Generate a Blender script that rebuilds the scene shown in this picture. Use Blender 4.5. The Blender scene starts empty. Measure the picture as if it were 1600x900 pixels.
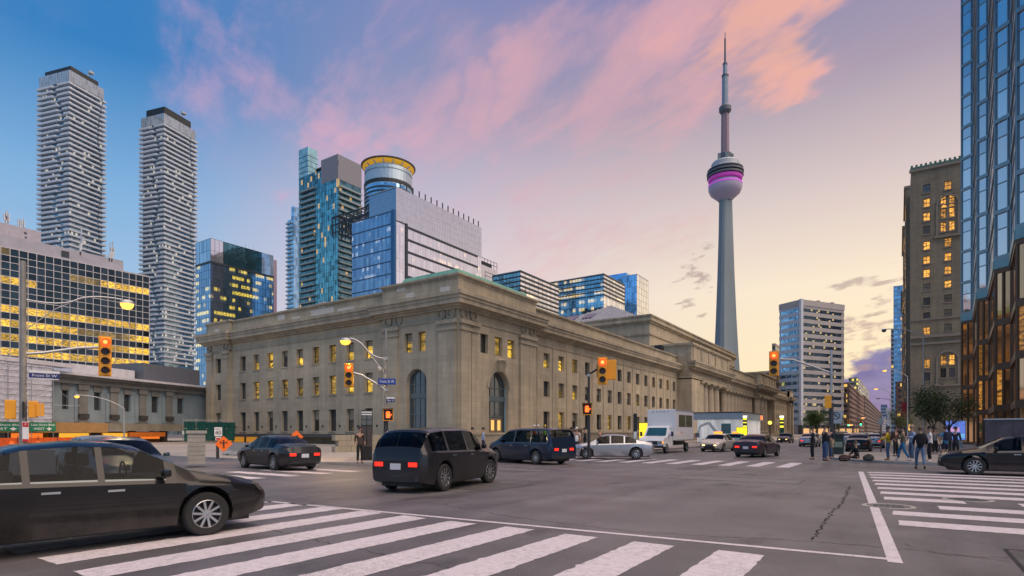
import bpy, bmesh, math, random
from mathutils import Vector, Matrix, noise
random.seed(11)
SC = bpy.context.scene
COL = SC.collection
rad = math.radians

# ------------------------------------------------------------------ camera
# World +Y runs west along the main street, -X runs south along the cross street.
FPX, HORIZON, EYE, YAW = 902.0, 675.0, 1.6, rad(33.85)     # focal length and horizon in 1600 px units
CY, SY = math.cos(YAW), math.sin(YAW)
cam_data = bpy.data.cameras.new('camera')
cam = bpy.data.objects.new('camera', cam_data)
COL.objects.link(cam)
cam.location = (0, 0, EYE)
cam.rotation_euler = (rad(90), 0, YAW)
cam_data.sensor_width = 36.0
cam_data.lens = FPX / 1600.0 * 36.0
cam_data.shift_y = (HORIZON - 450.0) / 1600.0
cam_data.clip_start = 0.1
cam_data.clip_end = 6000
SC.camera = cam

# ------------------------------------------------------------------ colour management
SC.view_settings.view_transform = 'Standard'
SC.view_settings.look = 'None'
SC.view_settings.exposure = 0.2
SC.view_settings.gamma = 1.0
SC.view_settings.use_curve_mapping = False
SC.render.engine = 'CYCLES'
SC.cycles.max_bounces = 6
SC.cycles.diffuse_bounces = 3
SC.cycles.glossy_bounces = 4
SC.cycles.transmission_bounces = 4
SC.cycles.sample_clamp_indirect = 4.0
SC.cycles.use_denoising = True

# ------------------------------------------------------------------ node helpers
def node(t, typ, ins=None, **props):
    n = t.nodes.new(typ)
    for k, v in props.items():
        setattr(n, k, v)
    for k, v in (ins or {}).items():
        s = n.inputs[k]
        if isinstance(v, bpy.types.NodeSocket):
            t.links.new(v, s)
        else:
            if isinstance(v, (tuple, list)) and len(v) == 3 and s.type == 'RGBA':
                v = (*v, 1)
            s.default_value = v
    return n

def mth(t, op, a, b=0.0, c=0.0, clamp=False):
    n = node(t, 'ShaderNodeMath', {0: a, 1: b, 2: c}, operation=op, use_clamp=clamp)
    return n.outputs[0]

def vmth(t, op, a, b=(0, 0, 0), out=0, scale=None):
    n = node(t, 'ShaderNodeVectorMath', {0: a, 1: b}, operation=op)
    if scale is not None:
        if isinstance(scale, bpy.types.NodeSocket):
            t.links.new(scale, n.inputs['Scale'])
        else:
            n.inputs['Scale'].default_value = scale
    return n.outputs[out]

def ramp(t, fac, stops, interp='LINEAR'):
    n = node(t, 'ShaderNodeValToRGB', {'Fac': fac})
    r = n.color_ramp
    r.interpolation = interp
    while len(r.elements) < len(stops):
        r.elements.new(0.5)
    for e, (p, c) in zip(r.elements, stops):
        e.position = p
        e.color = c if len(c) == 4 else (*c, 1)
    return n.outputs[0]

def mixc(t, fac, a, b, mode='MIX'):
    n = node(t, 'ShaderNodeMix', {}, data_type='RGBA', blend_type=mode)
    for sock, v in ((n.inputs[0], fac), (n.inputs[6], a), (n.inputs[7], b)):
        if isinstance(v, bpy.types.NodeSocket):
            t.links.new(v, sock)
        else:
            sock.default_value = (*v, 1) if isinstance(v, (tuple, list)) and len(v) == 3 else v
    return n.outputs[2]

def mrange(t, v, a, b, c=0.0, d=1.0, smooth=False):
    n = node(t, 'ShaderNodeMapRange', {0: v, 1: a, 2: b, 3: c, 4: d}, clamp=True,
             interpolation_type='SMOOTHSTEP' if smooth else 'LINEAR')
    return n.outputs[0]

# ------------------------------------------------------------------ sky at dusk
SUN_ELEV, SUN_AZ = rad(62), rad(84)     # very soft light of the open dusk sky; azimuth measured from +Y towards +X
def srgb(r, g, b):
    f = lambda c: c / 12.92 if c <= 0.04045 else ((c + 0.055) / 1.055) ** 2.4
    return (f(r / 255), f(g / 255), f(b / 255))

def dir_of(px, py):          # world direction of a point of the sky, as unit vector
    cx, cz = (px - 800) / FPX, (HORIZON - py) / FPX
    return Vector((cx * CY - SY, cx * SY + CY, cz)).normalized()

world = bpy.data.worlds.new('World')
SC.world = world
world.use_nodes = True
wt = world.node_tree
wt.nodes.clear()
def build_sky(t):
    d = node(t, 'ShaderNodeTexCoord').outputs['Generated']
    d = vmth(t, 'NORMALIZE', d)
    sep = node(t, 'ShaderNodeSeparateXYZ', {0: d})
    x, y, z = sep.outputs
    zc = mth(t, 'MAXIMUM', z, 0.0)
    # horizontal closeness to the sunset azimuth
    hl = mth(t, 'SQRT', mth(t, 'ADD', mth(t, 'MULTIPLY', x, x), mth(t, 'ADD', mth(t, 'MULTIPLY', y, y), 1e-5)))
    sx, sy = math.sin(rad(4)), math.cos(rad(4))
    ca = mth(t, 'DIVIDE', mth(t, 'ADD', mth(t, 'MULTIPLY', x, sx), mth(t, 'MULTIPLY', y, sy)), hl)
    warm = mrange(t, ca, 0.30, 1.02, 0, 1, True)
    cool = ramp(t, zc, [(0.0, srgb(190, 210, 230)), (0.16, srgb(172, 200, 228)), (0.33, srgb(130, 178, 222)),
                        (0.48, srgb(58, 130, 194)), (1.0, srgb(46, 104, 170))])
    warmc = ramp(t, zc, [(0.0, srgb(254, 220, 168)), (0.10, srgb(255, 235, 194)), (0.22, srgb(252, 234, 208)), (0.34, srgb(222, 205, 200)),
                         (0.48, srgb(172, 158, 176)), (0.62, srgb(128, 130, 178)), (1.0, srgb(90, 112, 172))])
    base = mixc(t, warm, cool, warmc)
    bell = mth(t, 'MULTIPLY', mth(t, 'MULTIPLY', warm, mth(t, 'SUBTRACT', 1.0, warm)), mrange(t, zc, 0.5, 0.15, 0.4, 2.6))
    base = mixc(t, bell, base, srgb(228, 196, 210))
    # flat cloud layer seen in perspective
    den = mth(t, 'ADD', zc, 0.16)
    u = mth(t, 'DIVIDE', x, den)
    v = mth(t, 'DIVIDE', y, den)
    wa = rad(158)                               # streaks run along the wind
    p = mth(t, 'ADD', mth(t, 'MULTIPLY', u, math.cos(wa)), mth(t, 'MULTIPLY', v, math.sin(wa)))
    q = mth(t, 'SUBTRACT', mth(t, 'MULTIPLY', v, math.cos(wa)), mth(t, 'MULTIPLY', u, math.sin(wa)))
    vec = node(t, 'ShaderNodeCombineXYZ', {0: mth(t, 'MULTIPLY', p, 1.0), 1: mth(t, 'MULTIPLY', q, 1.7), 2: 5.3}).outputs[0]
    n1 = node(t, 'ShaderNodeTexNoise', {'Vector': vec, 'Scale': 1.25, 'Detail': 8.0, 'Roughness': 0.60, 'Distortion': 0.9}).outputs[0]
    nf = node(t, 'ShaderNodeTexNoise', {'Vector': vmth(t, 'MULTIPLY', vec, (1.0, 1.6, 1.0)), 'Scale': 5.2, 'Detail': 6.0, 'Roughness': 0.62, 'Distortion': 0.5}).outputs[0]
    vec2 = vmth(t, 'ADD', vec, (7.3, 2.2, 1.0))
    n2 = node(t, 'ShaderNodeTexNoise', {'Vector': vec2, 'Scale': 0.8, 'Detail': 3.0, 'Roughness': 0.5}).outputs[0]
    dn = node(t, 'ShaderNodeTexNoise', {'Vector': vec, 'Scale': 2.6, 'Detail': 4.0, 'Roughness': 0.6}).outputs[1]
    dd = vmth(t, 'NORMALIZE', vmth(t, 'ADD', d, vmth(t, 'SCALE', vmth(t, 'SUBTRACT', dn, (0.5, 0.5, 0.5)), scale=0.42)))
    def blob(px, py, r, k=1.0):                 # a soft cloud mass round one direction of the sky
        c = dir_of(px, py)
        dot = vmth(t, 'DOT_PRODUCT', dd, tuple(c), out=1)
        return mrange(t, dot, math.cos(r), 1.0, 0.0, k, True)
    def total(lst):
        s = blob(*lst[0])
        for l in lst[1:]:
            s = mth(t, 'MAXIMUM', s, blob(*l))
        return s
    cover = mrange(t, zc, 0.15, 0.45, 0.0, 0.16, True)
    masses = total([(960, 110, .16, .9), (1060, 50, .16, 1.0), (850, 140, .13, .85), (1185, 90, .10, 1.0), (1215, 40, .10, 1.0), (1250, -20, .10, .9), (575, 175, .15, .85),
                    (640, 215, .12, .6), (740, 165, .08, .75), (430, 30, .20, .55), (870, 230, .20, .62), (620, 40, .18, .5), (930, 340, .26, .42), (600, 300, .18, .35)])
    n1m = mth(t, 'ADD', mth(t, 'MULTIPLY', n1, 0.74), mth(t, 'MULTIPLY', nf, 0.26))
    body = mrange(t, mth(t, 'ADD', n1m, mth(t, 'MULTIPLY', masses, 0.15)), 0.50, 0.74, 0.0, 1.0, True)
    dens = mth(t, 'MULTIPLY', mth(t, 'ADD', cover, masses), body)
    dens = mth(t, 'MULTIPLY', dens, mrange(t, n2, 0.30, 0.62, 0.72, 1.1, True))
    dens = mth(t, 'MINIMUM', mth(t, 'MULTIPLY', dens, 0.84), 0.78)
    pink = mixc(t, warm, srgb(214, 172, 204), srgb(246, 180, 172))
    pink = mixc(t, mrange(t, nf, 0.35, 0.65, 0.0, 0.45), pink, srgb(190, 160, 190))          # greyer hollows
    col = mixc(t, dens, base, pink)
    peach = mth(t, 'MULTIPLY', total([(1190, 85, .085, 1.0), (1222, 25, .08, 1.0), (1165, 118, .05, .8)]), mrange(t, nf, 0.3, 0.58, 0.12, 0.55, True))
    col = mixc(t, peach, col, srgb(248, 182, 150))
    # blue bank low over the western horizon, and two small dark scraps
    vec3 = node(t, 'ShaderNodeCombineXYZ', {0: mth(t, 'MULTIPLY', mth(t, 'DIVIDE', x, hl), 9.0), 1: mth(t, 'MULTIPLY', mth(t, 'DIVIDE', y, hl), 9.0), 2: mth(t, 'MULTIPLY', z, 26.0)}).outputs[0]
    n3 = node(t, 'ShaderNodeTexNoise', {'Vector': vec3, 'Scale': 1.0, 'Detail': 6.0, 'Roughness': 0.6}).outputs[0]
    edge = mth(t, 'ADD', 0.075, mth(t, 'MULTIPLY', mth(t, 'SUBTRACT', n3, 0.5), 0.10))
    edge = mth(t, 'ADD', edge, mrange(t, ca, 0.985, 0.9999, 0.0, 0.055, True))
    bank = mrange(t, mth(t, 'SUBTRACT', edge, z), -0.004, 0.010, 0, 1, True)
    bank = mth(t, 'MULTIPLY', bank, mrange(t, ca, 0.86, 0.97, 0, 0.95, True))
    col = mixc(t, bank, col, mixc(t, mrange(t, n3, .3, .7), srgb(66, 84, 156), srgb(132, 132, 184)))
    scraps = total([(1082, 455, .035, .95), (1386, 492, .045, .8), (1352, 535, .035, .6)])
    n4 = node(t, 'ShaderNodeTexNoise', {'Vector': d, 'Scale': 34.0, 'Detail': 5.0, 'Roughness': 0.6}).outputs[0]
    scr = mth(t, 'MULTIPLY', scraps, mrange(t, n4, 0.38, 0.58, 0, 0.8, True))
    col = mixc(t, scr, col, srgb(172, 148, 146))
    # physical sky under it all
    sky = node(t, 'ShaderNodeTexSky', {}, sky_type='NISHITA', sun_disc=False, sun_elevation=rad(2.0), sun_rotation=rad(4), air_density=1.0, dust_density=1.4, ozone_density=2.0)
    b1 = node(t, 'ShaderNodeBackground', {'Color': sky.outputs[0], 'Strength': 0.005})
    b2 = node(t, 'ShaderNodeBackground', {'Color': col, 'Strength': 0.86})
    add = node(t, 'ShaderNodeAddShader', {0: b1.outputs[0], 1: b2.outputs[0]})
    out = node(t, 'ShaderNodeOutputWorld')
    t.links.new(add.outputs[0], out.inputs[0])
build_sky(wt)

sun_data = bpy.data.lights.new('sun', 'SUN')
sun_data.energy = 4.0
sun_data.angle = rad(78)
sun_data.color = (1.0, 0.755, 0.54)
sun = bpy.data.objects.new('sun', sun_data)
COL.objects.link(sun)
sdir = Vector((math.sin(SUN_AZ) * math.cos(SUN_ELEV), math.cos(SUN_AZ) * math.cos(SUN_ELEV), math.sin(SUN_ELEV)))
sun.rotation_euler = sdir.to_track_quat('Z', 'Y').to_euler()
sun.location = (0, 0, 300)

# ------------------------------------------------------------------ placing: what lies where along a line of sight
def ray(px):
    cx = (px - 800) / FPX
    return cx * CY - SY, cx * SY + CY
def pt(px, D):
    x, y = ray(px)
    return x * D, y * D
def ground(px, py, z=0.0):
    return pt(px, (EYE - z) * FPX / (py - HORIZON))
def zat(py, D):
    return EYE + (HORIZON - py) * D / FPX

# ------------------------------------------------------------------ mesh builder
class MB:
    def __init__(s):
        s.v, s.f = [], []
    def add(s, vs, fs):
        b = len(s.v)
        s.v.extend(vs)
        s.f.extend([tuple(b + i for i in f) for f in fs])
        return s
    def quad(s, a, b, c, d):
        return s.add([a, b, c, d], [(0, 1, 2, 3)])
    def box(s, x0, y0, z0, x1, y1, z1):
        if x0 > x1: x0, x1 = x1, x0
        if y0 > y1: y0, y1 = y1, y0
        if z0 > z1: z0, z1 = z1, z0
        return s.add([(x0, y0, z0), (x1, y0, z0), (x1, y1, z0), (x0, y1, z0), (x0, y0, z1), (x1, y0, z1), (x1, y1, z1), (x0, y1, z1)],
                     [(0, 3, 2, 1), (4, 5, 6, 7), (0, 1, 5, 4), (1, 2, 6, 5), (2, 3, 7, 6), (3, 0, 4, 7)])
    def prism(s, poly, z0, z1, cap=True):
        n = len(poly)
        a = sum(poly[i][0] * poly[(i + 1) % n][1] - poly[(i + 1) % n][0] * poly[i][1] for i in range(n))
        if a < 0: poly = poly[::-1]
        vs = [(x, y, z0) for x, y in poly] + [(x, y, z1) for x, y in poly]
        fs = [(i, (i + 1) % n, n + (i + 1) % n, n + i) for i in range(n)]
        if cap: fs += [tuple(range(n - 1, -1, -1)), tuple(range(n, 2 * n))]
        return s.add(vs, fs)
    def frustum(s, pa, za, pb, zb):            # same number of points, CCW
        n = len(pa)
        vs = [(x, y, za) for x, y in pa] + [(x, y, zb) for x, y in pb]
        return s.add(vs, [(i, (i + 1) % n, n + (i + 1) % n, n + i) for i in range(n)] + [tuple(range(n - 1, -1, -1)), tuple(range(n, 2 * n))])
    def tube(s, pts, r, n=8, r2=None, cap=True):
        pts = [Vector(p) for p in pts]
        m = len(pts)
        vs, fs = [], []
        up = None
        for i, p in enumerate(pts):
            d = (pts[min(i + 1, m - 1)] - pts[max(i - 1, 0)]).normalized()
            if up is None:
                up = Vector((0, 0, 1)) if abs(d.z) < 0.95 else Vector((1, 0, 0))
            a = d.cross(up).normalized()
            b = a.cross(d).normalized()
            up = b
            if isinstance(r, (list, tuple)): rr = r[i]
            else: rr = r + ((r2 if r2 is not None else r) - r) * i / max(1, m - 1)
            for k in range(n):
                t = 2 * math.pi * k / n
                vs.append(tuple(p + a * (math.cos(t) * rr) + b * (math.sin(t) * rr)))
        for i in range(m - 1):
            for k in range(n):
                fs.append((i * n + k, i * n + (k + 1) % n, (i + 1) * n + (k + 1) % n, (i + 1) * n + k))
        if cap:
            fs.append(tuple(range(n - 1, -1, -1)))
            fs.append(tuple((m - 1) * n + k for k in range(n)))
        return s.add(vs, fs)
    def lathe(s, prof, n=16, cx=0, cy=0, sx=1, sy=1, cap=True):
        vs, fs = [], []
        for r, z in prof:
            for k in range(n):
                t = 2 * math.pi * k / n
                vs.append((cx + math.cos(t) * r * sx, cy + math.sin(t) * r * sy, z))
        m = len(prof)
        for i in range(m - 1):
            for k in range(n):
                fs.append((i * n + k, i * n + (k + 1) % n, (i + 1) * n + (k + 1) % n, (i + 1) * n + k))
        if cap:
            fs.append(tuple(range(n - 1, -1, -1)))
            fs.append(tuple((m - 1) * n + k for k in range(n)))
        return s.add(vs, fs)
    def bar(s, p, q, w, h=None):
        p, q = Vector(p), Vector(q)
        h = w if h is None else h
        d = (q - p).normalized()
        up = Vector((0, 0, 1)) if abs(d.z) < 0.95 else Vector((1, 0, 0))
        a = d.cross(up).normalized() * (w / 2)
        b = a.cross(d).normalized() * (h / 2)
        vs = [tuple(p + i * a + j * b) for i, j in ((-1, -1), (1, -1), (1, 1), (-1, 1))] + [tuple(q + i * a + j * b) for i, j in ((-1, -1), (1, -1), (1, 1), (-1, 1))]
        return s.add(vs, [(0, 1, 2, 3), (7, 6, 5, 4), (0, 4, 5, 1), (1, 5, 6, 2), (2, 6, 7, 3), (3, 7, 4, 0)])
    def xf(s, M):
        s.v = [tuple(M @ Vector(p)) for p in s.v]
        return s
    def merge(s, o):
        return s.add(o.v, o.f)
    def mesh(s, name, mat, smooth=False, weld=False):
        me = bpy.data.meshes.new(name)
        me.from_pydata(s.v, [], s.f)
        if weld or smooth:
            bm = bmesh.new()
            bm.from_mesh(me)
            bmesh.ops.remove_doubles(bm, verts=bm.verts, dist=1e-4)
            bmesh.ops.recalc_face_normals(bm, faces=bm.faces)
            bm.to_mesh(me)
            bm.free()
        if smooth:
            me.shade_smooth()
            me.set_sharp_from_angle(angle=rad(smooth if smooth is not True else 40))
        if mat is not None:
            me.materials.append(mat)
        return me
    def build(s, name, mat, parent=None, smooth=False, loc=(0, 0, 0), rz=0.0, kind=None, weld=False):
        return link(name, s.mesh(name, mat, smooth, weld), parent, loc, rz, kind)

def link(name, me, parent=None, loc=(0, 0, 0), rz=0.0, kind=None):
    o = bpy.data.objects.new(name, me)
    COL.objects.link(o)
    o.location = loc
    o.rotation_euler = (0, 0, rz)
    if parent is not None: o.parent = parent
    if kind: o['kind'] = kind
    return o
def tag(o, label, cat, group=None):
    o['label'] = label
    o['category'] = cat
    if group: o['group'] = group
    return o
def empty(name, label, cat, loc=(0, 0, 0), rz=0.0, group=None):
    o = bpy.data.objects.new(name, None)
    o.empty_display_size = 0.3
    COL.objects.link(o)
    o.location = loc
    o.rotation_euler = (0, 0, rz)
    return tag(o, label, cat, group)
def boxp(name, mat, parent, *b, kind=None):
    return MB().box(*b).build(name, mat, parent, kind=kind)

# ------------------------------------------------------------------ materials
MATS = {}
def principled(name):
    m = bpy.data.materials.new(name)
    m.use_nodes = True
    t = m.node_tree
    return m, t, t.nodes['Principled BSDF']
def mat(name, col, rough=0.6, metal=0.0, var=0.12, scale=1.5, bump=0.0, bscale=20.0, emit=None, estr=0.0, spec=0.5, coat=0.0):
    if name in MATS: return MATS[name]
    m, t, p = principled(name)
    co = node(t, 'ShaderNodeTexCoord').outputs['Object']
    if var > 0:
        n = node(t, 'ShaderNodeTexNoise', {'Vector': co, 'Scale': scale, 'Detail': 5.0, 'Roughness': 0.6}).outputs[0]
        f = mrange(t, n, 0.3, 0.7, 1 - var, 1 + var)
        c = vmth(t, 'SCALE', tuple(col), scale=f)
        t.links.new(c, p.inputs['Base Color'])
        t.links.new(mrange(t, n, 0.3, 0.7, max(0.02, rough - 0.08), min(1, rough + 0.08)), p.inputs['Roughness'])
    else:
        p.inputs['Base Color'].default_value = (*col, 1)
        p.inputs['Roughness'].default_value = rough
    p.inputs['Metallic'].default_value = metal
    p.inputs['Specular IOR Level'].default_value = spec
    if coat: 
        p.inputs['Coat Weight'].default_value = coat
        p.inputs['Coat Roughness'].default_value = 0.04
    if bump > 0:
        nb = node(t, 'ShaderNodeTexNoise', {'Vector': co, 'Scale': bscale, 'Detail': 4.0, 'Roughness': 0.65}).outputs[0]
        b = node(t, 'ShaderNodeBump', {'Height': nb, 'Strength': bump, 'Distance': 0.02})
        t.links.new(b.outputs[0], p.inputs['Normal'])
    if emit is not None:
        p.inputs['Emission Color'].default_value = (*emit, 1)
        p.inputs['Emission Strength'].default_value = estr
    MATS[name] = m
    return m

def stone_mat(name, col, bw=1.6, bh=0.55, joint=0.75, stain=0.22):
    m, t, p = principled(name)
    co = node(t, 'ShaderNodeTexCoord').outputs['Object']
    sx, sy, sz = node(t, 'ShaderNodeSeparateXYZ', {0: co}).outputs
    u = mth(t, 'ADD', sx, sy)
    vec = node(t, 'ShaderNodeCombineXYZ', {0: u, 1: sz, 2: 0.0}).outputs[0]
    br = node(t, 'ShaderNodeTexBrick', {'Vector': vec, 'Color1': (0.92,) * 3, 'Color2': (1.06,) * 3, 'Mortar': (joint,) * 3, 'Scale': 1.0,
                                       'Mortar Size': 0.012, 'Mortar Smooth': 0.3, 'Bias': 0.0, 'Brick Width': bw, 'Row Height': bh}, offset=0.5)
    streak = node(t, 'ShaderNodeTexNoise', {'Vector': vmth(t, 'MULTIPLY', co, (0.9, 0.9, 0.12)), 'Scale': 1.0, 'Detail': 6.0, 'Roughness': 0.62}).outputs[0]
    big = node(t, 'ShaderNodeTexNoise', {'Vector': co, 'Scale': 0.13, 'Detail': 4.0, 'Roughness': 0.55}).outputs[0]
    fine = node(t, 'ShaderNodeTexNoise', {'Vector': co, 'Scale': 7.0, 'Detail': 6.0, 'Roughness': 0.7}).outputs[0]
    f = mth(t, 'MULTIPLY', mrange(t, streak, 0.32, 0.68, 1 - stain, 1 + stain * 0.6), mrange(t, fine, 0.3, 0.7, 0.92, 1.08))
    f = mth(t, 'MULTIPLY', f, mrange(t, big, 0.35, 0.65, 0.88, 1.1))
    c = mixc(t, 1.0, br.outputs[0], tuple(col), 'MULTIPLY')
    warm = mixc(t, mrange(t, big, 0.4, 0.65), (1.0, 0.98, 0.95), (1.03, 0.97, 0.88))
    c = mixc(t, 1.0, c, warm, 'MULTIPLY')
    c = vmth(t, 'SCALE', c, scale=f)
    t.links.new(c, p.inputs['Base Color'])
    p.inputs['Roughness'].default_value = 0.88
    h = mth(t, 'ADD', mth(t, 'MULTIPLY', fine, 0.4), br.outputs[1])
    b = node(t, 'ShaderNodeBump', {'Height': mth(t, 'MULTIPLY', h, -1.0), 'Strength': 0.35, 'Distance': 0.02})
    t.links.new(b.outputs[0], p.inputs['Normal'])
    MATS[name] = m
    return m

def glass_mat(name, tint, du=2.0, dz=3.5, lit=0.0, litcol=(1.0, 0.62, 0.12), lstr=1.2, metal=0.85, rough=0.05, tilt=0.012, vary=0.18, floors=True, streak=True):
    """Coated facade glass: mirrors the sky, each pane a little off plumb and off tone; some panes show a lit room."""
    m, t, p = principled(name)
    co = node(t, 'ShaderNodeTexCoord').outputs['Object']
    sx, sy, sz = node(t, 'ShaderNodeSeparateXYZ', {0: co}).outputs
    iu = mth(t, 'FLOOR', mth(t, 'DIVIDE', mth(t, 'ADD', sx, sy), du))
    iz = mth(t, 'FLOOR', mth(t, 'DIVIDE', sz, dz))
    cell = node(t, 'ShaderNodeCombineXYZ', {0: iu, 1: iz, 2: 1.7}).outputs[0]
    wn = node(t, 'ShaderNodeTexWhiteNoise', {'Vector': cell}, noise_dimensions='3D')
    off = vmth(t, 'SCALE', vmth(t, 'SUBTRACT', wn.outputs[1], (0.5, 0.5, 0.5)), scale=tilt)
    wob = node(t, 'ShaderNodeTexNoise', {'Vector': co, 'Scale': 0.6, 'Detail': 2.0}).outputs[1]
    off = vmth(t, 'ADD', off, vmth(t, 'SCALE', vmth(t, 'SUBTRACT', wob, (0.5, 0.5, 0.5)), scale=tilt * 1.4))
    nrm = vmth(t, 'NORMALIZE', vmth(t, 'ADD', node(t, 'ShaderNodeNewGeometry').outputs['Normal'], off))
    t.links.new(nrm, p.inputs['Normal'])
    f = mrange(t, wn.outputs[0], 0, 1, 1 - vary, 1 + vary)
    c = vmth(t, 'SCALE', tuple(tint), scale=f)
    t.links.new(c, p.inputs['Base Color'])
    p.inputs['Metallic'].default_value = metal
    p.inputs['Roughness'].default_value = rough
    if lit > 0:
        fl = node(t, 'ShaderNodeTexNoise', {'Vector': vmth(t, 'MULTIPLY', cell, (0.13, 0.83, 1.0)), 'Scale': 1.0, 'Detail': 2.0, 'Roughness': 0.6}).outputs[0] if floors else wn.outputs[0]
        if floors:
            g = mth(t, 'ADD', mth(t, 'MULTIPLY', fl, 0.8), mth(t, 'MULTIPLY', wn.outputs[0], 0.2))
            on = mrange(t, g, 0.66 - 0.36 * lit, 0.70 - 0.36 * lit, 0, 1)
        else:
            on = mth(t, 'LESS_THAN', wn.outputs[0], lit)
        fr = mth(t, 'FRACT', mth(t, 'DIVIDE', sz, dz))
        if streak:
            st = node(t, 'ShaderNodeTexNoise', {'Vector': vmth(t, 'MULTIPLY', co, (1.1, 1.1, 5.0)), 'Scale': 1.0, 'Detail': 3.0, 'Roughness': 0.7}).outputs[0]
            st = mth(t, 'MULTIPLY', mrange(t, st, 0.42, 0.64, 0.0, 1.6), mth(t, 'MULTIPLY', mrange(t, fr, 0.38, 0.5, 0.0, 1.0), mrange(t, fr, 0.78, 0.9, 1.0, 0.08)))
            on = mth(t, 'MULTIPLY', on, st)
        p.inputs['Emission Color'].default_value = (*litcol, 1)
        t.links.new(mth(t, 'MULTIPLY', on, lstr), p.inputs['Emission Strength'])
    MATS[name] = m
    return m

def pane_mat(name, tint, metal=0.8, rough=0.05, tilt=0.02, vary=0.2, emit=None, estr=0.0, pat=0.0):
    """Glass for panes that are objects of their own: tone and plumb vary by object."""
    if name in MATS: return MATS[name]
    m, t, p = principled(name)
    oi = node(t, 'ShaderNodeObjectInfo').outputs['Random']
    wn = node(t, 'ShaderNodeTexWhiteNoise', {'W': mth(t, 'MULTIPLY', oi, 91.0)}, noise_dimensions='1D')
    co = node(t, 'ShaderNodeTexCoord').outputs['Object']
    wob = node(t, 'ShaderNodeTexNoise', {'Vector': vmth(t, 'ADD', co, vmth(t, 'SCALE', wn.outputs[1], scale=20.0)), 'Scale': 0.5, 'Detail': 2.0}).outputs[1]
    off = vmth(t, 'SCALE', vmth(t, 'SUBTRACT', vmth(t, 'ADD', wn.outputs[1], wob), (1.0, 1.0, 1.0)), scale=tilt)
    t.links.new(vmth(t, 'NORMALIZE', vmth(t, 'ADD', node(t, 'ShaderNodeNewGeometry').outputs['Normal'], off)), p.inputs['Normal'])
    t.links.new(vmth(t, 'SCALE', tuple(tint), scale=mrange(t, wn.outputs[0], 0, 1, 1 - vary, 1 + vary)), p.inputs['Base Color'])
    p.inputs['Metallic'].default_value = metal
    p.inputs['Roughness'].default_value = rough
    if emit is not None:
        p.inputs['Emission Color'].default_value = (*emit, 1)
        e = mrange(t, wn.outputs[0], 0, 1, estr * 0.45, estr * 1.25)
        if pat > 0:
            st = node(t, 'ShaderNodeTexNoise', {'Vector': vmth(t, 'ADD', vmth(t, 'MULTIPLY', co, (1.3, 1.3, 3.2)), vmth(t, 'SCALE', wn.outputs[1], scale=30.0)), 'Scale': pat, 'Detail': 3.0, 'Roughness': 0.65}).outputs[0]
            e = mth(t, 'MULTIPLY', e, mrange(t, st, 0.36, 0.64, 0.05, 1.35))
        t.links.new(e, p.inputs['Emission Strength'])
    MATS[name] = m
    return m
def glow(name, col, s):
    if name in MATS: return MATS[name]
    m, t, p = principled(name)
    p.inputs['Base Color'].default_value = (*[min(1, c * 0.8) for c in col], 1)
    p.inputs['Emission Color'].default_value = (*col, 1)
    p.inputs['Emission Strength'].default_value = s
    MATS[name] = m
    return m
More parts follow.
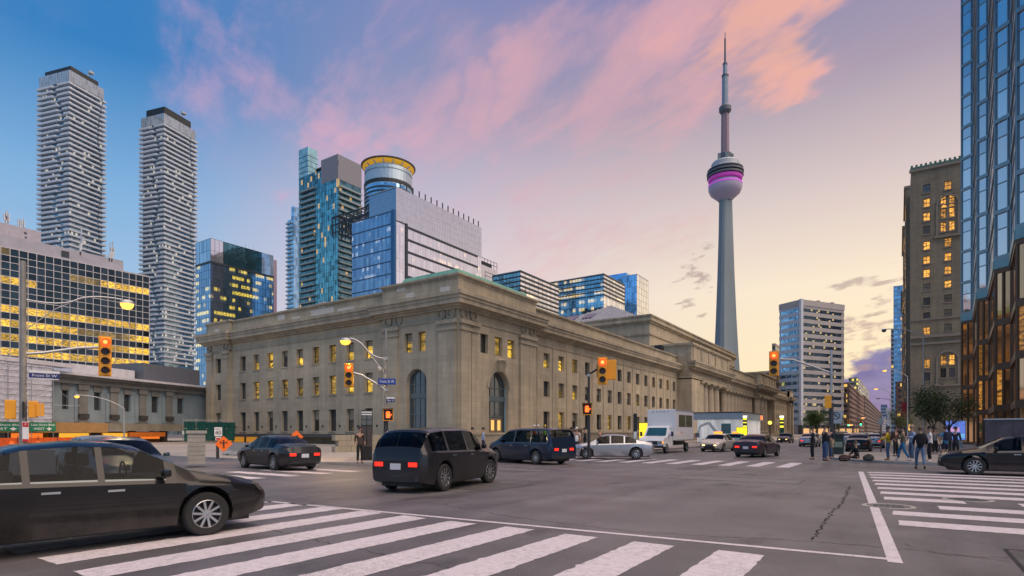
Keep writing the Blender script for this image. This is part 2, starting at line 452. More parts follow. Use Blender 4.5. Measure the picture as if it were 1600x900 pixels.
# ================================================================== GROUND
def asphalt():
    m, t, p = principled('asphalt')
    co = node(t, 'ShaderNodeTexCoord').outputs['Object']
    fine = node(t, 'ShaderNodeTexNoise', {'Vector': co, 'Scale': 55.0, 'Detail': 4.0, 'Roughness': 0.7}).outputs[0]
    spk = node(t, 'ShaderNodeTexVoronoi', {'Vector': co, 'Scale': 38.0}, feature='F1').outputs[0]
    big = node(t, 'ShaderNodeTexNoise', {'Vector': co, 'Scale': 0.28, 'Detail': 5.0, 'Roughness': 0.6}).outputs[0]
    mid = node(t, 'ShaderNodeTexNoise', {'Vector': vmth(t, 'MULTIPLY', co, (1.6, 0.35, 1)), 'Scale': 1.0, 'Detail': 5.0, 'Roughness': 0.6, 'Distortion': 0.6}).outputs[0]
    c = ramp(t, fine, [(0.25, (0.068, 0.064, 0.069)), (0.52, (0.114, 0.107, 0.114)), (0.75, (0.185, 0.174, 0.183))])
    f = mth(t, 'MULTIPLY', mrange(t, big, 0.3, 0.7, 0.66, 1.32), mrange(t, mid, 0.35, 0.7, 0.86, 1.12))
    f = mth(t, 'MULTIPLY', f, mrange(t, spk, 0.05, 0.5, 1.18, 0.95))
    ax, ay, az = node(t, 'ShaderNodeSeparateXYZ', {0: vmth(t, 'ADD', co, vmth(t, 'SCALE', node(t, 'ShaderNodeTexNoise', {'Vector': co, 'Scale': .25, 'Detail': 2.0}).outputs[1], scale=.9))}).outputs
    trk = mth(t, 'SINE', mth(t, 'MULTIPLY', ax, 3.7))                       # polished wheel tracks along the main street
    trk2 = mth(t, 'SINE', mth(t, 'MULTIPLY', ay, 3.4))
    wearn = node(t, 'ShaderNodeTexNoise', {'Vector': vmth(t, 'MULTIPLY', co, (.5, .12, 1)), 'Scale': 1.0, 'Detail': 4.0}).outputs[0]
    f = mth(t, 'MULTIPLY', f, mth(t, 'ADD', 1.0, mth(t, 'MULTIPLY', mth(t, 'MULTIPLY', trk, wearn), .14)))
    f = mth(t, 'MULTIPLY', f, mth(t, 'ADD', 1.0, mth(t, 'MULTIPLY', trk2, .05)))
    oil = node(t, 'ShaderNodeTexNoise', {'Vector': vmth(t, 'MULTIPLY', co, (1.0, .45, 1)), 'Scale': .9, 'Detail': 6.0, 'Roughness': .62}).outputs[0]
    f = mth(t, 'MULTIPLY', f, mrange(t, oil, .56, .68, 1.0, .58))           # oil and rubber stains
    t.links.new(vmth(t, 'SCALE', c, scale=f), p.inputs['Base Color'])
    t.links.new(mrange(t, mid, 0.3, 0.7, 0.42, 0.60), p.inputs['Roughness'])
    p.inputs['Specular IOR Level'].default_value = 0.55
    h = mth(t, 'ADD', mth(t, 'MULTIPLY', fine, 0.7), mth(t, 'MULTIPLY', spk, 0.6))
    t.links.new(node(t, 'ShaderNodeBump', {'Height': h, 'Strength': 0.45, 'Distance': 0.012}).outputs[0], p.inputs['Normal'])
    return m
M_ASPH = asphalt()
def paint_mat():
    m, t, p = principled('road_paint')
    co = node(t, 'ShaderNodeTexCoord').outputs['Object']
    n = node(t, 'ShaderNodeTexNoise', {'Vector': co, 'Scale': 9.0, 'Detail': 8.0, 'Roughness': 0.72}).outputs[0]
    n2 = node(t, 'ShaderNodeTexNoise', {'Vector': co, 'Scale': 0.8, 'Detail': 4.0, 'Roughness': 0.6}).outputs[0]
    sp = node(t, 'ShaderNodeTexNoise', {'Vector': co, 'Scale': 60.0, 'Detail': 3.0, 'Roughness': 0.7}).outputs[0]
    wear = mrange(t, mth(t, 'ADD', mth(t, 'MULTIPLY', n, 0.6), mth(t, 'MULTIPLY', n2, 0.5)), 0.50, 0.66, 0, 1)
    wear = mth(t, 'MULTIPLY', wear, mrange(t, sp, 0.42, 0.58, 0.12, 1.0))
    c = mixc(t, mth(t, 'MULTIPLY', wear, 0.85), (0.60, 0.555, 0.60), (0.20, 0.19, 0.19))
    t.links.new(vmth(t, 'SCALE', c, scale=mrange(t, n2, 0.3, 0.7, 0.86, 1.08)), p.inputs['Base Color'])
    p.inputs['Roughness'].default_value = 0.6
    t.links.new(node(t, 'ShaderNodeBump', {'Height': sp, 'Strength': 0.3, 'Distance': 0.006}).outputs[0], p.inputs['Normal'])
    return m
M_PAINT = paint_mat()
M_CONC = stone_mat('sidewalk_concrete', (0.30, 0.28, 0.27), 1.5, 1.5, 0.7, 0.12)
M_KERB = mat('kerb_concrete', (0.34, 0.32, 0.30), 0.8, var=0.2, bump=0.3)
M_IRON = mat('cast_iron', (0.16, 0.155, 0.16), 0.42, 0.55, var=0.3, scale=9, bump=0.3, bscale=40)
M_CRACK = mat('crack_dark', (0.012, 0.012, 0.013), 0.9)

road = MB().add([(-3000, -400, 0), (3000, -400, 0), (3000, 3500, 0), (-3000, 3500, 0)], [(0, 1, 2, 3)]).build('road', M_ASPH)
road['kind'] = 'structure'

def stripe(pts, z=0.004):
    rr = random.Random(int(pts[0][0] * 97 + pts[0][1] * 31))
    P = []
    n = len(pts)
    for i in range(n):
        a, b = Vector(pts[i]), Vector(pts[(i + 1) % n])
        m = max(1, int((b - a).length / .09))
        d = (b - a).normalized()
        nn = Vector((-d.y, d.x))
        for k in range(m):
            P.append(a.lerp(b, k / m) + nn * rr.gauss(0, .007) - nn * max(0, rr.gauss(-.02, .018)))
    pts = [tuple(q) for q in P]
    return MB().add([(x, y, z) for x, y in pts], [tuple(range(len(pts)))]).build('crosswalk_stripe', M_PAINT, road)
random.seed(5)
# near crosswalk over the main street
xs = []
for k in range(13):
    x = -1.43 - k * 1.17
    w = 0.60
    y0, y1 = 2.7 + random.uniform(-.05, .05), 8.02 + random.uniform(-.03, .03)
    j = lambda: random.uniform(-.02, .02)
    if True:
        stripe([(x - w + j(), y0), (x + j(), y0 + j()), (x + j(), (y0 + y1) / 2), (x + j(), y1), (x - w + j(), y1 + j()), (x - w + j(), (y0 + y1) / 2)])
a, b = ground(300, 773), ground(1397, 876)
MB().add([(a[0], a[1], .004), (b[0], b[1], .004), (b[0], b[1] + .13, .004), (a[0], a[1] + .13, .004)], [(0, 1, 2, 3)]).build('crosswalk_line', M_PAINT, road)
# right-hand crosswalk over the cross street
pA, pB = ground(1340, 737), ground(1393, 879)
def edge_x(y):
    f = (y - pB[1]) / (pA[1] - pB[1])
    return pB[0] + (pA[0] - pB[0]) * f
MB().add([(pA[0] + .02, pA[1], .0045), (pA[0] + .20, pA[1], .0045), (pB[0] + .12, pB[1], .0045), (pB[0] - .04, pB[1], .0045)], [(0, 3, 2, 1)]).build('crosswalk_line', M_PAINT, road)
for k in range(11):
    y = 11.9 + k * 1.46
    w = 0.68
    x0 = edge_x(y) + 0.32 + (0.9 if k == 2 else 0)
    if k == 3:
        stripe([(x0, y), (x0 + 1.55, y), (x0 + 1.55, y + w), (x0, y + w)])
        stripe([(x0 + 2.5, y), (x0 + 4.9, y), (x0 + 4.9, y + w), (x0 + 2.5, y + w)])
    else:
        stripe([(x0, y), (5.3, y + random.uniform(-.02, .02)), (5.3, y + w), (x0, y + w)])
# far crosswalk over the main street
for k in range(12):
    x = -4.1 - k * 1.28
    stripe([(x - .58, 28.4), (x, 28.4), (x, 33.0), (x - .58, 33.0)])
# crosswalk on the left over the cross street
for k in range(9):
    y = 4.2 + k * 1.42
    stripe([(-22.3, y), (-18.2, y), (-18.2, y + .6), (-22.3, y + .6)])
# stop line and lane lines on the main street further west
for y in range(44, 220, 9):
    MB().box(-8.46, y, .003, -8.34, y + 3.2, .0045).build('lane_dash', M_PAINT, road)

# resurfaced patches with tar seams
M_PATCHD = mat('asphalt_patch', (.075, .072, .075), .55, var=.25, scale=6, bump=.4, bscale=60)
M_PATCHL = mat('asphalt_patch_pale', (.14, .135, .135), .6, var=.25, scale=6, bump=.4, bscale=60)
M_TAR = mat('tar_seam', (.022, .022, .023), .45, var=.3, scale=12)
for (x0, y0, x1, y1, m) in ((-13.6, 12.6, -9.2, 14.9, M_PATCHD), (-6.6, 19.6, -2.6, 21.2, M_PATCHL), (1.2, 8.6, 7.0, 10.3, M_PATCHD), (-8.0, 24.6, -6.9, 27.6, M_PATCHD), (-16.0, 20.0, -12.0, 21.1, M_PATCHL)):
    MB().box(x0, y0, .0005, x1, y1, .0022).build('asphalt_patch', m, road)
    sm = MB()
    for (a, b) in (((x0, y0), (x1, y0)), ((x1, y0), (x1, y1)), ((x1, y1), (x0, y1)), ((x0, y1), (x0, y0))):
        sm.bar((a[0], a[1], .0016), (b[0], b[1], .0016), .05, .003)
    sm.build('tar_seam', M_TAR, road)
# cracks in the asphalt
def crack(pix, w, seed):
    rr = random.Random(seed)
    P = []
    for (a, b) in zip(pix[:-1], pix[1:]):
        A, B = Vector(ground(*a)), Vector(ground(*b))
        n = max(3, int((B - A).length / 0.12))
        for i in range(n):
            q = A.lerp(B, i / n)
            P.append(q + Vector((rr.uniform(-.05, .05), rr.uniform(-.05, .05))))
    vs, fs = [], []
    for i, q in enumerate(P):
        ww = w * rr.uniform(.4, 1.3)
        d = (P[min(i + 1, len(P) - 1)] - P[max(i - 1, 0)]).normalized()
        nrm = Vector((-d.y, d.x)) * ww
        vs += [(q.x - nrm.x, q.y - nrm.y, .0038), (q.x + nrm.x, q.y + nrm.y, .0038)]
    fs = [(2 * i, 2 * i + 1, 2 * i + 3, 2 * i + 2) for i in range(len(P) - 1)]
    MB().add(vs, fs).build('crack', M_CRACK, road)
crack([(1328, 760), (1316, 785), (1300, 800), (1287, 822), (1268, 846)], .016, 1)
crack([(660, 783), (800, 808), (1000, 832), (1268, 846), (1360, 853), (1600, 879)], .007, 2)
crack([(1160, 768), (1240, 772), (1330, 761)], .005, 3)
crack([(560, 770), (700, 778), (860, 774), (1010, 786)], .0035, 4)
crack([(1410, 850), (1480, 868), (1600, 872)], .004, 6)
crack([(300, 800), (520, 850), (760, 899)], .006, 7)
crack([(880, 740), (1100, 744), (1290, 742)], .005, 8)


# manhole covers
def manhole(px, py, r, label):
    x, y = ground(px, py)
    o = empty('manhole_cover', label, 'manhole', (x, y, 0), random.uniform(0, 3), 'manhole covers in the intersection')
    MB().lathe([(r + .10, .002), (r + .10, .007), (r + .01, .008), (r + .01, .003)], 32, cap=False).build('collar', M_KERB if r > .37 else M_IRON, o)
    MB().lathe([(r, .002), (r, .008)], 32).build('lid', M_IRON, o)
    g = MB()
    for i in range(-4, 5):
        for j in range(-4, 5):
            if i * i + j * j <= 17 and (i + j) % 2 == 0:
                g.box(i * r / 5 - .04 * r / .35, j * r / 5 - .025, .008, i * r / 5 + .04 * r / .35, j * r / 5 + .025, .013)
    g.build('raised_pattern', M_IRON, o, kind='stuff')
manhole(1133, 757, .36, 'small dark manhole cover in the middle of the intersection')
manhole(1173, 741, .36, 'pale manhole cover just short of the far crosswalk')
manhole(1388, 791, .40, 'large round manhole cover on the right crosswalk line')
manhole(1512, 781, .40, 'dark manhole cover set among the right crosswalk stripes')

# ------------------------------------------------------------------ pavements with kerbs
def pavement(name, poly, h=0.13, mat_=None):
    """poly CCW; top slab with a separate kerb stone band along every edge listed"""
    o = MB().prism(poly, 0.0, h - .004).build(name, M_CONC)
    o['kind'] = 'structure'
    n = len(poly)
    ar = sum(poly[i][0] * poly[(i + 1) % n][1] - poly[(i + 1) % n][0] * poly[i][1] for i in range(n))
    if ar < 0: poly = poly[::-1]
    for i in range(n):
        a, b = Vector(poly[i]), Vector(poly[(i + 1) % n])
        if (b - a).length > 400 or a.length > 300 and b.length > 300: continue
        d = (b - a).normalized()
        nn = Vector((-d.y, d.x)) * 0.16
        ext = -d * .02
        q = [a + ext * 0 - nn * .06, b - nn * .06, b + nn, a + nn]
        MB().prism([(p.x, p.y) for p in q], 0.001, h).build('kerb', M_KERB, o)
    return o
def arc(cx, cy, r, a0, a1, n=7):
    return [(cx + r * math.cos(rad(a0 + (a1 - a0) * i / (n - 1))), cy + r * math.sin(rad(a0 + (a1 - a0) * i / (n - 1)))) for i in range(n)]
SWX, NWX = -17.3, -3.3
sw_poly = [(-140, 18.2), (-26, 18.2)] + arc(-25.5, 26.2, 8.0, -90, 0, 9) + [(SWX - .2, 30), (SWX, 36), (SWX, 900), (-140, 900)]
pavement('pavement_southwest', sw_poly)
nw_poly = [(60, 34.5), (60, 900), (-.7, 900), (-.7, 53.5), (-1.2, 51.2), (-2.2, 50), (NWX, 49), (NWX, 40)] + arc(NWX + 5, 39.5, 5.0, 180, 270, 7)
pavement('pavement_northwest', nw_poly)
# ================================================================== FACADE HELPERS
class Frame:
    """A building's own axes: origin at its near corner, local X along the right-hand face, local Y along the left-hand face."""
    def __init__(s, name, label, cat, cpx, D, a=33.85, group=None):
        s.D = D
        x, y = pt(cpx, D)
        s.h = rad(123.85 - a)
        s.c = Vector((x, y))
        s.r = Vector((math.cos(s.h), math.sin(s.h)))
        s.l = Vector((-math.sin(s.h), math.cos(s.h)))
        s.o = empty(name, label, cat, (x, y, 0), s.h, group)
    def _t(s, px, d, base):
        rx, ry = ray(px)
        return -(base.x * ry - base.y * rx) / (d.x * ry - d.y * rx)
    def ux(s, px, v=0.0):
        return s._t(px, s.r, s.c + s.l * v)
    def vy(s, px, u=0.0):
        return s._t(px, s.l, s.c + s.r * u)
    def z(s, py, u=0.0, v=0.0):
        p = s.c + s.r * u + s.l * v
        return zat(py, -p.x * SY + p.y * CY)
def RF(u, o, z): return (u, -o, z)        # right face: out = -Y local
def LF(u, o, z): return (-o, u, z)        # left face: out = -X local

def wall_holes(mb, fr, u0, u1, z0, z1, holes, depth=0.45, off=0.0):
    """A wall face cut by rectangular openings, with reveals going 'depth' into the wall."""
    us = sorted({u0, u1, *[h[0] for h in holes], *[h[1] for h in holes]})
    zs = sorted({z0, z1, *[h[2] for h in holes], *[h[3] for h in holes]})
    us = [u for u in us if u0 - 1e-6 <= u <= u1 + 1e-6]
    zs = [z for z in zs if z0 - 1e-6 <= z <= z1 + 1e-6]
    fl = fr is LF
    def q(a, b, c, d):
        mb.quad(*((d, c, b, a) if fl else (a, b, c, d)))
    for i in range(len(us) - 1):
        # merge vertical runs
        run = None
        for j in range(len(zs) - 1):
            cu, cz = (us[i] + us[i + 1]) / 2, (zs[j] + zs[j + 1]) / 2
            hole = any(h[0] < cu < h[1] and h[2] < cz < h[3] for h in holes)
            if not hole:
                if run is None: run = zs[j]
            if (hole or j == len(zs) - 2) and run is not None:
                top = zs[j] if hole else zs[j + 1]
                q(fr(us[i], off, run), fr(us[i + 1], off, run), fr(us[i + 1], off, top), fr(us[i], off, top))
                run = None
    for (a, b, c, d) in holes:
        i_ = off - depth
        q(fr(a, off, c), fr(a, off, d), fr(a, i_, d), fr(a, i_, c))
        q(fr(b, off, d), fr(b, off, c), fr(b, i_, c), fr(b, i_, d))
        q(fr(a, off, d), fr(b, off, d), fr(b, i_, d), fr(a, i_, d))
        q(fr(b, off, c), fr(a, off, c), fr(a, i_, c), fr(b, i_, c))

def fbox(mb, fr, u0, u1, o0, o1, z0, z1):
    a, b = fr(u0, o0, z0), fr(u1, o1, z1)
    return mb.box(*a, *b)
WINCACHE = {}
def window(parent, fr, u0, u1, z0, z1, off, frame_mat, pane_matl, rows=2, cols=1, fw=0.07, name='window', sash=True):
    """One window: a sash frame part with a pane sub-part; shared meshes for windows of one size."""
    w, h = round(u1 - u0, 2), round(z1 - z0, 2)
    key = (fr is RF, w, h, rows, cols, frame_mat.name, pane_matl.name, fw)
    if key not in WINCACHE:
        m = MB()
        fbox(m, fr, -w / 2, -w / 2 + fw, -.05, .03, 0, h)
        fbox(m, fr, w / 2 - fw, w / 2, -.05, .03, 0, h)
        fbox(m, fr, -w / 2 + fw, w / 2 - fw, -.05, .03, 0, fw)
        fbox(m, fr, -w / 2 + fw, w / 2 - fw, -.05, .03, h - fw, h)
        for r in range(1, rows):
            fbox(m, fr, -w / 2 + fw, w / 2 - fw, -.05, .028, h * r / rows - fw * .45, h * r / rows + fw * .45)
        for c in range(1, cols):
            uu = -w / 2 + w * c / cols
            fbox(m, fr, uu - fw * .35, uu + fw * .35, -.05, .026, fw, h - fw)
        g = MB()
        a, b, c, d = fr(-w / 2 + .01, -.02, .01), fr(w / 2 - .01, -.02, .01), fr(w / 2 - .01, -.02, h - .01), fr(-w / 2 + .01, -.02, h - .01)
        g.quad(*((d, c, b, a) if fr is LF else (a, b, c, d)))
        WINCACHE[key] = (m.mesh('sash', frame_mat), g.mesh('pane', pane_matl))
    fm, gm = WINCACHE[key]
    o = link(name, fm, parent, fr((u0 + u1) / 2, off, z0))
    link('pane', gm, o)
    if frame_mat is M_SASH and BLR.random() < .38:
        f_ = BLR.choice((.3, .45, .5))
        bk = ('blind',) + key[:3] + (f_,)
        if bk not in WINCACHE:
            b_ = MB(); fbox(b_, fr, -w / 2 + fw, w / 2 - fw, -.016, -.008, h * (1 - f_), h - fw)
            WINCACHE[bk] = b_.mesh('blind', mat('cream_blind', (.30, .27, .20), .8, var=.1))
        link('blind', WINCACHE[bk], o)
    return o
BLR = random.Random(77)
M_SASH = mat('dark_sash', (0.055, 0.052, 0.048), 0.5)

def curtain(parent, fr, u0, u1, z0, z1, nu, nz, glass, frame_mat, mw=0.12, out=0.08, spandrel=None, sp_h=0.0, name='glass_wall', off=0.0, vmul=True, hmul=True, mwz=None):
    """A glazed face: one sheet of glass with real mullion and transom bars standing proud of it."""
    g = MB()
    a, b, c, d = fr(u0, off, z0), fr(u1, off, z0), fr(u1, off, z1), fr(u0, off, z1)
    g.quad(*((d, c, b, a) if fr is LF else (a, b, c, d)))
    go = g.build(name, glass, parent)
    m = MB()
    mwz = mwz or mw
    if vmul:
        for i in range(nu + 1):
            u = u0 + (u1 - u0) * i / nu
            fbox(m, fr, u - mw / 2, u + mw / 2, off - .05, off + out, z0, z1)
    if hmul:
        for j in range(nz + 1):
            z = z0 + (z1 - z0) * j / nz
            fbox(m, fr, u0, u1, off - .05, off + out - .01, z - mwz / 2, z + mwz / 2)
    if m.f: m.build('mullion_grid', frame_mat, parent, kind='stuff')
    if spandrel:
        s_ = MB()
        for j in range(nz):
            z = z0 + (z1 - z0) * j / nz
            fbox(s_, fr, u0, u1, off - .05, off + .03, z + mwz / 2, z + sp_h)
        s_.build('spandrel_bands', spandrel, parent, kind='stuff')
    return go

# ================================================================== THE STATION
M_STONE = stone_mat('station_limestone', (0.42, 0.375, 0.29), 1.9, 0.62, 0.80, 0.20)
M_STONE2 = stone_mat('station_cornice_stone', (0.37, 0.335, 0.265), 2.4, 3.0, 0.82, 0.25)
M_PATCH = mat('new_stone_patch', (0.55, 0.52, 0.47), 0.8, var=0.1, bump=0.2)
M_COPPER = mat('green_copper', (0.13, 0.33, 0.26), 0.65, 0.1, var=0.25, scale=0.8)
M_SASH = mat('dark_sash', (0.055, 0.052, 0.048), 0.5)
M_SASHG = mat('grey_green_sash', (0.10, 0.14, 0.15), 0.5)
P_DARK = pane_mat('station_dark_pane', (0.10, 0.11, 0.12), 0.55, 0.06, 0.05, 0.5)
P_LIT = pane_mat('station_lit_pane', (0.15, 0.12, 0.05), 0.0, 0.2, 0.02, 0.3, (1.0, 0.60, 0.06), 1.0, 0.7)
P_DIM = pane_mat('station_dim_pane', (0.10, 0.09, 0.05), 0.2, 0.1, 0.02, 0.3, (1.0, 0.58, 0.08), 0.30, 0.8)
M_LAMPDARK = mat('dark_metal', (0.03, 0.03, 0.032), 0.45, 0.5)
st = Frame('station_building', 'long beige limestone railway station with cornice and rows of narrow windows', 'building', 716, 62.0)
S = st.o
def SU(px, v=0.0): return st.ux(px, v)
def SV(px, u=0.0): return st.vy(px, u)
ROWS = [(1.72, 4.5), (6.45, 8.85), (10.6, 12.8)]
U_PAV, V_PAV, V_END0, V_END1 = 16.1, 11.6, 44.1, 50.4
rng = random.Random(3)
def pick(lit): return P_LIT if rng.random() < lit else (P_DIM if rng.random() < 0.35 else P_DARK)

def face(fr, u0, u1, z1, off, holes, name='wall', depth=0.5, z0=0.0, m=None):
    mb = MB()
    wall_holes(mb, fr, u0, u1, z0, z1, holes, depth, off)
    return mb.build(name, m or M_STONE, S)
# --- left (cross street) face of the wing: ten bays, three storeys
lw = [17.9 + i * 3.345 + (-2.85) for i in range(9)]          # window left ends, metres from the corner
left_w = [(13.75 + i * 3.36, 13.75 + i * 3.36 + 1.4) for i in range(9)]
holes = []
for (a, b) in left_w:
    for (c, d) in ROWS: holes.append((a, b, c, d))
face(LF, V_PAV, V_END0, 15.2, -0.5, holes)
LITL = {(2, 0): 1, (2, 1): 1, (2, 2): .5, (2, 3): .5, (2, 4): 1, (2, 5): .2, (2, 6): 1, (2, 7): 1, (1, 0): 1, (1, 1): 1, (1, 2): .5, (1, 3): .5, (1, 4): .5, (1, 5): .5, (1, 6): .5, (1, 7): .5}
for i, (a, b) in enumerate(left_w):
    for r, (c, d) in enumerate(ROWS):
        k = LITL.get((r, i), 0)
        window(S, LF, a, b, c, d, -0.95, M_SASH, P_LIT if k == 1 else (P_DIM if k == .5 else P_DARK), 2)
        w = MB(); fbox(w, LF, a - .08, b + .08, -.52, -.40, c - .16, c - .003); w.build('sill', M_STONE2, S)
# little round vents between the lowest windows
for i in range(10):
    v = 13.0 + i * 3.36
    mb = MB(); mb.tube([(0.45, v, 2.35), (0.58, v, 2.35)], .14, 10); mb.build('vent', M_LAMPDARK, S)
# --- corner pavilion, left face
pav_l = [(6.74, 7.94, 10.7, 12.9), (4.69, 5.85, 10.7, 12.9), (4.55, 7.65, 1.72, 8.75)]
face(LF, 0.0, V_PAV, 15.2, 0.0, pav_l)
window(S, LF, 6.74, 7.94, 10.7, 12.9, -.45, M_SASH, P_LIT)
window(S, LF, 4.69, 5.85, 10.7, 12.9, -.45, M_SASH, P_DIM)
# --- corner pavilion, right face
pav_r = [(3.94, 5.45, 10.6, 12.8), (6.75, 8.3, 10.6, 12.8), (9.4, 11.0, 10.6, 12.8), (5.6, 9.6, 1.5, 8.75)]
face(RF, 0.0, U_PAV, 15.2, 0.0, pav_r)
for k, (a, b, c, d) in enumerate(pav_r[:3]):
    window(S, RF, a, b, c, d, -.45, M_SASH, [P_DARK, P_DIM, P_LIT][k])
def arch_fill(fr, u0, u1, z0, z1, m, off=0.0, depth=.5, name='arch_spandrel'):
    """Stone corners that turn the top of a rectangular opening into a round arch."""
    r = (u1 - u0) / 2
    cu, cz = (u0 + u1) / 2, z1 - r
    mb = MB()
    n = 16
    P = [(cu + r * math.cos(math.pi * i / n), cz + r * math.sin(math.pi * i / n)) for i in range(n + 1)]
    for i in range(n):
        (a, b), (c, d) = P[i], P[i + 1]
        qs = [fr(a, off - .002, b), fr(a, off - .002, z1), fr(c, off - .002, z1), fr(c, off - .002, d)]
        mb.quad(*qs)
        mb.quad(fr(a, off, b), fr(c, off, d), fr(c, off - depth, d), fr(a, off - depth, b))
    return mb.build(name, m, S)
def arched_window(fr, u0, u1, z0, z1, door=False):
    w = u1 - u0
    r, cu = w / 2, (u0 + u1) / 2
    o = -.62
    fm = MB()
    zs = z1 - r
    for k in range(5):
        uu = u0 + .06 + (w - .12) * k / 4
        top = zs + math.sqrt(max(0, r * r - (uu - cu) ** 2)) - .02
        fbox(fm, fr, uu - .05, uu + .05, o - .06, o + .05, z0, max(top, zs))
    for z in (z0 + 1.9, z0 + 3.75, z0 + 4.25, z0 + 5.3):
        fbox(fm, fr, u0, u1, o - .06, o + .06, z - .06, z + .06)
    fbox(fm, fr, u0, u1, o - .06, o + .09, z0 + 3.78, z0 + 4.22)
    N = 14
    for i in range(N):
        a, b = math.pi * i / N, math.pi * (i + 1) / N
        fm.bar(fr(cu + (r - .05) * math.cos(a), o, zs + (r - .05) * math.sin(a)), fr(cu + (r - .05) * math.cos(b), o, zs + (r - .05) * math.sin(b)), .12, .12)
    ob = fm.build('arched_window', M_SASHG, S)
    g = MB()
    a, b, c, d = fr(u0, o - .02, z0), fr(u1, o - .02, z0), fr(u1, o - .02, z1), fr(u0, o - .02, z1)
    g.quad(*((d, c, b, a) if fr is LF else (a, b, c, d)))
    g.build('pane', P_DARK, ob)
    if door:
        for k in (0, 1):
            d_ = MB(); u = cu - 1.25 + k * 1.3
            fbox(d_, fr, u, u + 1.2, o + .07, o + .14, z0, z0 + 1.75)
            dd = d_.build('door', mat('bronze_door', (0.25, 0.2, 0.13), 0.5, .3), S)
            p_ = MB(); fbox(p_, fr, u + .3, u + .9, o + .143, o + .15, z0 + .3, z0 + 1.5)
            p_.build('door_pane', glow('warm_doorway', (1.0, .55, .15), .7), dd)
arch_fill(LF, 4.55, 7.65, 1.72, 8.75, M_STONE, 0.0, .6)
arched_window(LF, 4.55, 7.65, 1.72, 8.75)
arch_fill(RF, 5.6, 9.6, 1.5, 8.75, M_STONE, 0.0, .6)
arched_window(RF, 5.6, 9.6, 1.5, 8.75, True)
# raised archivolt ring with a carved keystone
mb = MB()
for i in range(20):
    a, b = math.pi * i / 20, math.pi * (i + 1) / 20
    mb.bar(RF(7.6 + 2.22 * math.cos(a), .03, 6.75 + 2.22 * math.sin(a)), RF(7.6 + 2.22 * math.cos(b), .03, 6.75 + 2.22 * math.sin(b)), .16, .38)
mb.build('archivolt', M_STONE2, S)
mb = MB(); mb.frustum([(7.1, -.45), (8.1, -.45), (8.1, .1), (7.1, .1)], 8.7, [(6.85, -.7), (8.35, -.7), (8.35, .1), (6.85, .1)], 9.7)
mb.lathe([(.1, 9.6), (.5, 9.75), (.62, 10.0), (.3, 10.25), (.05, 10.3)], 10, 7.6, -.35)
mb.build('keystone', M_STONE2, S)
# far-left pavilion
end_l = []
for (c, d) in ROWS: end_l.append((46.4, 47.9, c, d))
face(LF, V_END0, V_END1, 15.2, 0.0, end_l)
for (c, d) in ROWS: window(S, LF, 46.4, 47.9, c, d, -.45, M_SASH, P_DARK)
# returns of the pavilions
MB().quad((0, V_PAV, 0), (0.5, V_PAV, 0), (0.5, V_PAV, 15.2), (0, V_PAV, 15.2)).build('wall', M_STONE, S)
MB().quad((0, V_END0, 0), (0.5, V_END0, 0), (0.5, V_END0, 15.2), (0, V_END0, 15.2)).build('wall', M_STONE, S)
MB().quad((U_PAV, 0, 0), (U_PAV, .5, 0), (U_PAV, .5, 15.2), (U_PAV, 0, 15.2)).build('wall', M_STONE, S)
MB().quad((0, V_END1, 0), (30, V_END1, 0), (30, V_END1, 18.2), (0, V_END1, 18.2)).build('wall', M_STONE, S)
# --- right (main street) wing
U_POR = 75.3
right_w = [(18.75 + i * 4.12, 18.75 + i * 4.12 + 1.65) for i in range(14)]
holes = [(15.95 + .35, 16.95, c, d) for (c, d) in ROWS]
RW = [(2.0, 4.4), (6.4, 8.5), (10.3, 12.3)]
for (a, b) in right_w:
    for (c, d) in RW: holes.append((a, b, c, d))
holes = [h for h in holes if h[1] < U_POR - .3]
face(RF, U_PAV, U_POR, 15.0, -0.5, holes)
for h in holes:
    i = int(round((h[0] - 18.75) / 4.12)); r = 0 if h[2] < 3 else (1 if h[2] < 8 else 2)
    pm = P_DARK
    if (r, i) in ((2, 0), (2, 1), (1, 2)): pm = P_LIT
    elif rng.random() < (.40 if r else .2): pm = P_DIM
    window(S, RF, h[0], h[1], h[2], h[3], -.95, M_SASH, pm, 2)
# shallow pilaster strips between the bays
for i in range(14):
    u = 18.75 + i * 4.12 - 1.75
    if u + 1.1 < U_POR:
        mb = MB(); fbox(mb, RF, u, u + .5, -.5, -.42, 1.2, 13.6); mb.build('pilaster_strip', M_STONE, S)
# --- giant pilasters with capitals on the pavilions
def pilaster(fr, u0, u1, off, o1=.22, z0=.9, z1=13.8):
    mb = MB(); fbox(mb, fr, u0, u1, off - .02, off + o1, z0, z1 - 1.15); p = mb.build('pilaster', M_STONE, S)
    c = MB()
    fbox(c, fr, u0 - .12, u1 + .12, off - .02, off + o1 + .12, z1 - 1.15, z1 - .85)
    fbox(c, fr, u0 - .02, u1 + .02, off - .02, off + o1 + .03, z1 - .85, z1 - .45)
    fbox(c, fr, u0 - .2, u1 + .2, off - .02, off + o1 + .22, z1 - .45, z1 - .02)
    c.build('capital', M_STONE2, p)
    b = MB(); fbox(b, fr, u0 - .12, u1 + .12, off - .02, off + o1 + .12, z0 - .5, z0 + .25); b.build('plinth', M_STONE2, p)
pilaster(LF, .25, 2.7, 0); pilaster(LF, 8.9, 11.2, 0); pilaster(LF, 44.3, 45.6, 0); pilaster(LF, 48.6, 50.2, 0)
pilaster(RF, .25, 2.0, 0); pilaster(RF, 2.25, 3.5, 0, .12); pilaster(RF, 12.0, 14.0, 0); pilaster(RF, 14.2, 15.9, 0, .12)
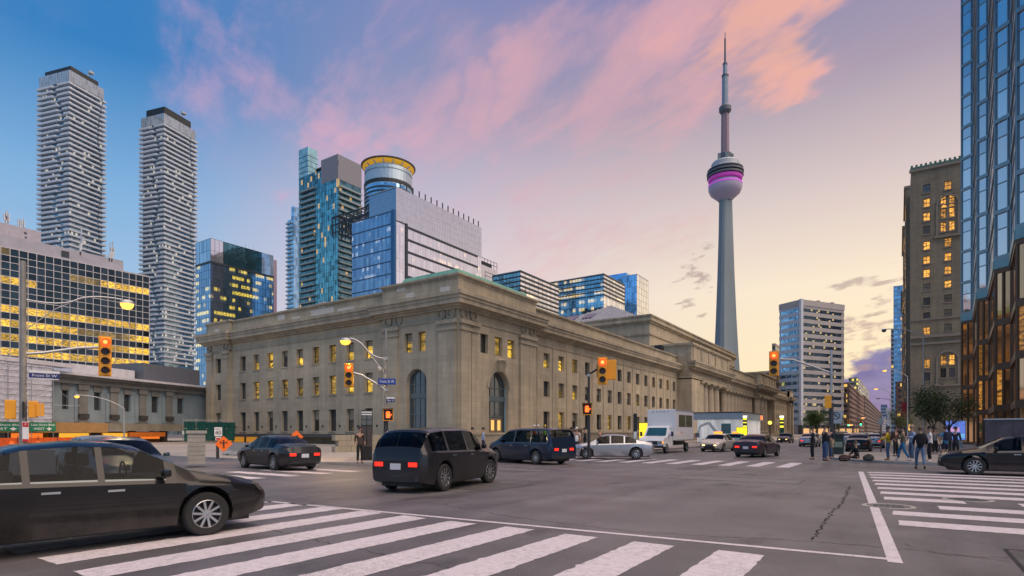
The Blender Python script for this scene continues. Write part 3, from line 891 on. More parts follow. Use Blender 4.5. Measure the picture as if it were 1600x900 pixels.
# roundels in the frieze
def roundel(fr, u, z, r=.52):
    mb = MB()
    for i in range(16):
        a, b = 2 * math.pi * i / 16, 2 * math.pi * (i + 1) / 16
        mb.bar(fr(u + r * math.cos(a), .1, z + r * math.sin(a)), fr(u + r * math.cos(b), .1, z + r * math.sin(b)), .2, .2)
    mb.build('roundel', M_STONE2, S)
for u in (.95, 2.3, 8.9, 10.5, 45.0, 49.5): roundel(LF, u, 14.5)
for u in (.95, 2.6, 13.0, 15.0): roundel(RF, u, 14.5)
# --- string course, cornice and parapet, stepped with the pavilions
def entab(fr, u0, u1, off, top, proj=1.15, z0=13.75, zc=15.2, name='cornice', e0=True, e1=True):
    a, b = u0, u1
    mb = MB()
    fbox(mb, fr, a, b, off - .3, off + .10, z0, z0 + .22)                     # architrave fillet
    for (o, c, d) in ((.35, zc - .35, zc - .1), (.62, zc - .1, zc + .12), (proj - .1, zc + .12, zc + .62), (proj, zc + .62, zc + .98), (proj + .14, zc + .98, zc + 1.36)):
        fbox(mb, fr, a - (o if e0 else 0), b + (o if e1 else 0), off - .3, off + o, c, d)
    mb.build(name, M_STONE2, S)
    p = MB()
    fbox(p, fr, a, b, off - .9, off - .05, zc + 1.36, top - .35)
    p.build('parapet', M_STONE, S)
    c = MB()
    fbox(c, fr, a - (.12 if e0 else 0), b + (.12 if e1 else 0), off - 1.0, off + .10, top - .35, top - .2)
    fbox(c, fr, a - (.25 if e0 else 0), b + (.25 if e1 else 0), off - 1.1, off + .22, top - .2, top)
    c.build('coping', M_STONE2, S)
entab(LF, 0.01, V_PAV, 0.0, 18.75, e0=True, e1=True)
entab(LF, V_PAV + .02, V_END0 - .02, -.5, 18.35, e0=False, e1=False)
entab(LF, V_END0, V_END1, 0.0, 18.45, e0=True, e1=True)
entab(RF, 0.31, U_PAV, 0.0, 18.76, e0=False, e1=True, zc=15.203)
entab(RF, U_PAV + .02, U_POR, -.5, 18.0, e0=False, e1=False, zc=14.75, z0=13.2)
# dentil course under the pavilion coping
d_ = MB()
for i in range(34):
    fbox(d_, LF, .1 + i * .34, .27 + i * .34, -.05, .07, 18.2, 18.39)
for i in range(46):
    fbox(d_, RF, .1 + i * .34, .27 + i * .34, -.05, .07, 18.2, 18.39)
d_.build('dentils', M_STONE2, S, kind='stuff')
# pale replacement blocks in the parapet
for (px, py, w, h) in ((434, 495, 1.6, .75), (458, 498, 1.5, .75), (498, 486, 4.6, .8), (535, 484, 3.2, .8), (626, 449.5, 1.3, .75), (640, 463, 1.3, .8), (695, 454, 1.4, .85), (498, 475, 1.4, .7), (338, 518, 1.3, .7)):
    v = SV(px); off = -.545 if V_PAV < v < V_END0 else -.045
    z = st.z(py, 0, v)
    mb = MB(); fbox(mb, LF, v - w / 2, v + w / 2, off - .02, off + .02, z - h / 2, z + h / 2); mb.build('stone_block', M_PATCH, S)
# roofs
MB().frustum([(.9, .9), (U_PAV, .9), (U_PAV, 10.3), (.9, 10.3)], 18.5, [(1.8, 1.6), (U_PAV, 1.6), (U_PAV, 9.6), (1.8, 9.6)], 19.85).build('copper_roof', M_COPPER, S)
rl = MB()
for u in [7 + i * 1.5 for i in range(7)]: rl.tube([(u, 1.6, 19.8), (u, 1.6, 20.7)], .03, 6)
for z in (20.25, 20.7): rl.tube([(7, 1.6, z), (16, 1.6, z)], .03, 6)
rl.build('railing', M_LAMPDARK, S)
MB().box(.8, 11, 17.4, 60, 50.2, 17.8).build('roof', mat('grey_roof', (.2, .2, .2), .8), S)
MB().box(16.2, 1.4, 17.0, 231, 12, 17.4).build('roof', MATS['grey_roof'], S)
# base plinth along both faces
pl = MB(); fbox(pl, LF, .3, V_END1 - .2, -.4, .35, 0, 1.28); pl.build('plinth', M_STONE2, S)
pl = MB(); fbox(pl, RF, .3, 231, -.4, .36, 0, 1.1); pl.build('plinth', M_STONE2, S)
# long service canopy along the cross street side
cn = MB(); fbox(cn, LF, 13, 46, .4, 2.6, .95, 1.35); cn.build('canopy', mat('dark_canopy', (.06, .065, .07), .5), S)
for i in range(5):
    mb = MB(); fbox(mb, LF, 30 + i * 3.2, 32.6 + i * 3.2, .36, .40, .1, .9); mb.build('lit_opening', glow('amber_opening', (1.0, .42, .05), .35), S)

# --- central portico: end pavilions with columns, colonnade between
M_COLUMN = stone_mat('column_stone', (0.44, 0.385, 0.31), 9, 2.2, 0.85, 0.22)
COLMESH = {}
def column(u, o, z0, z1, r=1.0):
    key = (round(r, 2), round(z1 - z0, 1))
    if key not in COLMESH:
        h = z1 - z0
        a = MB().lathe([(r, .75), (r * .99, h * .33), (r * .93, h * .66), (r * .84, h - 1.1)], 18, cap=False).mesh('column', M_COLUMN, 60)
        b = MB().lathe([(r * .86, h - 1.1), (r * .96, h - 1.0), (r * .88, h - .95), (r * .9, h - .7), (r * 1.18, h - .4)], 18); b.box(-r * 1.25, -r * 1.25, h - .4, r * 1.25, r * 1.25, h)
        c = MB().box(-r * 1.3, -r * 1.3, 0, r * 1.3, r * 1.3, .35); c.lathe([(r * 1.25, .35), (r * 1.22, .55), (r * 1.05, .75)], 18)
        COLMESH[key] = (a, b.mesh('capital', M_STONE2), c.mesh('base', M_STONE2))
    a, b, c = COLMESH[key]
    ob = link('column', a, S, RF(u, o, z0))
    link('capital', b, ob); link('base', c, ob)
ZC0, ZC1 = 1.2, 12.9
PO = 2.6
UA0, UA1, UB0, UB1, UE = 75.3, 108.5, 147.5, 176.0, 231.5
for (a, b) in ((UA0, UA1), (UB0, UB1)):
    face(RF, a, b, 13.2, -1.2 if False else -.6, [], z0=0)
    mb = MB()
    sol = 9.0 if a == UA0 else 0.8
    fbox(mb, RF, a, a + sol, -.6, PO, 0, 13.2)
    fbox(mb, RF, b - .9, b, -.6, PO - .3, 0, 13.2) if b == UB1 else None
    fbox(mb, RF, a, b, -.6, PO, 12.95, 13.6)
    mb.build('wall', M_STONE, S)
    pod = MB(); fbox(pod, RF, a - .2, b + .2, -.6, PO + .9, 0, ZC0); pod.build('podium', M_STONE2, S)
    entab(RF, a, b, PO, 20.3, proj=1.1, z0=13.6, zc=15.4, e0=True, e1=True)
    bd = MB(); fbox(bd, RF, a + .2, b - .2, -8, PO - .6, 13.6, 20.4); bd.build('attic', M_STONE, S)
    for k in range(6):
        u = a + 1.5 + k * (b - a - 3) / 5
        mb = MB(); fbox(mb, RF, u - .7, u + .7, PO - .06, PO + .12, 16.9, 19.85); mb.build('attic_pier', M_STONE2, S)
    cap = MB(); fbox(cap, RF, a - .3, b + .3, -8.2, PO + .35, 20.3, 20.75); cap.build('coping', M_STONE2, S)
for px in (1089.7, 1099.2, 1108.5, 1117.3):
    column(SU(px, -1.6), 1.6, ZC0, ZC1, 1.05)
for px in (1181.4, 1188.7, 1193.8):
    column(SU(px, -1.6), 1.6, ZC0, ZC1, 1.05)
face(RF, UA1, UB0, 13.4, -3.6, [])
nc = 9
for i in range(nc):
    column(UA1 + 3.2 + i * (UB0 - UA1 - 5) / (nc - .6), .1, ZC0, ZC1, 1.0)
pod = MB(); fbox(pod, RF, UA1 + .2, UB0 - .2, -3.6, 2.0, 0, ZC0 - .003); pod.build('podium', M_STONE2, S)
bd = MB(); fbox(bd, RF, UA1, UB0, -6, 1.1, 12.95, 17.6); bd.build('attic', M_STONE, S)
entab(RF, UA1, UB0, 1.1, 19.2, proj=1.0, z0=13.4, zc=15.2, e0=False, e1=False)
# --- far wing and end pavilion
holes = [(UB1 + 3 + i * 4.2, UB1 + 4.6 + i * 4.2, c, d) for i in range(10) for (c, d) in RW]
face(RF, UB1, 222, 15.0, -.5, holes)
for h in holes: window(S, RF, *h, -.95, M_SASH, P_DIM if rng.random() < .3 else P_DARK, 2)
entab(RF, UB1, 222, -.5, 18.0, e0=False, e1=False, zc=14.75, z0=13.2)
face(RF, 222, UE, 15.2, .6, [])
entab(RF, 222, UE, .6, 19.3)
MB().box(222, -.6, 0, UE, 30, 19).build('wall', M_STONE, S)
pilaster(RF, 222.4, 224.8, .6); pilaster(RF, 228.6, 231.2, .6)
# --- great hall block above the centre, with its metal roof and skylights
HV = 8.0
hu0, hu1 = SU(1015, HV), SU(1148, HV)
hz = st.z(491, hu0, HV)
MB().box(hu0, HV, 15, hu1, HV + 30, hz - 1.9).build('hall_wall', M_STONE, S)
for (o, c, d) in ((.25, hz - 4.6, hz - 4.2), (.35, hz - 1.9, hz - 1.5), (.7, hz - 1.5, hz - .9), (.35, hz - .9, hz - .35), (.55, hz - .35, hz)):
    MB().box(hu0 - o, HV - o, c, hu1 + o, HV + 30, d).build('hall_cornice', M_STONE2, S)
M_ROOFM = mat('standing_seam_metal', (.30, .32, .36), .45, .5, var=.15)
rz0, rz1 = hz + .05, hz + 6.0
MB().add([(hu0, HV + 3, rz0), (hu1, HV + 3, rz0), (hu1, HV + 27, rz0), (hu0, HV + 27, rz0), (hu0 + 12, HV + 15, rz1), (hu1 - 12, HV + 15, rz1)],
         [(0, 1, 5, 4), (1, 2, 5), (2, 3, 4, 5), (3, 0, 4)]).build('hall_roof', M_ROOFM, S)
for k in range(26):                                         # seams
    t_ = k / 25
    mb = MB()
    mb.bar((hu0 - .02, HV + 3 + 24 * t_, rz0 + .08), (hu0 + 12 - 12 * abs(t_ - .5) * 0.0 if abs(t_ - .5) < .001 else hu0 + 12 * (1 - abs(2 * t_ - 1)), HV + 3 + 24 * t_, rz0 + .1 + 5.95 * (1 - abs(2 * t_ - 1))), .16, .16)
    mb.build('roof_seam', M_ROOFM, S)
for (v0, v1) in ((15.5, 18.5), (20.5, 24)):
    mb = MB()
    f = lambda u, v: (u, HV + v, rz0 + .25 + 5.95 * (u - hu0) / 12)
    mb.quad(f(hu0 + 2.2, v0), f(hu0 + 2.2, v1), f(hu0 + 5.5, v1), f(hu0 + 5.5, v0))
    mb.build('skylight', mat('skylight_glass', (.12, .10, .13), .15, .3), S)
MB().box(68, 1.5, 17.4, 69.6, 3, 19.6).build('roof_fan', M_LAMPDARK, S)
MB().box(hu0 + 10, HV + 3, 15, hu1, HV + 29, hz).build('hall_core', M_STONE, S)
# --- walls of the moat in front of the main street side
def low_wall(name, label, x0, x1, y0, y1, z, m=M_STONE2, coping=.18):
    o = empty(name, label, 'wall', (x0, y0, 0))
    MB().box(0, 0, 0, x1 - x0, y1 - y0, z - coping).build('wall_body', m, o)
    MB().box(-.1, -.1, z - coping, x1 - x0 + .1, y1 - y0 + .1, z).build('coping', m, o)
low_wall('moat_wall', 'low grey stone wall in front of the arched station doorway', -30.6, -30.0, 36.5, 56.0, 1.55)
low_wall('moat_wall', 'low stone wall running on past the red hand signal towards the truck', -30.6, -30.0, 58.6, 92.0, 1.62)
low_wall('moat_pier', 'square brown stone pier between the two low grey walls', -31.0, -29.6, 56.3, 58.3, 2.0, stone_mat('brown_pier_stone', (.24, .17, .13), .8, .4))
# ================================================================== BACKGROUND BUILDINGS
M_WHITEC = mat('white_balcony', (0.48, 0.53, 0.60), 0.55, var=0.08)
M_ALU = mat('aluminium', (0.50, 0.52, 0.55), 0.4, 0.6, var=0.08)
M_DKFR = mat('dark_frame', (0.035, 0.045, 0.055), 0.4, 0.4, var=0.1)
M_BLACKC = mat('black_cladding', (0.012, 0.018, 0.022), 0.5, var=0.1)
M_CONCG = mat('pale_concrete', (0.33, 0.33, 0.38), 0.85, var=0.12, scale=.4)

# ---------------------------------------------------------------- grid-fronted office block on the left
def grid_office():
    f = Frame('office_building', 'wide dark glass office block with white window grid behind the rail viaduct', 'building', 233, 170.0)
    # its glazed front runs east from the near corner: local -X
    o = f.o
    u0 = f.ux(-40)
    z1, z0 = f.z(433), 8.0
    zbot = f.z(583)
    MB().box(u0, .3, 0, 0, 40, z1 + .4).build('core', M_CONCG, o)
    P_O = [pane_mat('office_dark_pane', (.05, .062, .07), .8, .04, .012, .35),
           pane_mat('office_lit_pane', (.14, .12, .06), .5, .06, .015, .3, (1, .55, .04), .95, 1.1),
           pane_mat('office_dim_pane', (.12, .12, .08), .7, .05, .015, .3, (1, .50, .03), .22, 1.0)]
    cw = 1.78
    nc = int(-u0 / cw)
    fh = 3.42
    nf = int((z1 - zbot) / fh + .5)
    fh = (z1 - zbot) / nf
    meshes = {}
    for i in range(3):
        for tall in (0, 1):
            h = (fh * .52 - .14) if tall else (fh * .48 - .14)
            meshes[(i, tall)] = MB().quad((-cw / 2 + .08, 0, 0), (cw / 2 - .08, 0, 0), (cw / 2 - .08, 0, h), (-cw / 2 + .08, 0, h)).mesh('pane', P_O[i])
    rr = random.Random(8)
    stuff = [MB(), MB(), MB()]
    count = 0
    cells = []
    for r in range(nf):
        z = zbot + r * fh
        p_on = [.75, .72, .62, .55, .30, .22, .25, .08, .12, .03, .0][min(10, r)]
        run, on = 0, 0
        for c in range(nc):
            if run <= 0:
                on = rr.random()
                run = rr.randint(2, 7)
            run -= 1
            st_ = 1 if on < p_on else (2 if on < p_on + .15 and r < 9 else 0)
            cells.append((c, z, st_))
    cells.sort(key=lambda q: -q[0])           # leftmost columns show largest
    for (c, z, st_) in cells:
        x = -(c + .5) * cw
        if count < 296:
            link('pane', meshes[(st_, 1)], o, (x, .0, z + fh * .48 + .07))
            link('pane', meshes[(0, 0)], o, (x, .0, z + .07))
            count += 2
        else:
            for (h0, h1, s_) in ((fh * .48 + .07, fh - .07, st_), (.07, fh * .48 - .07, 0)):
                stuff[s_].quad((x - cw / 2 + .08, 0, z + h0), (x + cw / 2 - .08, 0, z + h0), (x + cw / 2 - .08, 0, z + h1), (x - cw / 2 + .08, 0, z + h1))
    for i in range(3):
        if stuff[i].f: stuff[i].build('panes', P_O[i], o, kind='stuff')
    m = MB()
    M_GRID = mat('white_grid_frame', (.50, .49, .50), .45, .2, var=.06)
    for c in range(nc + 1):
        m.box(-c * cw - .07, -.14, zbot, -c * cw + .07, .3, z1)
    for r in range(nf + 1):
        for dz in (0, fh * .48):
            if r == nf and dz > 0: continue
            m.box(-nc * cw, -.12, zbot + r * fh + dz - .075, 0, .3, zbot + r * fh + dz + .075)
    m.build('window_grid', M_GRID, o, kind='stuff')
    # set-back roof storey, plant room, aerials
    MB().box(u0, 2.0, z1, -6, 34, z1 + 3.6).build('roof_storey', M_CONCG, o)
    a = -(f.ux(64) - 0) * -1
    ua, ub = f.ux(-2, 3.0), f.ux(64, 3.0)
    zt = f.z(362, ub, 3.0)
    MB().box(ua, 3.0, z1 + 3.6, ub, 14, zt).build('plant_room', mat('lilac_concrete', (.38, .36, .42), .8), o)
    for k in range(3): MB().box(ua + 5 + k * .2, 2.9, zt - 1.5 - k * 1.1, ub - 3, 3.0, zt - 1.1 - k * 1.1).build('louvre', M_DKFR, o)
    for px, h in ((12, 6), (8, 5), (30, 4), (36, 4.5)):
        u = f.ux(px, 6)
        an = MB().tube([(u, 6, zt - .2), (u, 6, zt + h * .7)], .12, 6)
        an.box(u - .35, 5.8, zt + h * .3, u - .1, 6.2, zt + h * .65).box(u + .1, 5.8, zt + h * .2, u + .35, 6.2, zt + h * .55)
        an.build('aerial', M_ALU, o)
    for px, h in ((127, 7), (172, 4.5), (176, 5)):
        u = f.ux(px, 2.4)
        an = MB().tube([(u, 2.4, z1 + 1), (u, 2.4, z1 + 3.6 + h)], .16, 6)
        for k in range(3): an.box(u - .5 + .3 * k, 2.0, z1 + 2.6 + k * h * .22, u - .2 + .3 * k, 2.3, z1 + 4.6 + k * h * .22)
        an.build('aerial', M_ALU, o)
    MB().box(f.ux(96, 1.9), 1.85, z1 + 1.2, f.ux(108, 1.9), 2.0, z1 + 2.8).build('louvre', M_DKFR, o)
grid_office()

# ---------------------------------------------------------------- the two balcony towers
def balcony_tower(label, cpx, D, pxl, pxr, ytop, ycrown, ywall, seed, a=17.5):
    f = Frame('apartment_tower', label, 'tower', cpx, D, a, 'pair of white balconied towers')
    o = f.o
    W, L = f.ux(pxr), f.vy(pxl)
    z_top, z_cr, z_w = f.z(ytop) + 2.5, f.z(ycrown), f.z(ywall)
    G = glass_mat('tower_glass_%d' % seed, (.22, .31, .38), 1.3, 3.1, .05, (1, .9, .75), .5, .8, .1, .02, .45, floors=False, streak=False)
    MB().box(1.6, 1.6, 0, W - 1.6, L - 1.6, z_w).build('core', G, o)
    MB().box(.9, .9, z_w, W - .9, L - .9, z_cr).build('crown_glazing', glass_mat('crown_glass_%d' % seed, (.40, .46, .50), 1.6, 6, 0, metal=.55, rough=.15, tilt=.02), o)
    cm = MB()
    for k in range(int(W / 1.6)): cm.box(.9 + k * 1.6, .8, z_w, 1.02 + k * 1.6, .9, z_cr)
    for k in range(int(L / 1.6)): cm.box(.8, .9 + k * 1.6, z_w, .9, 1.02 + k * 1.6, z_cr)
    cm.build('crown_fins', M_ALU, o, kind='stuff')
    MB().prism([(3, 3), (W - 3, 3), (W - 3, L - 6), (W - 6, L - 3), (3, L - 3)], z_cr, z_top).build('plant_level', M_BLACKC, o)
    # window washing rig on the roof
    rg = MB().tube([(W * .62, 5, z_top), (W * .66, 4, z_top + 3)], .5, 8); rg.lathe([(.2, z_top + 2), (1.6, z_top + 2.6), (1.8, z_top + 3.8), (.6, z_top + 4.6)], 10, W * .68, 3.5)
    rg.build('roof_rig', M_ALU, o)
    fh = 3.12
    n = int((z_w - 8) / fh)
    rr = random.Random(seed)
    c1, c2 = .42, .62
    for i in range(n):
        z = z_w - (i + 1) * fh + 1.0
        if z < 45: break
        mb = MB()
        # wavy balcony fronts: each floor breaks at its own place
        g0 = .30 + .12 * math.sin(i * .55 + seed) + rr.uniform(-.025, .025)
        g1 = g0 + rr.uniform(.07, .14)
        mb.prism([(-.1, -.1), (1.7, -.1), (1.7, L * g0), (.5, L * g0), (-.1, L * g0 - 1.0)], z, z + 1.28)
        mb.prism([(-.1, L * g1 + 1.0), (.5, L * g1), (1.7, L * g1), (1.7, L + .1), (-.1, L + .1)], z, z + 1.28)
        mb.box(.6, L * g0, z, 1.7, L * g1, z + .3)
        h0 = .80 + .06 * math.sin(i * .35 + seed * 2)
        mb.box(1.7, -.1, z, W * h0, 1.7, z + .75)
        mb.box(1.7, -.1, z + .75, W * h0, .0, z + 1.05)
        mb.box(W * (h0 + .05), -.1, z, W + .1, 1.7, z + 1.2)
        mb.box(W * h0, .5, z, W * (h0 + .05), 1.7, z + .3)
        mb.box(W - 1.7, 1.7, z, W + .1, L + .1, z + 1.2)
        mb.build('balcony', M_WHITEC, o)
balcony_tower('taller white balconied apartment tower at far left above the office block', 108, 355, 57, 166, 103, 107, 124, 1)
balcony_tower('shorter white balconied apartment tower beside the blue glass office', 256, 380, 217, 309, 167, 175, 190, 2, 19.0)

# ---------------------------------------------------------------- blue glass office with yellow lit floors
def blue_office():
    f = Frame('glass_office', 'low blue glass office with rows of yellow lit floors beside the white tower', 'building', 329, 285)
    o = f.o
    W, L = f.ux(427), f.vy(306)
    zt = f.z(372)
    zm = f.z(409)
    Wb = f.ux(349)
    G1 = glass_mat('blue_glass_lit', (.34, .56, .74), 1.6, 3.9, .42, (1, .72, .05), 1.0, .9, .05, .015, .25)
    G2 = glass_mat('blue_glass_top', (.42, .58, .72), 3.0, 7, 0, tilt=.02)
    G3 = glass_mat('green_glass_top', (.10, .24, .28), 3.0, 7, 0, tilt=.02)
    MB().box(.3, .3, 0, W - .3, L, zt - .3).build('core', M_DKFR, o)
    curtain(o, RF, 0, Wb, 0, zm, 4, 22, glass_mat('pale_blue_glass', (.52, .62, .78), 1.6, 3.9, .30, (1, .72, .05), 1.0, .9, .05, .015), M_DKFR, .1, .06)
    curtain(o, RF, Wb, W, 0, zm, 18, 22, G1, M_DKFR, .12, .08)
    curtain(o, LF, 0, L, 0, zm, 8, 22, glass_mat('deep_blue_glass', (.26, .44, .62), 1.6, 3.9, .40, (1, .72, .05), 1.0, .9, .05, .015), M_DKFR, .1, .06)
    curtain(o, RF, 0, Wb, zm, zt, 3, 2, glass_mat('rose_glass', (.86, .80, .82), 3.0, 7, 0), M_DKFR, .1, .06)
    curtain(o, RF, Wb, W * .80, zm, zt, 9, 2, G3, M_DKFR, .1, .06)
    curtain(o, RF, W * .80, W, zm, zt, 3, 2, glass_mat('white_glass', (.88, .88, .90), 3.0, 7, 0), M_ALU, .1, .06)
    curtain(o, LF, 0, L, zm, zt, 4, 2, G2, M_DKFR, .1, .06)
    MB().box(-.3, -.3, zm - .5, W + .3, L, zm + .5).build('ledge', M_DKFR, o)
    MB().box(W, .5, 0, W + 2.5, 12, f.z(405, W)).build('side_wing', mat('mauve_panel', (.34, .26, .34), .6), o)
    for u in (W * .55, W * .68): MB().tube([(u, 1, zt), (u, 1, zt + 2.2)], .12, 6).build('roof_mast', M_ALU, o)
blue_office()

# ---------------------------------------------------------------- teal condominium tower
def teal_condo():
    f = Frame('condominium_tower', 'dark teal glass condominium tower with striped balconies and a tall corner fin', 'tower', 528, 335, 33.85)
    o = f.o
    Lm = f.vy(493); L = f.vy(467); W = f.ux(565)
    zt = f.z(253)
    zp = f.z(243)
    G = glass_mat('teal_glass', (.14, .36, .41), 1.5, 3.0, .035, (1, .6, .2), .5, .85, .08, .03, .55, floors=False, streak=False)
    GD = glass_mat('teal_dark_glass', (.10, .22, .25), 1.5, 3.0, .05, (1, .6, .2), .5, .8, .1, .03, .5, floors=False, streak=False)
    MB().box(.2, .2, 0, W - .2, L - .2, zt - .5).build('core', GD, o)
    curtain(o, LF, 0, Lm, 0, zt, 10, 44, G, M_DKFR, .10, .06)
    # grey penthouse block over the right face
    MB().box(-.1, 0, zt - 9.5, W, 15, zp + 1).build('penthouse', mat('grey_panel', (.20, .20, .23), .6), o)
    # balconies on both flanks
    nf = 43
    fh = (zt - 12) / nf
    M_BAL = mat('balcony_glass', (.24, .30, .31), .35, .2, var=.15)
    for i in range(nf - 1):
        z = 8 + i * fh
        if z < 55: continue
        MB().box(-1.3, Lm + .3, z, .2, L - 1.5, z + 1.0).build('balcony', M_BAL, o)
        if z < zt - 14: MB().box(.8, -1.4, z, W * .96, .2, z + 1.0).build('balcony', M_BAL, o)
    # corner fin standing above the roof
    MB().box(1, L - 7.5, 0, 8.0, L + 1.5, f.z(233, 0, L)).build('fin', glass_mat('fin_glass', (.30, .52, .56), 2.2, 4.2, 0, tilt=.03, rough=.2, metal=.5), o)
    fin = MB()
    for k in range(6): fin.box(.9, L - 7.6, zt - 4 + k * 3.2, 8.1, L - 7.45, zt - 3.8 + k * 3.2).box(.86, L - 7.5, zt - 4 + k * 3.2, 1.0, L + 1.5, zt - 3.8 + k * 3.2)
    fin.build('fin_joints', M_DKFR, o, kind='stuff')
    MB().box(0, -.12, zt - 1.2, .35, Lm, zt + 1.0).build('roof_edge', M_DKFR, o)
teal_condo()
def slim_blue():
    f = Frame('condominium_tower', 'slim pale blue tower half hidden behind the dark teal one', 'tower', 459, 420)
    o = f.o
    L, W = f.vy(449), f.ux(480)
    zt = f.z(322)
    G = glass_mat('slim_blue_glass', (.30, .50, .66), 1.6, 3.0, 0, metal=.85, tilt=.03, vary=.4)
    MB().box(0, 0, 0, W, L, zt - 9).box(0, 0, zt - 9, W, L * .4, zt).build('tower_body', G, o)
    for i in range(int((zt - 60) / 3.1)):
        z = zt - 12 - i * 3.1
        MB().box(-1.0, L * .2, z, .2, L + .9, z + .9).build('balcony', mat('blue_balcony', (.30, .42, .48), .5), o)
slim_blue()

# ---------------------------------------------------------------- blue and silver office in the centre, round tower, roof truss
def silver_office():
    f = Frame('glass_office', 'big blue and silver glass office with black posts along its roof edge', 'building', 619, 262)
    o = f.o
    W, L = f.ux(752), f.vy(550)
    zt = f.z(291)
    zb = f.z(328)
    GB = glass_mat('azure_sky_side_glass', (.42, .66, .95), 1.5, 4.0, .22, (1, .95, .9), .5, .92, .05, .012, .18)  # blue sky mirrored on the left face is put into this tint
    GW = glass_mat('silver_sunset_side_glass', (.86, .84, .88), 1.5, 4.0, .10, (1, .6, .2), .5, .92, .07, .014, .10)  # pale sunset sky mirrored on the right face is put into this tint
    GT = glass_mat('louvre_glass', (.66, .66, .71), 1.5, 3.0, 0, metal=.85, rough=.14, tilt=.004, vary=.05)
    MB().box(.4, .4, 0, W - .3, L - .3, zb - .6).build('core', M_DKFR, o)
    MB().box(.35, .4, zb - .6, W - .3, 18, zt - .4).build('upper_core', mat('blue_grey_metal', (.24, .36, .48), .3, .7), o)
    curtain(o, LF, 0, L, 0, zb, 34, 18, GB, mat('navy_mullion', (.05, .09, .16), .4, .4), .13, .16, mwz=.5)
    zc = f.z(343)
    U1 = f.ux(635)
    curtain(o, RF, 0, U1, 0, zc, 3, 17, GW, M_ALU, .08, .05, mwz=.12)
    curtain(o, RF, U1, W - 3.5, 0, zc - 1, 46, 17, GW, M_ALU, .08, .05, hmul=False)
    curtain(o, RF, W - 3.5, W, 0, zc - 1, 2, 17, GW, M_ALU, .08, .05, mwz=.12)
    bands = (zc - 1)
    for j in range(17):
        z = bands * (j + 1) / 17
        if z > 40: MB().box(U1, -.35, z - .9, W - 3.5, .3, z).build('sunshade_band', M_DKFR, o)
    MB().box(U1 - .7, -.5, 0, U1 + .5, .3, zc).build('corner_fin', M_DKFR, o)
    MB().box(-1.2, -.2, 0, -.1, 2.2, f.z(328)).build('corner_fin', mat('deep_blue_fin', (.03, .12, .26), .4, .3), o)
    curtain(o, RF, 0, W, zc - .8, zt, 52, 5, GT, M_ALU, .09, .06)
    MB().box(0, .1, zt - .3, W, 18, zt).build('roof_edge', M_ALU, o)
    for k in range(15):
        u = 3 + k * (W - 5) / 14
        MB().box(u - .22, .3, zt, u + .22, .7, zt + 3.2).build('roof_post', M_BLACKC, o)
    # steel frame on the low roof beyond
    t_ = MB()
    v0, v1 = L * .55, L + 22
    for z in (zb + 1, zb + 5, zb + 9):
        for x in (6, 12, 18):
            t_.bar((x, v0, z), (x, v1, z), .5)
    for k in range(14):
        v = v0 + (v1 - v0) * k / 13
        for x in (6, 12, 18): t_.bar((x, v, zb - 1), (x, v, zb + 9), .45)
        t_.bar((6, v, zb + 9), (18, v, zb + 9), .4)
    t_.build('roof_truss', M_DKFR, o)
    # cradle crane beyond the far end of the roof
    cr = MB().bar((W + 2, 4, zt - 34), (W + 12, 2, zt - 33), .7); cr.box(W + 7, 1, zt - 36, W + 10, 3, zt - 32)
    cr.build('roof_crane', M_BLACKC, o)
    lt = MB().box(W, .6, 0, W + 16, 14, f.z(412, W)); lt.build('low_wing', mat('low_wing_panel', (.55, .52, .55), .6), o)
    rl = MB()
    zz = f.z(412, W)
    for k in range(6): rl.tube([(W + 1 + k * 3, .9, zz), (W + 1 + k * 3, .9, zz + 4)], .15, 5)
    for z in (2, 4): rl.tube([(W + 1, .9, zz + z), (W + 16, .9, zz + z)], .15, 5)
    rl.box(W + 3, 1.6, zz, W + 12, 5, zz + 2.6)
    rl.build('roof_guard', M_DKFR, o)
silver_office()
def round_tower():
    x, y = pt(607, 310)
    o = empty('round_tower', 'round glass tower with flat yellow lit disc roof', 'tower', (x, y, 0), rad(20))
    D = 310
    s_ = D / FPX
    r = 36.5 * s_
    zz = lambda py: zat(py, D)
    G = glass_mat('round_blue_glass', (.30, .52, .70), 2.2, 3.4, .05, (1, .9, .7), .5, .9, .06, .02, .3)
    MB().lathe([(r, 0), (r, zz(300))], 40).build('glass_drum', G, o)
    up = MB().lathe([(r, zz(300)), (r, zz(280)), (r * .97, zz(280)), (r * .97, zz(277)), (r * 1.0, zz(277)), (r * 1.0, zz(272)), (r * .86, zz(272)), (r * .86, zz(268))], 40)
    up.build('upper_drum', mat('pale_metal_panel', (.42, .50, .55), .35, .6, var=.1), o)
    for py in (318, 312, 306, 330, 324, 336, 342): MB().lathe([(r + .25, zz(py) - .35), (r + .25, zz(py) + .35)], 40, cap=False).build('floor_band', M_DKFR, o)
    MB().lathe([(r + .3, zz(296) - .9), (r + .3, zz(296) + .9)], 40, cap=False).build('floor_band', M_BLACKC, o)
    dk = MB().lathe([(r * .55, zz(263)), (r * 1.12, zz(264)), (r * 1.15, zz(262.5)), (r * .9, zz(259)), (r * .3, zz(257))], 40)
    dk.build('disc_roof', mat('disc_metal', (.16, .15, .13), .5, .5), o)
    MB().lathe([(r * .58, zz(263.6)), (r * 1.08, zz(264.5))], 40, cap=False).build('lit_soffit', glow('yellow_soffit', (1, .55, .05), .32), o)
    for k in range(14):
        t = 2 * math.pi * k / 14
        MB().tube([(r * .8 * math.cos(t), r * .8 * math.sin(t), zz(269)), (r * .98 * math.cos(t), r * .98 * math.sin(t), zz(263.5))], .45, 6).build('strut', mat('pale_strut', (.6, .6, .62), .4), o)
round_tower()

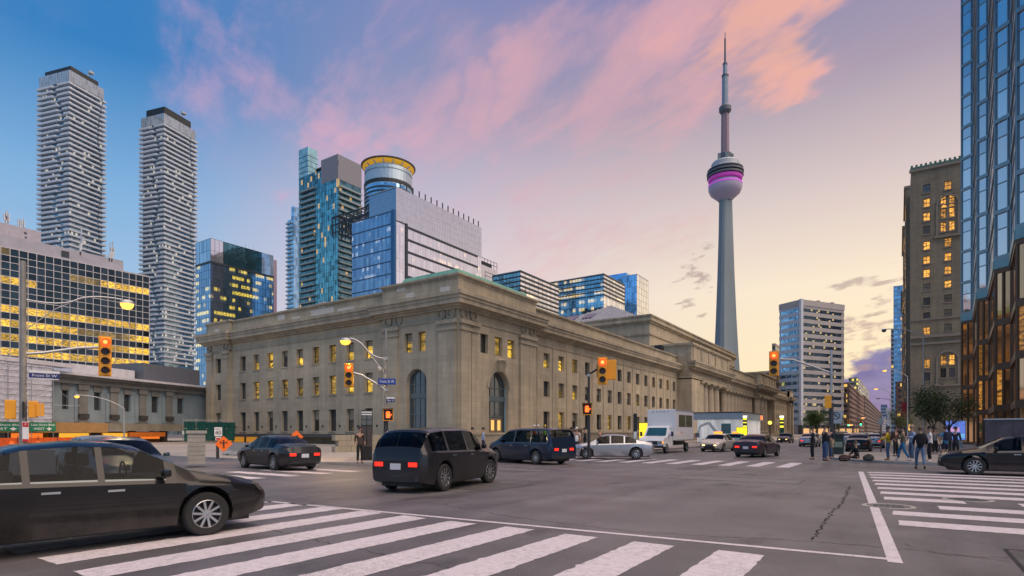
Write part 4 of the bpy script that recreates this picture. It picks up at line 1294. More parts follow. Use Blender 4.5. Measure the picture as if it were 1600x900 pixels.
# ---------------------------------------------------------------- glass blocks behind the station roof
def glass_block(label, cpx, D, pxl, pxr, ytop, tint_l, tint_r, lit, louvres, seed, name='glass_office'):
    f = Frame(name, label, 'building', cpx, D)
    o = f.o
    W, L = f.ux(pxr), f.vy(pxl)
    zt = f.z(ytop)
    nf = max(4, int(zt / 4))
    MB().box(.3, .3, 0, W, L, zt - .2).build('core', M_DKFR, o)
    GL = glass_mat('block_glass_l%d' % seed, tint_l, 1.8, zt / nf, lit, (1, .62, .05), .9, .9, .05, .02, .3)  # left side tinted blue for the sky it mirrors
    GR = glass_mat('block_glass_r%d' % seed, tint_r, 1.8, zt / nf, lit * .25, (1, .7, .2), .7, .92, .06, .02, .15)  # same glass tinted pale here for the brighter sky it mirrors
    curtain(o, LF, 0, L, 0, zt, max(6, int(L / 1.8)), nf, GL, M_DKFR, .10, .06)
    curtain(o, RF, 0, W, 0, zt, max(4, int(W / 3.6)), nf, GR, M_DKFR, .08, .05, mwz=.12)
    for k in range(louvres):
        z = zt - .9 - k * 2.1
        MB().box(-.25, -.28, z, W, .2, z + .8).build('louvre_band', M_DKFR, o)
        MB().box(-.28, .2, z, .1, L, z + .5).build('louvre_band', M_DKFR, o)
    MB().box(-.2, -.2, zt - .3, W + .1, L + .1, zt).build('roof_edge', M_ALU, o)
    return f, W, L, zt
glass_block('small glass office with dark louvre stripes just right of the green copper roof', 813, 255, 770, 873, 422, (.18, .34, .40), (.88, .84, .84), .18, 7, 11)
glass_block('middle glass office with yellow lit floors behind the station wing', 943, 300, 858, 976, 427, (.20, .44, .62), (.88, .84, .82), .50, 6, 12)
f1, W1, L1, zt1 = glass_block('far blue twin-slab glass tower beside the great hall roof', 995, 380, 973, 1013, 428, (.20, .46, .80), (.90, .86, .82), 0.0, 0, 13, 'glass_tower')
f1b = f1
zz_ = f1.z(419)
mb = MB().prism([(6, L1), (20, L1), (20, L1 + 14), (6, L1 + 14)], 0, zz_)
mb.build('second_slab', glass_mat('slab_blue', (.16, .42, .80), 2, 4, 0), f1.o)
MB().box(2, L1 - 3, 0, 14, L1 + .5, zz_ - 9).build('dark_link', M_DKFR, f1.o)

# ---------------------------------------------------------------- the tall concrete tower with its pod and mast
def needle():
    D = 800.0
    x, y = pt(1133, D)
    o = empty('observation_tower', 'very tall concrete observation tower with pod and thin mast', 'tower', (x, y, 0), rad(10))
    s_ = D / FPX
    zz = lambda py: zat(py, D)
    M_T = mat('tower_concrete', (.19, .23, .25), .8, var=.10, scale=.03)
    M_TD = mat('tower_dark_steel', (.10, .11, .13), .5, .3, var=.2, scale=.05)
    M_TM = mat('tower_mast_paint', (.22, .15, .19), .6, var=.1)
    # three-legged shaft: a rounded Y section that narrows upwards
    def sect(R, r0):
        P = []
        for k in range(3):
            t = 2 * math.pi * k / 3 + .35
            for dt, rr in ((-.16, R), (.16, R), (.52, r0), (1.05, r0 * .86), (1.57, r0)):
                P.append((rr * math.cos(t + dt), rr * math.sin(t + dt)))
        return P
    mb = MB()
    lv = [(675, 26, 13), (600, 20.5, 11.5), (555, 17.6, 10.8), (500, 15.0, 10.0), (430, 12.4, 9.2), (360, 10.4, 8.6), (312, 9.2, 8.2)]
    for (a, Ra, ra), (b, Rb, rb) in zip(lv[:-1], lv[1:]):
        pa, pb = sect(Ra, ra), sect(Rb, rb)
        n = len(pa)
        vs = [(px, py, zz(a)) for px, py in pa] + [(px, py, zz(b)) for px, py in pb]
        mb.add(vs, [(i, (i + 1) % n, n + (i + 1) % n, n + i) for i in range(n)])
    mb.build('shaft', M_T, o)
    L = lambda prof, name, m, n=40: MB().lathe([(w * s_ / 2, zz(py)) for w, py in prof], n).build(name, m, o, smooth=30)
    L([(20, 314), (30, 309), (44, 303), (50, 296), (49, 289), (42, 284)], 'radome', mat('radome_white', (.40, .34, .44), .5, var=.06))
    MB().lathe([(47 * s_ / 2, zz(292)), (50.4 * s_ / 2, zz(291)), (50.4 * s_ / 2, zz(288.6)), (46 * s_ / 2, zz(288))], 40, cap=False).build('light_ring', glow('violet_lights', (.7, .12, .8), .24), o)
    L([(42, 284), (50, 283), (51, 279), (46, 278)], 'lit_deck', glow('magenta_deck', (.55, .05, .45), .17))
    for a, b, w in ((278, 274, 54), (273, 269, 55), (268, 265, 53)):
        L([(w - 5, a), (w, a - .6), (w, b + .8), (w - 5, b)], 'deck', M_TD)
        L([(w - 7, b), (w - 7, b - 1.2)], 'deck_glazing', mat('tower_glazing', (.25, .32, .38), .15, .7))
    L([(48, 265), (42, 262), (41, 256), (38, 254), (30, 252)], 'upper_pod', mat('pod_grey', (.33, .36, .39), .5, .2))
    L([(20, 252), (20, 241), (16, 240)], 'equipment_level', M_TD, 8)
    for k in range(5):
        t = 2 * math.pi * k / 5
        MB().box(9 * math.cos(t) - 2, 9 * math.sin(t) - 2, zz(250), 9 * math.cos(t) + 2, 9 * math.sin(t) + 2, zz(243 - k % 2 * 2)).build('equipment_box', M_T, o)
    L([(12.4, 240), (11.4, 176)], 'upper_shaft', M_TM, 6)
    L([(12, 178), (18, 174), (18.4, 168), (13, 165)], 'sky_pod', M_TD, 24)
    L([(9.8, 165), (9.4, 119)], 'mast_base', mat('mast_blue_grey', (.20, .25, .31), .5, .2), 8)
    L([(10.5, 120), (10.5, 117.5)], 'mast_ring', M_TD, 12)
    L([(6.8, 117.5), (6.4, 101)], 'mast_middle', MATS['mast_blue_grey'], 8)
    L([(7.2, 101.5), (7.2, 99)], 'mast_ring', M_TD, 12)
    L([(3.2, 99), (2.6, 60), (1.3, 59), (1.0, 50)], 'mast_tip', M_TD, 8)
needle()

# ---------------------------------------------------------------- striped office block at the end of the station
def striped_office():
    f = Frame('striped_office', 'pale office block with dark window bands and a blue glass end', 'building', 1252, 330, 66)
    o = f.o
    W, L = f.ux(1318), f.vy(1218)
    zt = f.z(469)
    M_P = mat('pale_precast', (.36, .33, .315), .8, var=.08, scale=.2)
    M_PB = mat('blue_precast', (.40, .47, .55), .6, var=.08, scale=.2)
    MB().box(.05, .05, 0, W, L, zt).build('core', M_P, o)
    GB = glass_mat('striped_band_glass', (.06, .07, .075), 1.5, 4.2, .10, (1, .75, .35), .5, .6, .1, .02, .6, floors=False, streak=False)
    GL = glass_mat('striped_blue_glass', (.36, .60, .80), 1.5, 4.2, .04, (1, .9, .7), .5, .9, .06, .02, .3)
    n = 17
    fh = (zt - 6) / n
    for i in range(n):
        z = 6 + i * fh
        MB().box(1.5, -.1, z + fh * .48, W - 2, .2, z + fh * .92).build('window_band', GB, o)
        MB().box(.3, -.32, z - fh * .08, W, .06, z + fh * .46).build('precast_band', M_P, o)
        MB().box(-.12, 2, z + fh * .40, .2, L - 1, z + fh * .95).build('window_band', GL, o)
        MB().box(-.30, .4, z - fh * .05, .06, L, z + fh * .48).build('precast_band', M_PB, o)
    MB().box(-1.2, -.9, 0, .6, .5, zt + .6).build('corner_pier', mat('corner_pier_paint', (.50, .52, .56), .5), o)
    MB().box(-.6, -.6, zt - 3, W + .3, L, zt + .4).build('roof_band', M_P, o)
    # angled end bay
    e = MB().prism([(W, 0), (W + 8, 6), (W + 8, 20), (W, 20)], 0, zt - .6); e.build('end_bay', M_P, o)
    for i in range(n):
        z = 6 + i * fh
        q = MB().bar((W + .5, .2, z + fh * .7), (W + 7.4, 5.4, z + fh * .7), .3, fh * .42); q.build('window_band', GB, o)
    for k in range(7): MB().box(W * .3 + k * 4, 4, zt + .4, W * .3 + k * 4 + 2, 7, zt + 1.4 + (k * 7 % 3) * .5).build('roof_plant', M_DKFR, o)
    g = MB().box(-3, -3, 0, W + 4, -.3, 5.5); g.build('podium', mat('podium_dark', (.05, .05, .055), .4), o)
    for k in range(8): MB().box(-2 + k * 6, -3.1, .4, 2.6 + k * 6, -3.0, 3.6).build('shop_window', glow('shop_window_dim', (1, .6, .25), .30), o)
striped_office()

def slab(name, label, cpx, D, pxl, pxr, ytop, col, nf, lit=.2, bandcol=(.05, .055, .06), litc=(1, .6, .12), cols=True, a=33.85, rough=.8, right=None):
    """A plainer far building: storeys of window bands between floor bands, both real. right = depth along the street for the north side."""
    f = Frame(name, label, 'building', cpx, D, a)
    o = f.o
    if right:
        W, L = right, f.vy(pxr)
    else:
        W, L = f.ux(pxr), f.vy(pxl)
    zt = f.z(ytop)
    M_ = mat(name + '_wall_%d' % cpx, col, rough, var=.12, scale=.15)
    G = glass_mat(name + '_glass_%d' % cpx, bandcol, 1.6, zt / nf, lit, litc, .9, .6, .1, .02, .5, floors=False, streak=False)
    sg = 1 if L > 0 else -1
    MB().box(.25, .25 * sg, 0, W - .1, L - .1 * sg, zt).build('core', G, o)
    fh = zt / nf
    for i in range(nf + 1):
        z = i * fh
        MB().box(0, 0, max(0, z - fh * .24), W, L, min(zt + .3, z + fh * .24)).build('floor_band', M_, o)
    if cols:
        m = MB()
        for k in range(int(W / 3.2) + 1): m.box(k * 3.2, .02 * sg, 0, k * 3.2 + .8, .3 * sg, zt)
        for k in range(int(abs(L) / 3.2) + 1): m.box(.02, k * 3.2 * sg, 0, .3, (k * 3.2 + .8) * sg, zt)
        m.build('piers', M_, o, kind='stuff')
    return f, W, L, zt
slab('tan_block', 'small tan block between the station and the striped office', 1204, 330, 1185, 1222, 580, (.36, .29, .24), 9, .05)
slab('tan_block', 'narrow tan slab just left of the striped office', 1212, 430, 1206, 1224, 537, (.40, .30, .25), 12, .02, cols=False)
slab('brown_office', 'brown brick office beyond the striped block', 1326, 360, 1318, 1352, 598, (.20, .13, .11), 10, .10)
slab('green_glass_office', 'grey green office with yellow lit windows at the end of the street', 1341, 470, 1326, 1358, 590, (.30, .31, .29), 14, .30, (.12, .16, .14), (1, .8, .15), False)
slab('dark_brick_block', 'long dark brown block stepping down the left side of the far street', 1351, 520, 1322, 1378, 618, (.14, .10, .09), 9, .15)
slab('distant_block', 'small distant block closing the end of the street', 1377, 1100, 1366, 1396, 650, (.26, .27, .34), 6, .3)
slab('distant_block', 'distant blue grey tower at the vanishing end of the street', 1386, 1500, 1376, 1394, 632, (.22, .28, .42), 9, .1)
slab('blue_tower', 'narrow blue glass tower behind the stone hotel', 1396, 330, None, 1424, 448, (.16, .34, .60), 34, .06, (.16, .40, .66), cols=False, rough=.3, right=40)
slab('balcony_block', 'thin grey blue balconied block at the far right of the street', 1392, 420, None, 1400, 515, (.26, .30, .36), 24, .10, cols=False, right=30)
slab('brown_block', 'dark reddish block low on the right side of the far street', 1399, 260, None, 1422, 597, (.16, .09, .08), 9, .3, right=30)
# ================================================================== RIGHT-HAND SIDE: STONE HOTEL AND MIRROR-GLASS TOWER
M_HOTEL = stone_mat('hotel_limestone', (0.20, 0.18, 0.14), 1.4, .5, .82, .18)
M_HOTEL2 = mat('hotel_trim', (0.20, 0.178, 0.15), .85, var=.15, bump=.2)
PH_L = pane_mat('hotel_lit_pane', (.2, .12, .05), 0, .3, .02, .3, (1.0, .45, .07), 1.0, .9)
PH_D = pane_mat('hotel_dark_pane', (.10, .11, .12), .5, .08, .03, .4)
M_COPD = mat('weathered_copper', (.07, .15, .12), .7, .1, var=.25)
def hotel():
    f = Frame('hotel_building', 'tall brown stone hotel with amber lit windows and an arched feature', 'building', 1423, 137.0)
    o = f.o
    # front faces the camera: it runs along local -Y, so work in a face function of its own
    Lr = f.vy(1530)
    HF = lambda u, q, z: (-q, -u, z)              # u metres to the right of the corner, q out towards the camera
    W = -Lr
    zt = f.z(270)
    uu = lambda px: -f.vy(px)
    def zz(py, px): return f.z(py, 0, f.vy(px))
    rows_y = [(287, 300), (309, 322), (331, 344), (352, 365), (376, 389), (399, 411), (420, 432), (442, 453), (464, 476), (487, 500), (510, 522), (560, 574), (581, 594)]
    holes, wins = [], []
    lit1 = [0, 1, 1, 0, 1, 1, 1, 0, 0, 0, 1, 1, 0]
    lit2 = [1, 1, 1, 1, 1, 1, 1, 1, 0, 0, 0, 1, 0]
    for k, (a, b) in enumerate(rows_y):
        u0, u1 = uu(1442.5), uu(1453.5)
        h = (u0, u1, zz(b + 1, 1448), zz(a + 1, 1448)); holes.append(h); wins.append((h, lit1[k]))
        yoff = -4
        if k in (1, 2, 3, 11, 12):
            for (pa, pb) in ((1469.5, 1478.5), (1483, 1492)):
                h = (uu(pa), uu(pb), zz(b + yoff, 1480), zz(a + yoff - 2, 1480)); holes.append(h); wins.append((h, lit2[k]))
        else:
            h = (uu(1475.5), uu(1487), zz(b + yoff, 1480), zz(a + yoff, 1480)); holes.append(h); wins.append((h, lit2[k]))
    mb = MB()
    wall_holes(mb, HF, 0, W, 0, zt, holes, .35)
    mb.build('front_wall', M_HOTEL, o)
    cache = {}
    for (h, lit) in wins:
        a, b, c, d = h
        w_, h_ = b - a, d - c
        m = MB()
        for (p, q, r, s_) in ((a, a + .09, c, d), (b - .09, b, c, d), (a, b, c, c + .09), (a, b, d - .09, d), (a, b, (c + d) / 2 - .05, (c + d) / 2 + .05), ((a + b) / 2 - .04, (a + b) / 2 + .04, c, d)):
            A, B = HF(p, -.34, r), HF(q, -.24, s_); m.box(*A, *B)
        wo = m.build('window', mat('hotel_sash', (.06, .045, .035), .5), o)
        MB().quad(HF(a, -.3, c), HF(b, -.3, c), HF(b, -.3, d), HF(a, -.3, d)).build('pane', PH_L if lit else PH_D, wo)
        A, B = HF(a - .15, 0.001, c - .25), HF(b + .15, .18, c); MB().box(*A, *B).build('sill', M_HOTEL2, o)
    # round-headed surround of the feature windows, high and low
    def surround(px0, px1, ybot, yspring, ytop):
        u0, u1 = uu(px0), uu(px1)
        zb, zs = zz(ybot, 1480), zz(yspring, 1480)
        m = MB(); r = (u1 - u0) / 2; cu = (u0 + u1) / 2
        for u in (u0, u1):
            A, B = HF(u - .22, -.05, zb), HF(u + .22, .28, zs); m.box(*A, *B)
        for i in range(14):
            a, b = math.pi * i / 14, math.pi * (i + 1) / 14
            m.bar(HF(cu + r * math.cos(a), .1, zs + r * math.sin(a)), HF(cu + r * math.cos(b), .1, zs + r * math.sin(b)), .36, .45)
        A, B = HF(u0 - .6, -.05, zb - .5), HF(u1 + .6, .55, zb); m.box(*A, *B)
        m.build('arched_surround', M_HOTEL2, o)
        for k in range(2):                       # round heads over the paired windows
            a0 = u0 + (u1 - u0) * (.18 + .36 * k); a1 = a0 + (u1 - u0) * .28
            mm = MB(); rr = (a1 - a0) / 2; ca = (a0 + a1) / 2
            P = [HF(ca + rr * math.cos(math.pi * i / 10), .03, zs - .8 + rr * math.sin(math.pi * i / 10)) for i in range(11)]
            mm.add(P, [tuple(range(11))]); mm.build('arched_pane', PH_L, o)
        return
    surround(1464, 1498, 367, 318, 300)
    surround(1464, 1498, 600, 562, 545)
    for (y, q, t) in ((525, .5, .7), (536, .35, .5), (470, .0, .0), (498, .25, .4)):
        if q:
            z = zz(y, 1460); A, B = HF(-.1, -.05, z - t / 2), HF(W, q, z + t / 2); MB().box(*A, *B).build('string_course', M_HOTEL2, o)
    A, B = HF(-.3, -.2, zt - .1), HF(W, .4, zt + .5); MB().box(*A, *B).build('cornice', M_HOTEL2, o)
    A, B = HF(-.1, -1, zt + .5), HF(W, .1, zt + 1.1); MB().box(*A, *B).build('copper_edge', M_COPD, o)
    d_ = MB()
    for k in range(int(W / .9)):
        A, B = HF(k * .9, -.2, zt + 1.1), HF(k * .9 + .45, .05, zt + 1.6); d_.box(*A, *B)
    d_.build('copper_cresting', M_COPD, o, kind='stuff')
    # flank along the street: stepped wings of decreasing height
    steps = [(0, 14, 270, 0), (14, 46, 385, -1.0), (46, 90, 440, -1.2)]
    MB().box(.4, -.02, 0, 30, -W, zt).build('body', M_HOTEL, o)
    for (a, b, yt, out) in ((16, 44, 290, .9), (46, 80, 352, 1.2), (84, 125, 455, 1.4)):
        top = f.z(yt, a)
        MB().box(a, -out * -1, 0, b, -W, top).build('wing', M_HOTEL, o)
        MB().box(a - .2, out + .35, top - .6, b + .2, -W, top).build('cornice', M_HOTEL2, o)
        for r in range(int(top / 3.6)):
            for k in range(int((b - a) / 4.5)):
                q = MB().box(a + 1.2 + k * 4.5, out, 4 + r * 3.55, a + 2.6 + k * 4.5, out + .04, 5.9 + r * 3.55)
                if 4 + r * 3.55 < top - 3: q.build('window', PH_L if (r * 7 + k * 3) % 5 == 0 else PH_D, o)
    # street-level awning glow and banners
    for k in range(6): MB().box(3 + k * 7, .05, 2.0, 7 + k * 7, .3, 3.6).build('lit_shopfront', glow('shop_gold', (1, .55, .12), .9), o)
    for k in range(3):
        MB().box(6 + k * 12, .6, 5, 6.1 + k * 12, 1.8, 9).build('banner', mat('red_banner', (.35, .03, .04), .7), o)
hotel()

def mirror_tower():
    o = empty('mirror_glass_tower', 'tall mirror glass tower with folded facets and brown lower floors at right edge', 'tower', (0, 0, 0))
    zcut = zat(493, 70.0)
    ztop = 80.0
    # plan of the street side, built from folds: (px of left end, px of right end, depth at left end)
    F_ = [(1503, 1522, 70.0), (1528, 1546, 58.2), (1556, 1581, 47.6), (1590, 1618, 40.2), (1630, 1665, 34.0)]
    pts = []
    for (a, b, D) in F_:
        V = Vector(pt(a, D))
        rx, ry = ray(b)
        d = Vector((.7071, -.7071))
        t = -(V.x * ry - V.y * rx) / (d.x * ry - d.y * rx)
        pts.append((V, V + d * t))
    P_M = [pane_mat('mirror_pane', (.72, .70, .71), .96, .03, .010, .10), pane_mat('mirror_pane_deep', (.60, .61, .64), .96, .03, .012, .12)]
    P_F = pane_mat('pale_fin_pane', (.46, .53, .60), .5, .4, .02, .25)
    P_B = pane_mat('gold_brown_pane', (.62, .36, .20), .92, .05, .012, .25)
    P_BL = pane_mat('brown_lit_pane', (.2, .1, .04), .3, .1, .01, .3, (1, .42, .06), .35, 1.6)
    M_SPD = mat('blue_spandrel', (.24, .32, .36), .35, .6, var=.08)
    M_MUL = mat('blue_mullion', (.20, .27, .31), .35, .6, var=.08)
    M_BRN = mat('bronze_frame', (.14, .085, .055), .45, .4, var=.15)
    rr = random.Random(4)
    fh = 3.75
    nfl = int((ztop - zcut) / fh)
    def panel(A, B, z0, z1, m, off=0.0, name='pane'):
        d = (B - A).normalized(); n = Vector((d.y, -d.x))       # outwards, towards the street
        a, b = A + n * off, B + n * off
        return MB().quad((a.x, a.y, z0), (b.x, b.y, z0), (b.x, b.y, z1), (a.x, a.y, z1)).build(name, m, o)
    def strip(mb, A, B, z0, z1, o0, o1):
        d = (B - A).normalized(); n = Vector((d.y, -d.x))
        q = [A + n * o1, B + n * o1, B + n * o0, A + n * o0]
        mb.prism([(p.x, p.y) for p in q], z0, z1)
    segs = []
    for i, (V, I) in enumerate(pts):
        segs.append((V, I, 0))
        if i + 1 < len(pts):
            segs.append((I, pts[i + 1][0], 1))
    for (A, B, kind) in segs:
        ln = (B - A).length
        cols = 1 if kind == 0 else 3
        fm = MB(); sp = MB()
        for c in range(cols):
            a, b = A.lerp(B, c / cols), A.lerp(B, (c + 1) / cols)
            for r in range(nfl):
                z = zcut + r * fh
                if z > 62: break
                panel(a, b, z + .32, z + fh * .66, P_F if kind else P_M[(r + c) % 2 if rr.random() < .3 else 0])
                panel(a, b, z + fh * .66, z + fh, P_F if kind else P_M[1])
        n_ = cols + 1
        for c in range(n_):
            a = A.lerp(B, c / cols)
            d = (B - A).normalized() * .06
            strip(fm, a - d, a + d, zcut, ztop, -.1, .12 if kind == 0 else .03)
        if kind == 0:
            for e in (.80,):
                a = A.lerp(B, e); d = (B - A).normalized() * .05
                strip(fm, a - d, a + d, zcut, ztop, -.1, .10)
        for r in range(nfl + 1):
            z = zcut + r * fh
            if z > 60: break
            sb = MB(); strip(sb, A, B, z - .02, z + .30, -.1, .14); sb.build('spandrel', M_SPD, o)
            strip(sp, A, B, z + fh * .66 - .04, z + fh * .66 + .04, -.1, .06)
        fm.build('mullions', M_MUL, o, kind='stuff')
        sp.build('transom_bars', M_SPD, o, kind='stuff')
        # underside fascia in pale teal
        fa = MB(); strip(fa, A, B, zcut - .75, zcut - .03, -.3, .2); fa.build('fascia', mat('teal_fascia', (.20, .36, .40), .4, .3), o)
        # brown lower storeys
        lv = [0.3, 3.6, 7.0, 10.6, zcut - .8]
        nc = 2 if kind == 0 else 3
        bm_ = MB()
        for c in range(nc):
            a, b = A.lerp(B, c / nc), A.lerp(B, (c + 1) / nc)
            for r in range(4):
                lit = (kind == 0 and rr.random() < (.14 if r in (1, 2) else .03)) or (kind == 1 and rr.random() < .04)
                panel(a, b, lv[r], lv[r + 1], P_BL if lit else P_B)
        for c in range(nc + 1):
            a = A.lerp(B, c / nc); d = (B - A).normalized() * .07
            strip(bm_, a - d, a + d, 0, zcut - .8, -.1, .1 if kind == 0 else .02)
        for r, z in enumerate(lv):
            strip(bm_, A, B, z - .3, z + (.25 if r else .1), -.1, .12)
        bm_.build('bronze_frame', M_BRN, o, kind='stuff')
    # body behind the skin, back to the hotel side
    poly = []
    for (V, I) in pts: poly += [V, I]
    L_ = [(p.x + .25, p.y - .05) for p in poly]
    body = MB().prism(L_ + [(50, L_[-1][1]), (50, L_[0][1])], 0, ztop - .3)
    body.build('core', M_DKFR, o)
    V0 = pts[0][0]
    MB().quad((V0.x, V0.y, 0), (50, V0.y + .02, 0), (50, V0.y + .02, ztop), (V0.x, V0.y, ztop)).build('west_wall', P_M[1], o)
mirror_tower()

# ================================================================== LEFT: RAIL VIADUCT, WRAPPED SCAFFOLD, UNDERPASS
M_VIA = mat('blue_grey_panel', (.24, .30, .33), .75, var=.16, scale=.5, bump=.15)
M_VIA2 = mat('viaduct_concrete', (.21, .205, .19), .85, var=.22, scale=.7, bump=.25)
def viaduct():
    f = Frame('rail_viaduct', 'long blue grey panelled rail viaduct with small dark windows left of the station', 'viaduct', 330, 93.0, 13.0)
    o = f.o
    U0 = f.ux(-30)           # it runs to the left: local -X
    ua = f.ux(82)
    zt = f.z(609)
    zb = f.z(662, (ua) * .5)
    holes = []
    wpx = [(97, 107), (147, 157.5), (194, 204), (237, 247.5), (277, 287)]
    for a, b in wpx:
        u0, u1 = f.ux(a), f.ux(b)
        holes.append((u0, u1, zt - 4.05, zt - 1.75))
    mb = MB()
    wall_holes(mb, RF, U0, 0, zb, zt - .9, holes, .4)
    mb.build('panel_wall', M_VIA, o)
    for h in holes: window(o, RF, h[0], h[1], h[2], h[3], -.36, M_SASH, P_DARK, 3, 2)
    # rounded-top panels beside each window, piers with caps
    for h in holes:
        c = (h[0] + h[1]) / 2
        for du in (-1.75, 1.75):
            q = MB(); fbox(q, RF, c + du - .62, c + du + .62, -.02, .10, zb + .1, zt - 2.1)
            n = 10
            P = [RF(c + du + .62 * math.cos(math.pi * i / n), .10, zt - 2.1 + .5 * math.sin(math.pi * i / n)) for i in range(n + 1)]
            q.add(P, [tuple(range(n + 1))]); q.build('raised_panel', M_VIA, o)
        q = MB(); fbox(q, RF, h[0] - .12, h[1] + .12, -.02, .12, h[3], h[3] + .9); q.build('window_head', M_VIA2, o)
    cs = [(hl[0] + hl[1]) / 2 for hl in holes]
    for a, b in zip(cs[:-1], cs[1:]):
        c = (a + b) / 2
        q = MB(); fbox(q, RF, c - .55, c + .55, -.02, .28, zb, zt - 1.0); q.build('pier', M_VIA2, o)
        q = MB(); fbox(q, RF, c - .7, c + .7, -.02, .42, zt - 1.6, zt - .95); q.build('pier_cap', M_VIA2, o)
        q = MB(); fbox(q, RF, c - .6, c + .6, -.02, .5, zb + .5, zb + 1.1); q.build('pier_bracket', M_SASH, o)
    q = MB(); fbox(q, RF, U0, 0, -.3, .5, zt - .9, zt - .25); fbox(q, RF, U0, 0, -.3, 1.0, zt - .25, zt + .05); q.build('eaves', M_VIA2, o)
    q = MB(); fbox(q, RF, U0, 2, -14, 1.4, zt + .05, zt + .35); q.build('roof_edge', mat('white_roof_edge', (.55, .54, .58), .6), o)
    q = MB(); fbox(q, RF, U0, 2, -30, -.5, zb, zt - .2); q.build('body', M_VIA2, o)
    q = MB(); fbox(q, RF, -9, 2, -16, -4, zt + .3, zt + 3.4); q.build('roof_house', mat('slate_cladding', (.10, .11, .13), .6), o)
    q = MB(); fbox(q, RF, -19, -9.5, -14, -5, zt + .3, zt + 2.2); q.build('roof_house', mat('white_cladding', (.50, .50, .53), .6), o)
    # concrete beam, tan beam and lit underpass below
    q = MB(); fbox(q, RF, U0, 0, -.4, .25, 1.75, zb); q.build('concrete_beam', mat('tan_concrete', (.26, .235, .18), .85, var=.2, scale=.8), o)
    q = MB(); fbox(q, RF, f.ux(-20), f.ux(163), .25, .55, f.z(676, f.ux(100)), f.z(660, f.ux(100))); q.build('tan_beam', mat('tan_paint', (.42, .24, .09), .6), o)
    q = MB(); fbox(q, RF, U0, 0, -9, -8.8, -.2, 1.7); q.build('underpass_wall', mat('underpass_tile', (.30, .20, .10), .6), o)
    for k in range(9):
        u = -5 - k * 6.2
        q = MB(); fbox(q, RF, u - 2.4, u + 1.6, -6.2, -6.0, .55, 1.45)
        q.build('lit_panel', glow('sodium_amber' if k % 3 else 'sodium_orange', (1, .50, .05) if k % 3 else (1, .22, .03), .8), o)
    for k in range(11):
        u = -3 - k * 5.4
        q = MB(); fbox(q, RF, u - .3, u + .3, -1.4, -.6, -.2, 1.75); q.build('column', M_SASH, o)
    q = MB(); fbox(q, RF, f.ux(196), f.ux(252), .3, .7, f.z(683, -20), f.z(675.5, -20)); q.build('orange_panel', mat('orange_panel', (.62, .16, .02), .5), o)
    return f
via = viaduct()
def wrap():
    f = Frame('wrapped_scaffold', 'white plastic wrapped scaffold wall at the far left edge', 'scaffold', 80, 66.0, 13.0)
    o = f.o
    U0 = f.ux(-40)
    zt, zb = f.z(572), f.z(660)
    # crumpled sheeting
    m, t, p = principled('white_sheeting')
    co = node(t, 'ShaderNodeTexCoord').outputs['Object']
    n = node(t, 'ShaderNodeTexNoise', {'Vector': vmth(t, 'MULTIPLY', co, (1.0, 1.0, 1.6)), 'Scale': 1.1, 'Detail': 5.0, 'Roughness': .6, 'Distortion': 1.2}).outputs[0]
    t.links.new(vmth(t, 'SCALE', (.62, .62, .70), scale=mrange(t, n, .3, .7, .85, 1.1)), p.inputs['Base Color'])
    t.links.new(node(t, 'ShaderNodeBump', {'Height': n, 'Strength': .8, 'Distance': .25}).outputs[0], p.inputs['Normal'])
    p.inputs['Roughness'].default_value = .45
    nx, nz = 40, 16
    vs = [(U0 + (0 - U0) * i / nx, -.1 + .12 * noise.noise((i * .5, j * .7, 2)), zb + (zt - zb) * j / nz) for j in range(nz + 1) for i in range(nx + 1)]
    fs = [(j * (nx + 1) + i, j * (nx + 1) + i + 1, (j + 1) * (nx + 1) + i + 1, (j + 1) * (nx + 1) + i) for j in range(nz) for i in range(nx)]
    sh = MB().add(vs, fs).build('sheeting', m, o, smooth=True)
    for k in range(10):
        z = zb + (k + .5) * (zt - zb) / 10
        MB().tube([(U0, -.24, z), (0, -.24, z)], .028, 6).build('ledger_tube', M_SASH, o)
    for k in range(6):
        u = -k * 2.4
        MB().tube([(u, -.3, 0), (u, -.3, zt)], .035, 6).build('standard_tube', mat('galvanised_tube', (.4, .41, .43), .4, .7), o)
    MB().box(U0, .1, zb, 0, .5, zt).build('backing', M_VIA2, o)
    MB().tube([(0, -.3, zb + 4), (3.0, -.6, zb + 2)], .03, 6).tube([(0, -.3, zb + 2), (3.0, -.6, zb + 2)], .03, 6).tube([(.4, -.3, zb + 1.5), (2.8, -.6, zb)], .03, 6).build('brace_tube', MATS['galvanised_tube'], o)
    MB().box(U0, -.2, zt + .02, 2.5, 1.5, zt + .5).build('fascia', MATS['white_roof_edge'], o)
wrap()
# orange hoarding seen under the beam at far left
f = Frame('orange_hoarding', 'orange plastic hoarding below the tan beam at far left', 'hoarding', 118, 60.0, 13.0)
for k in range(9):
    MB().box(-1.9 * (k + 1) + .05, 0, .15, -1.9 * k, .08, 1.05).build('panel', mat('orange_mesh_plastic', (.65, .10, .015), .5, var=.25, scale=3), f.o)
    MB().tube([(-1.9 * k, -.04, 0), (-1.9 * k, -.04, 1.2)], .03, 6).build('post', M_SASH, f.o)
for k in range(5):
    MB().tube([(-1.5 - k * 2.4, -.1, .55), (-1.5 - k * 2.4, -.13, .55)], .22, 14).build('reflector', glow('orange_reflector_glow', (1, .2, .03), .25), f.o)  # discs emit a faint glow in place of returned light
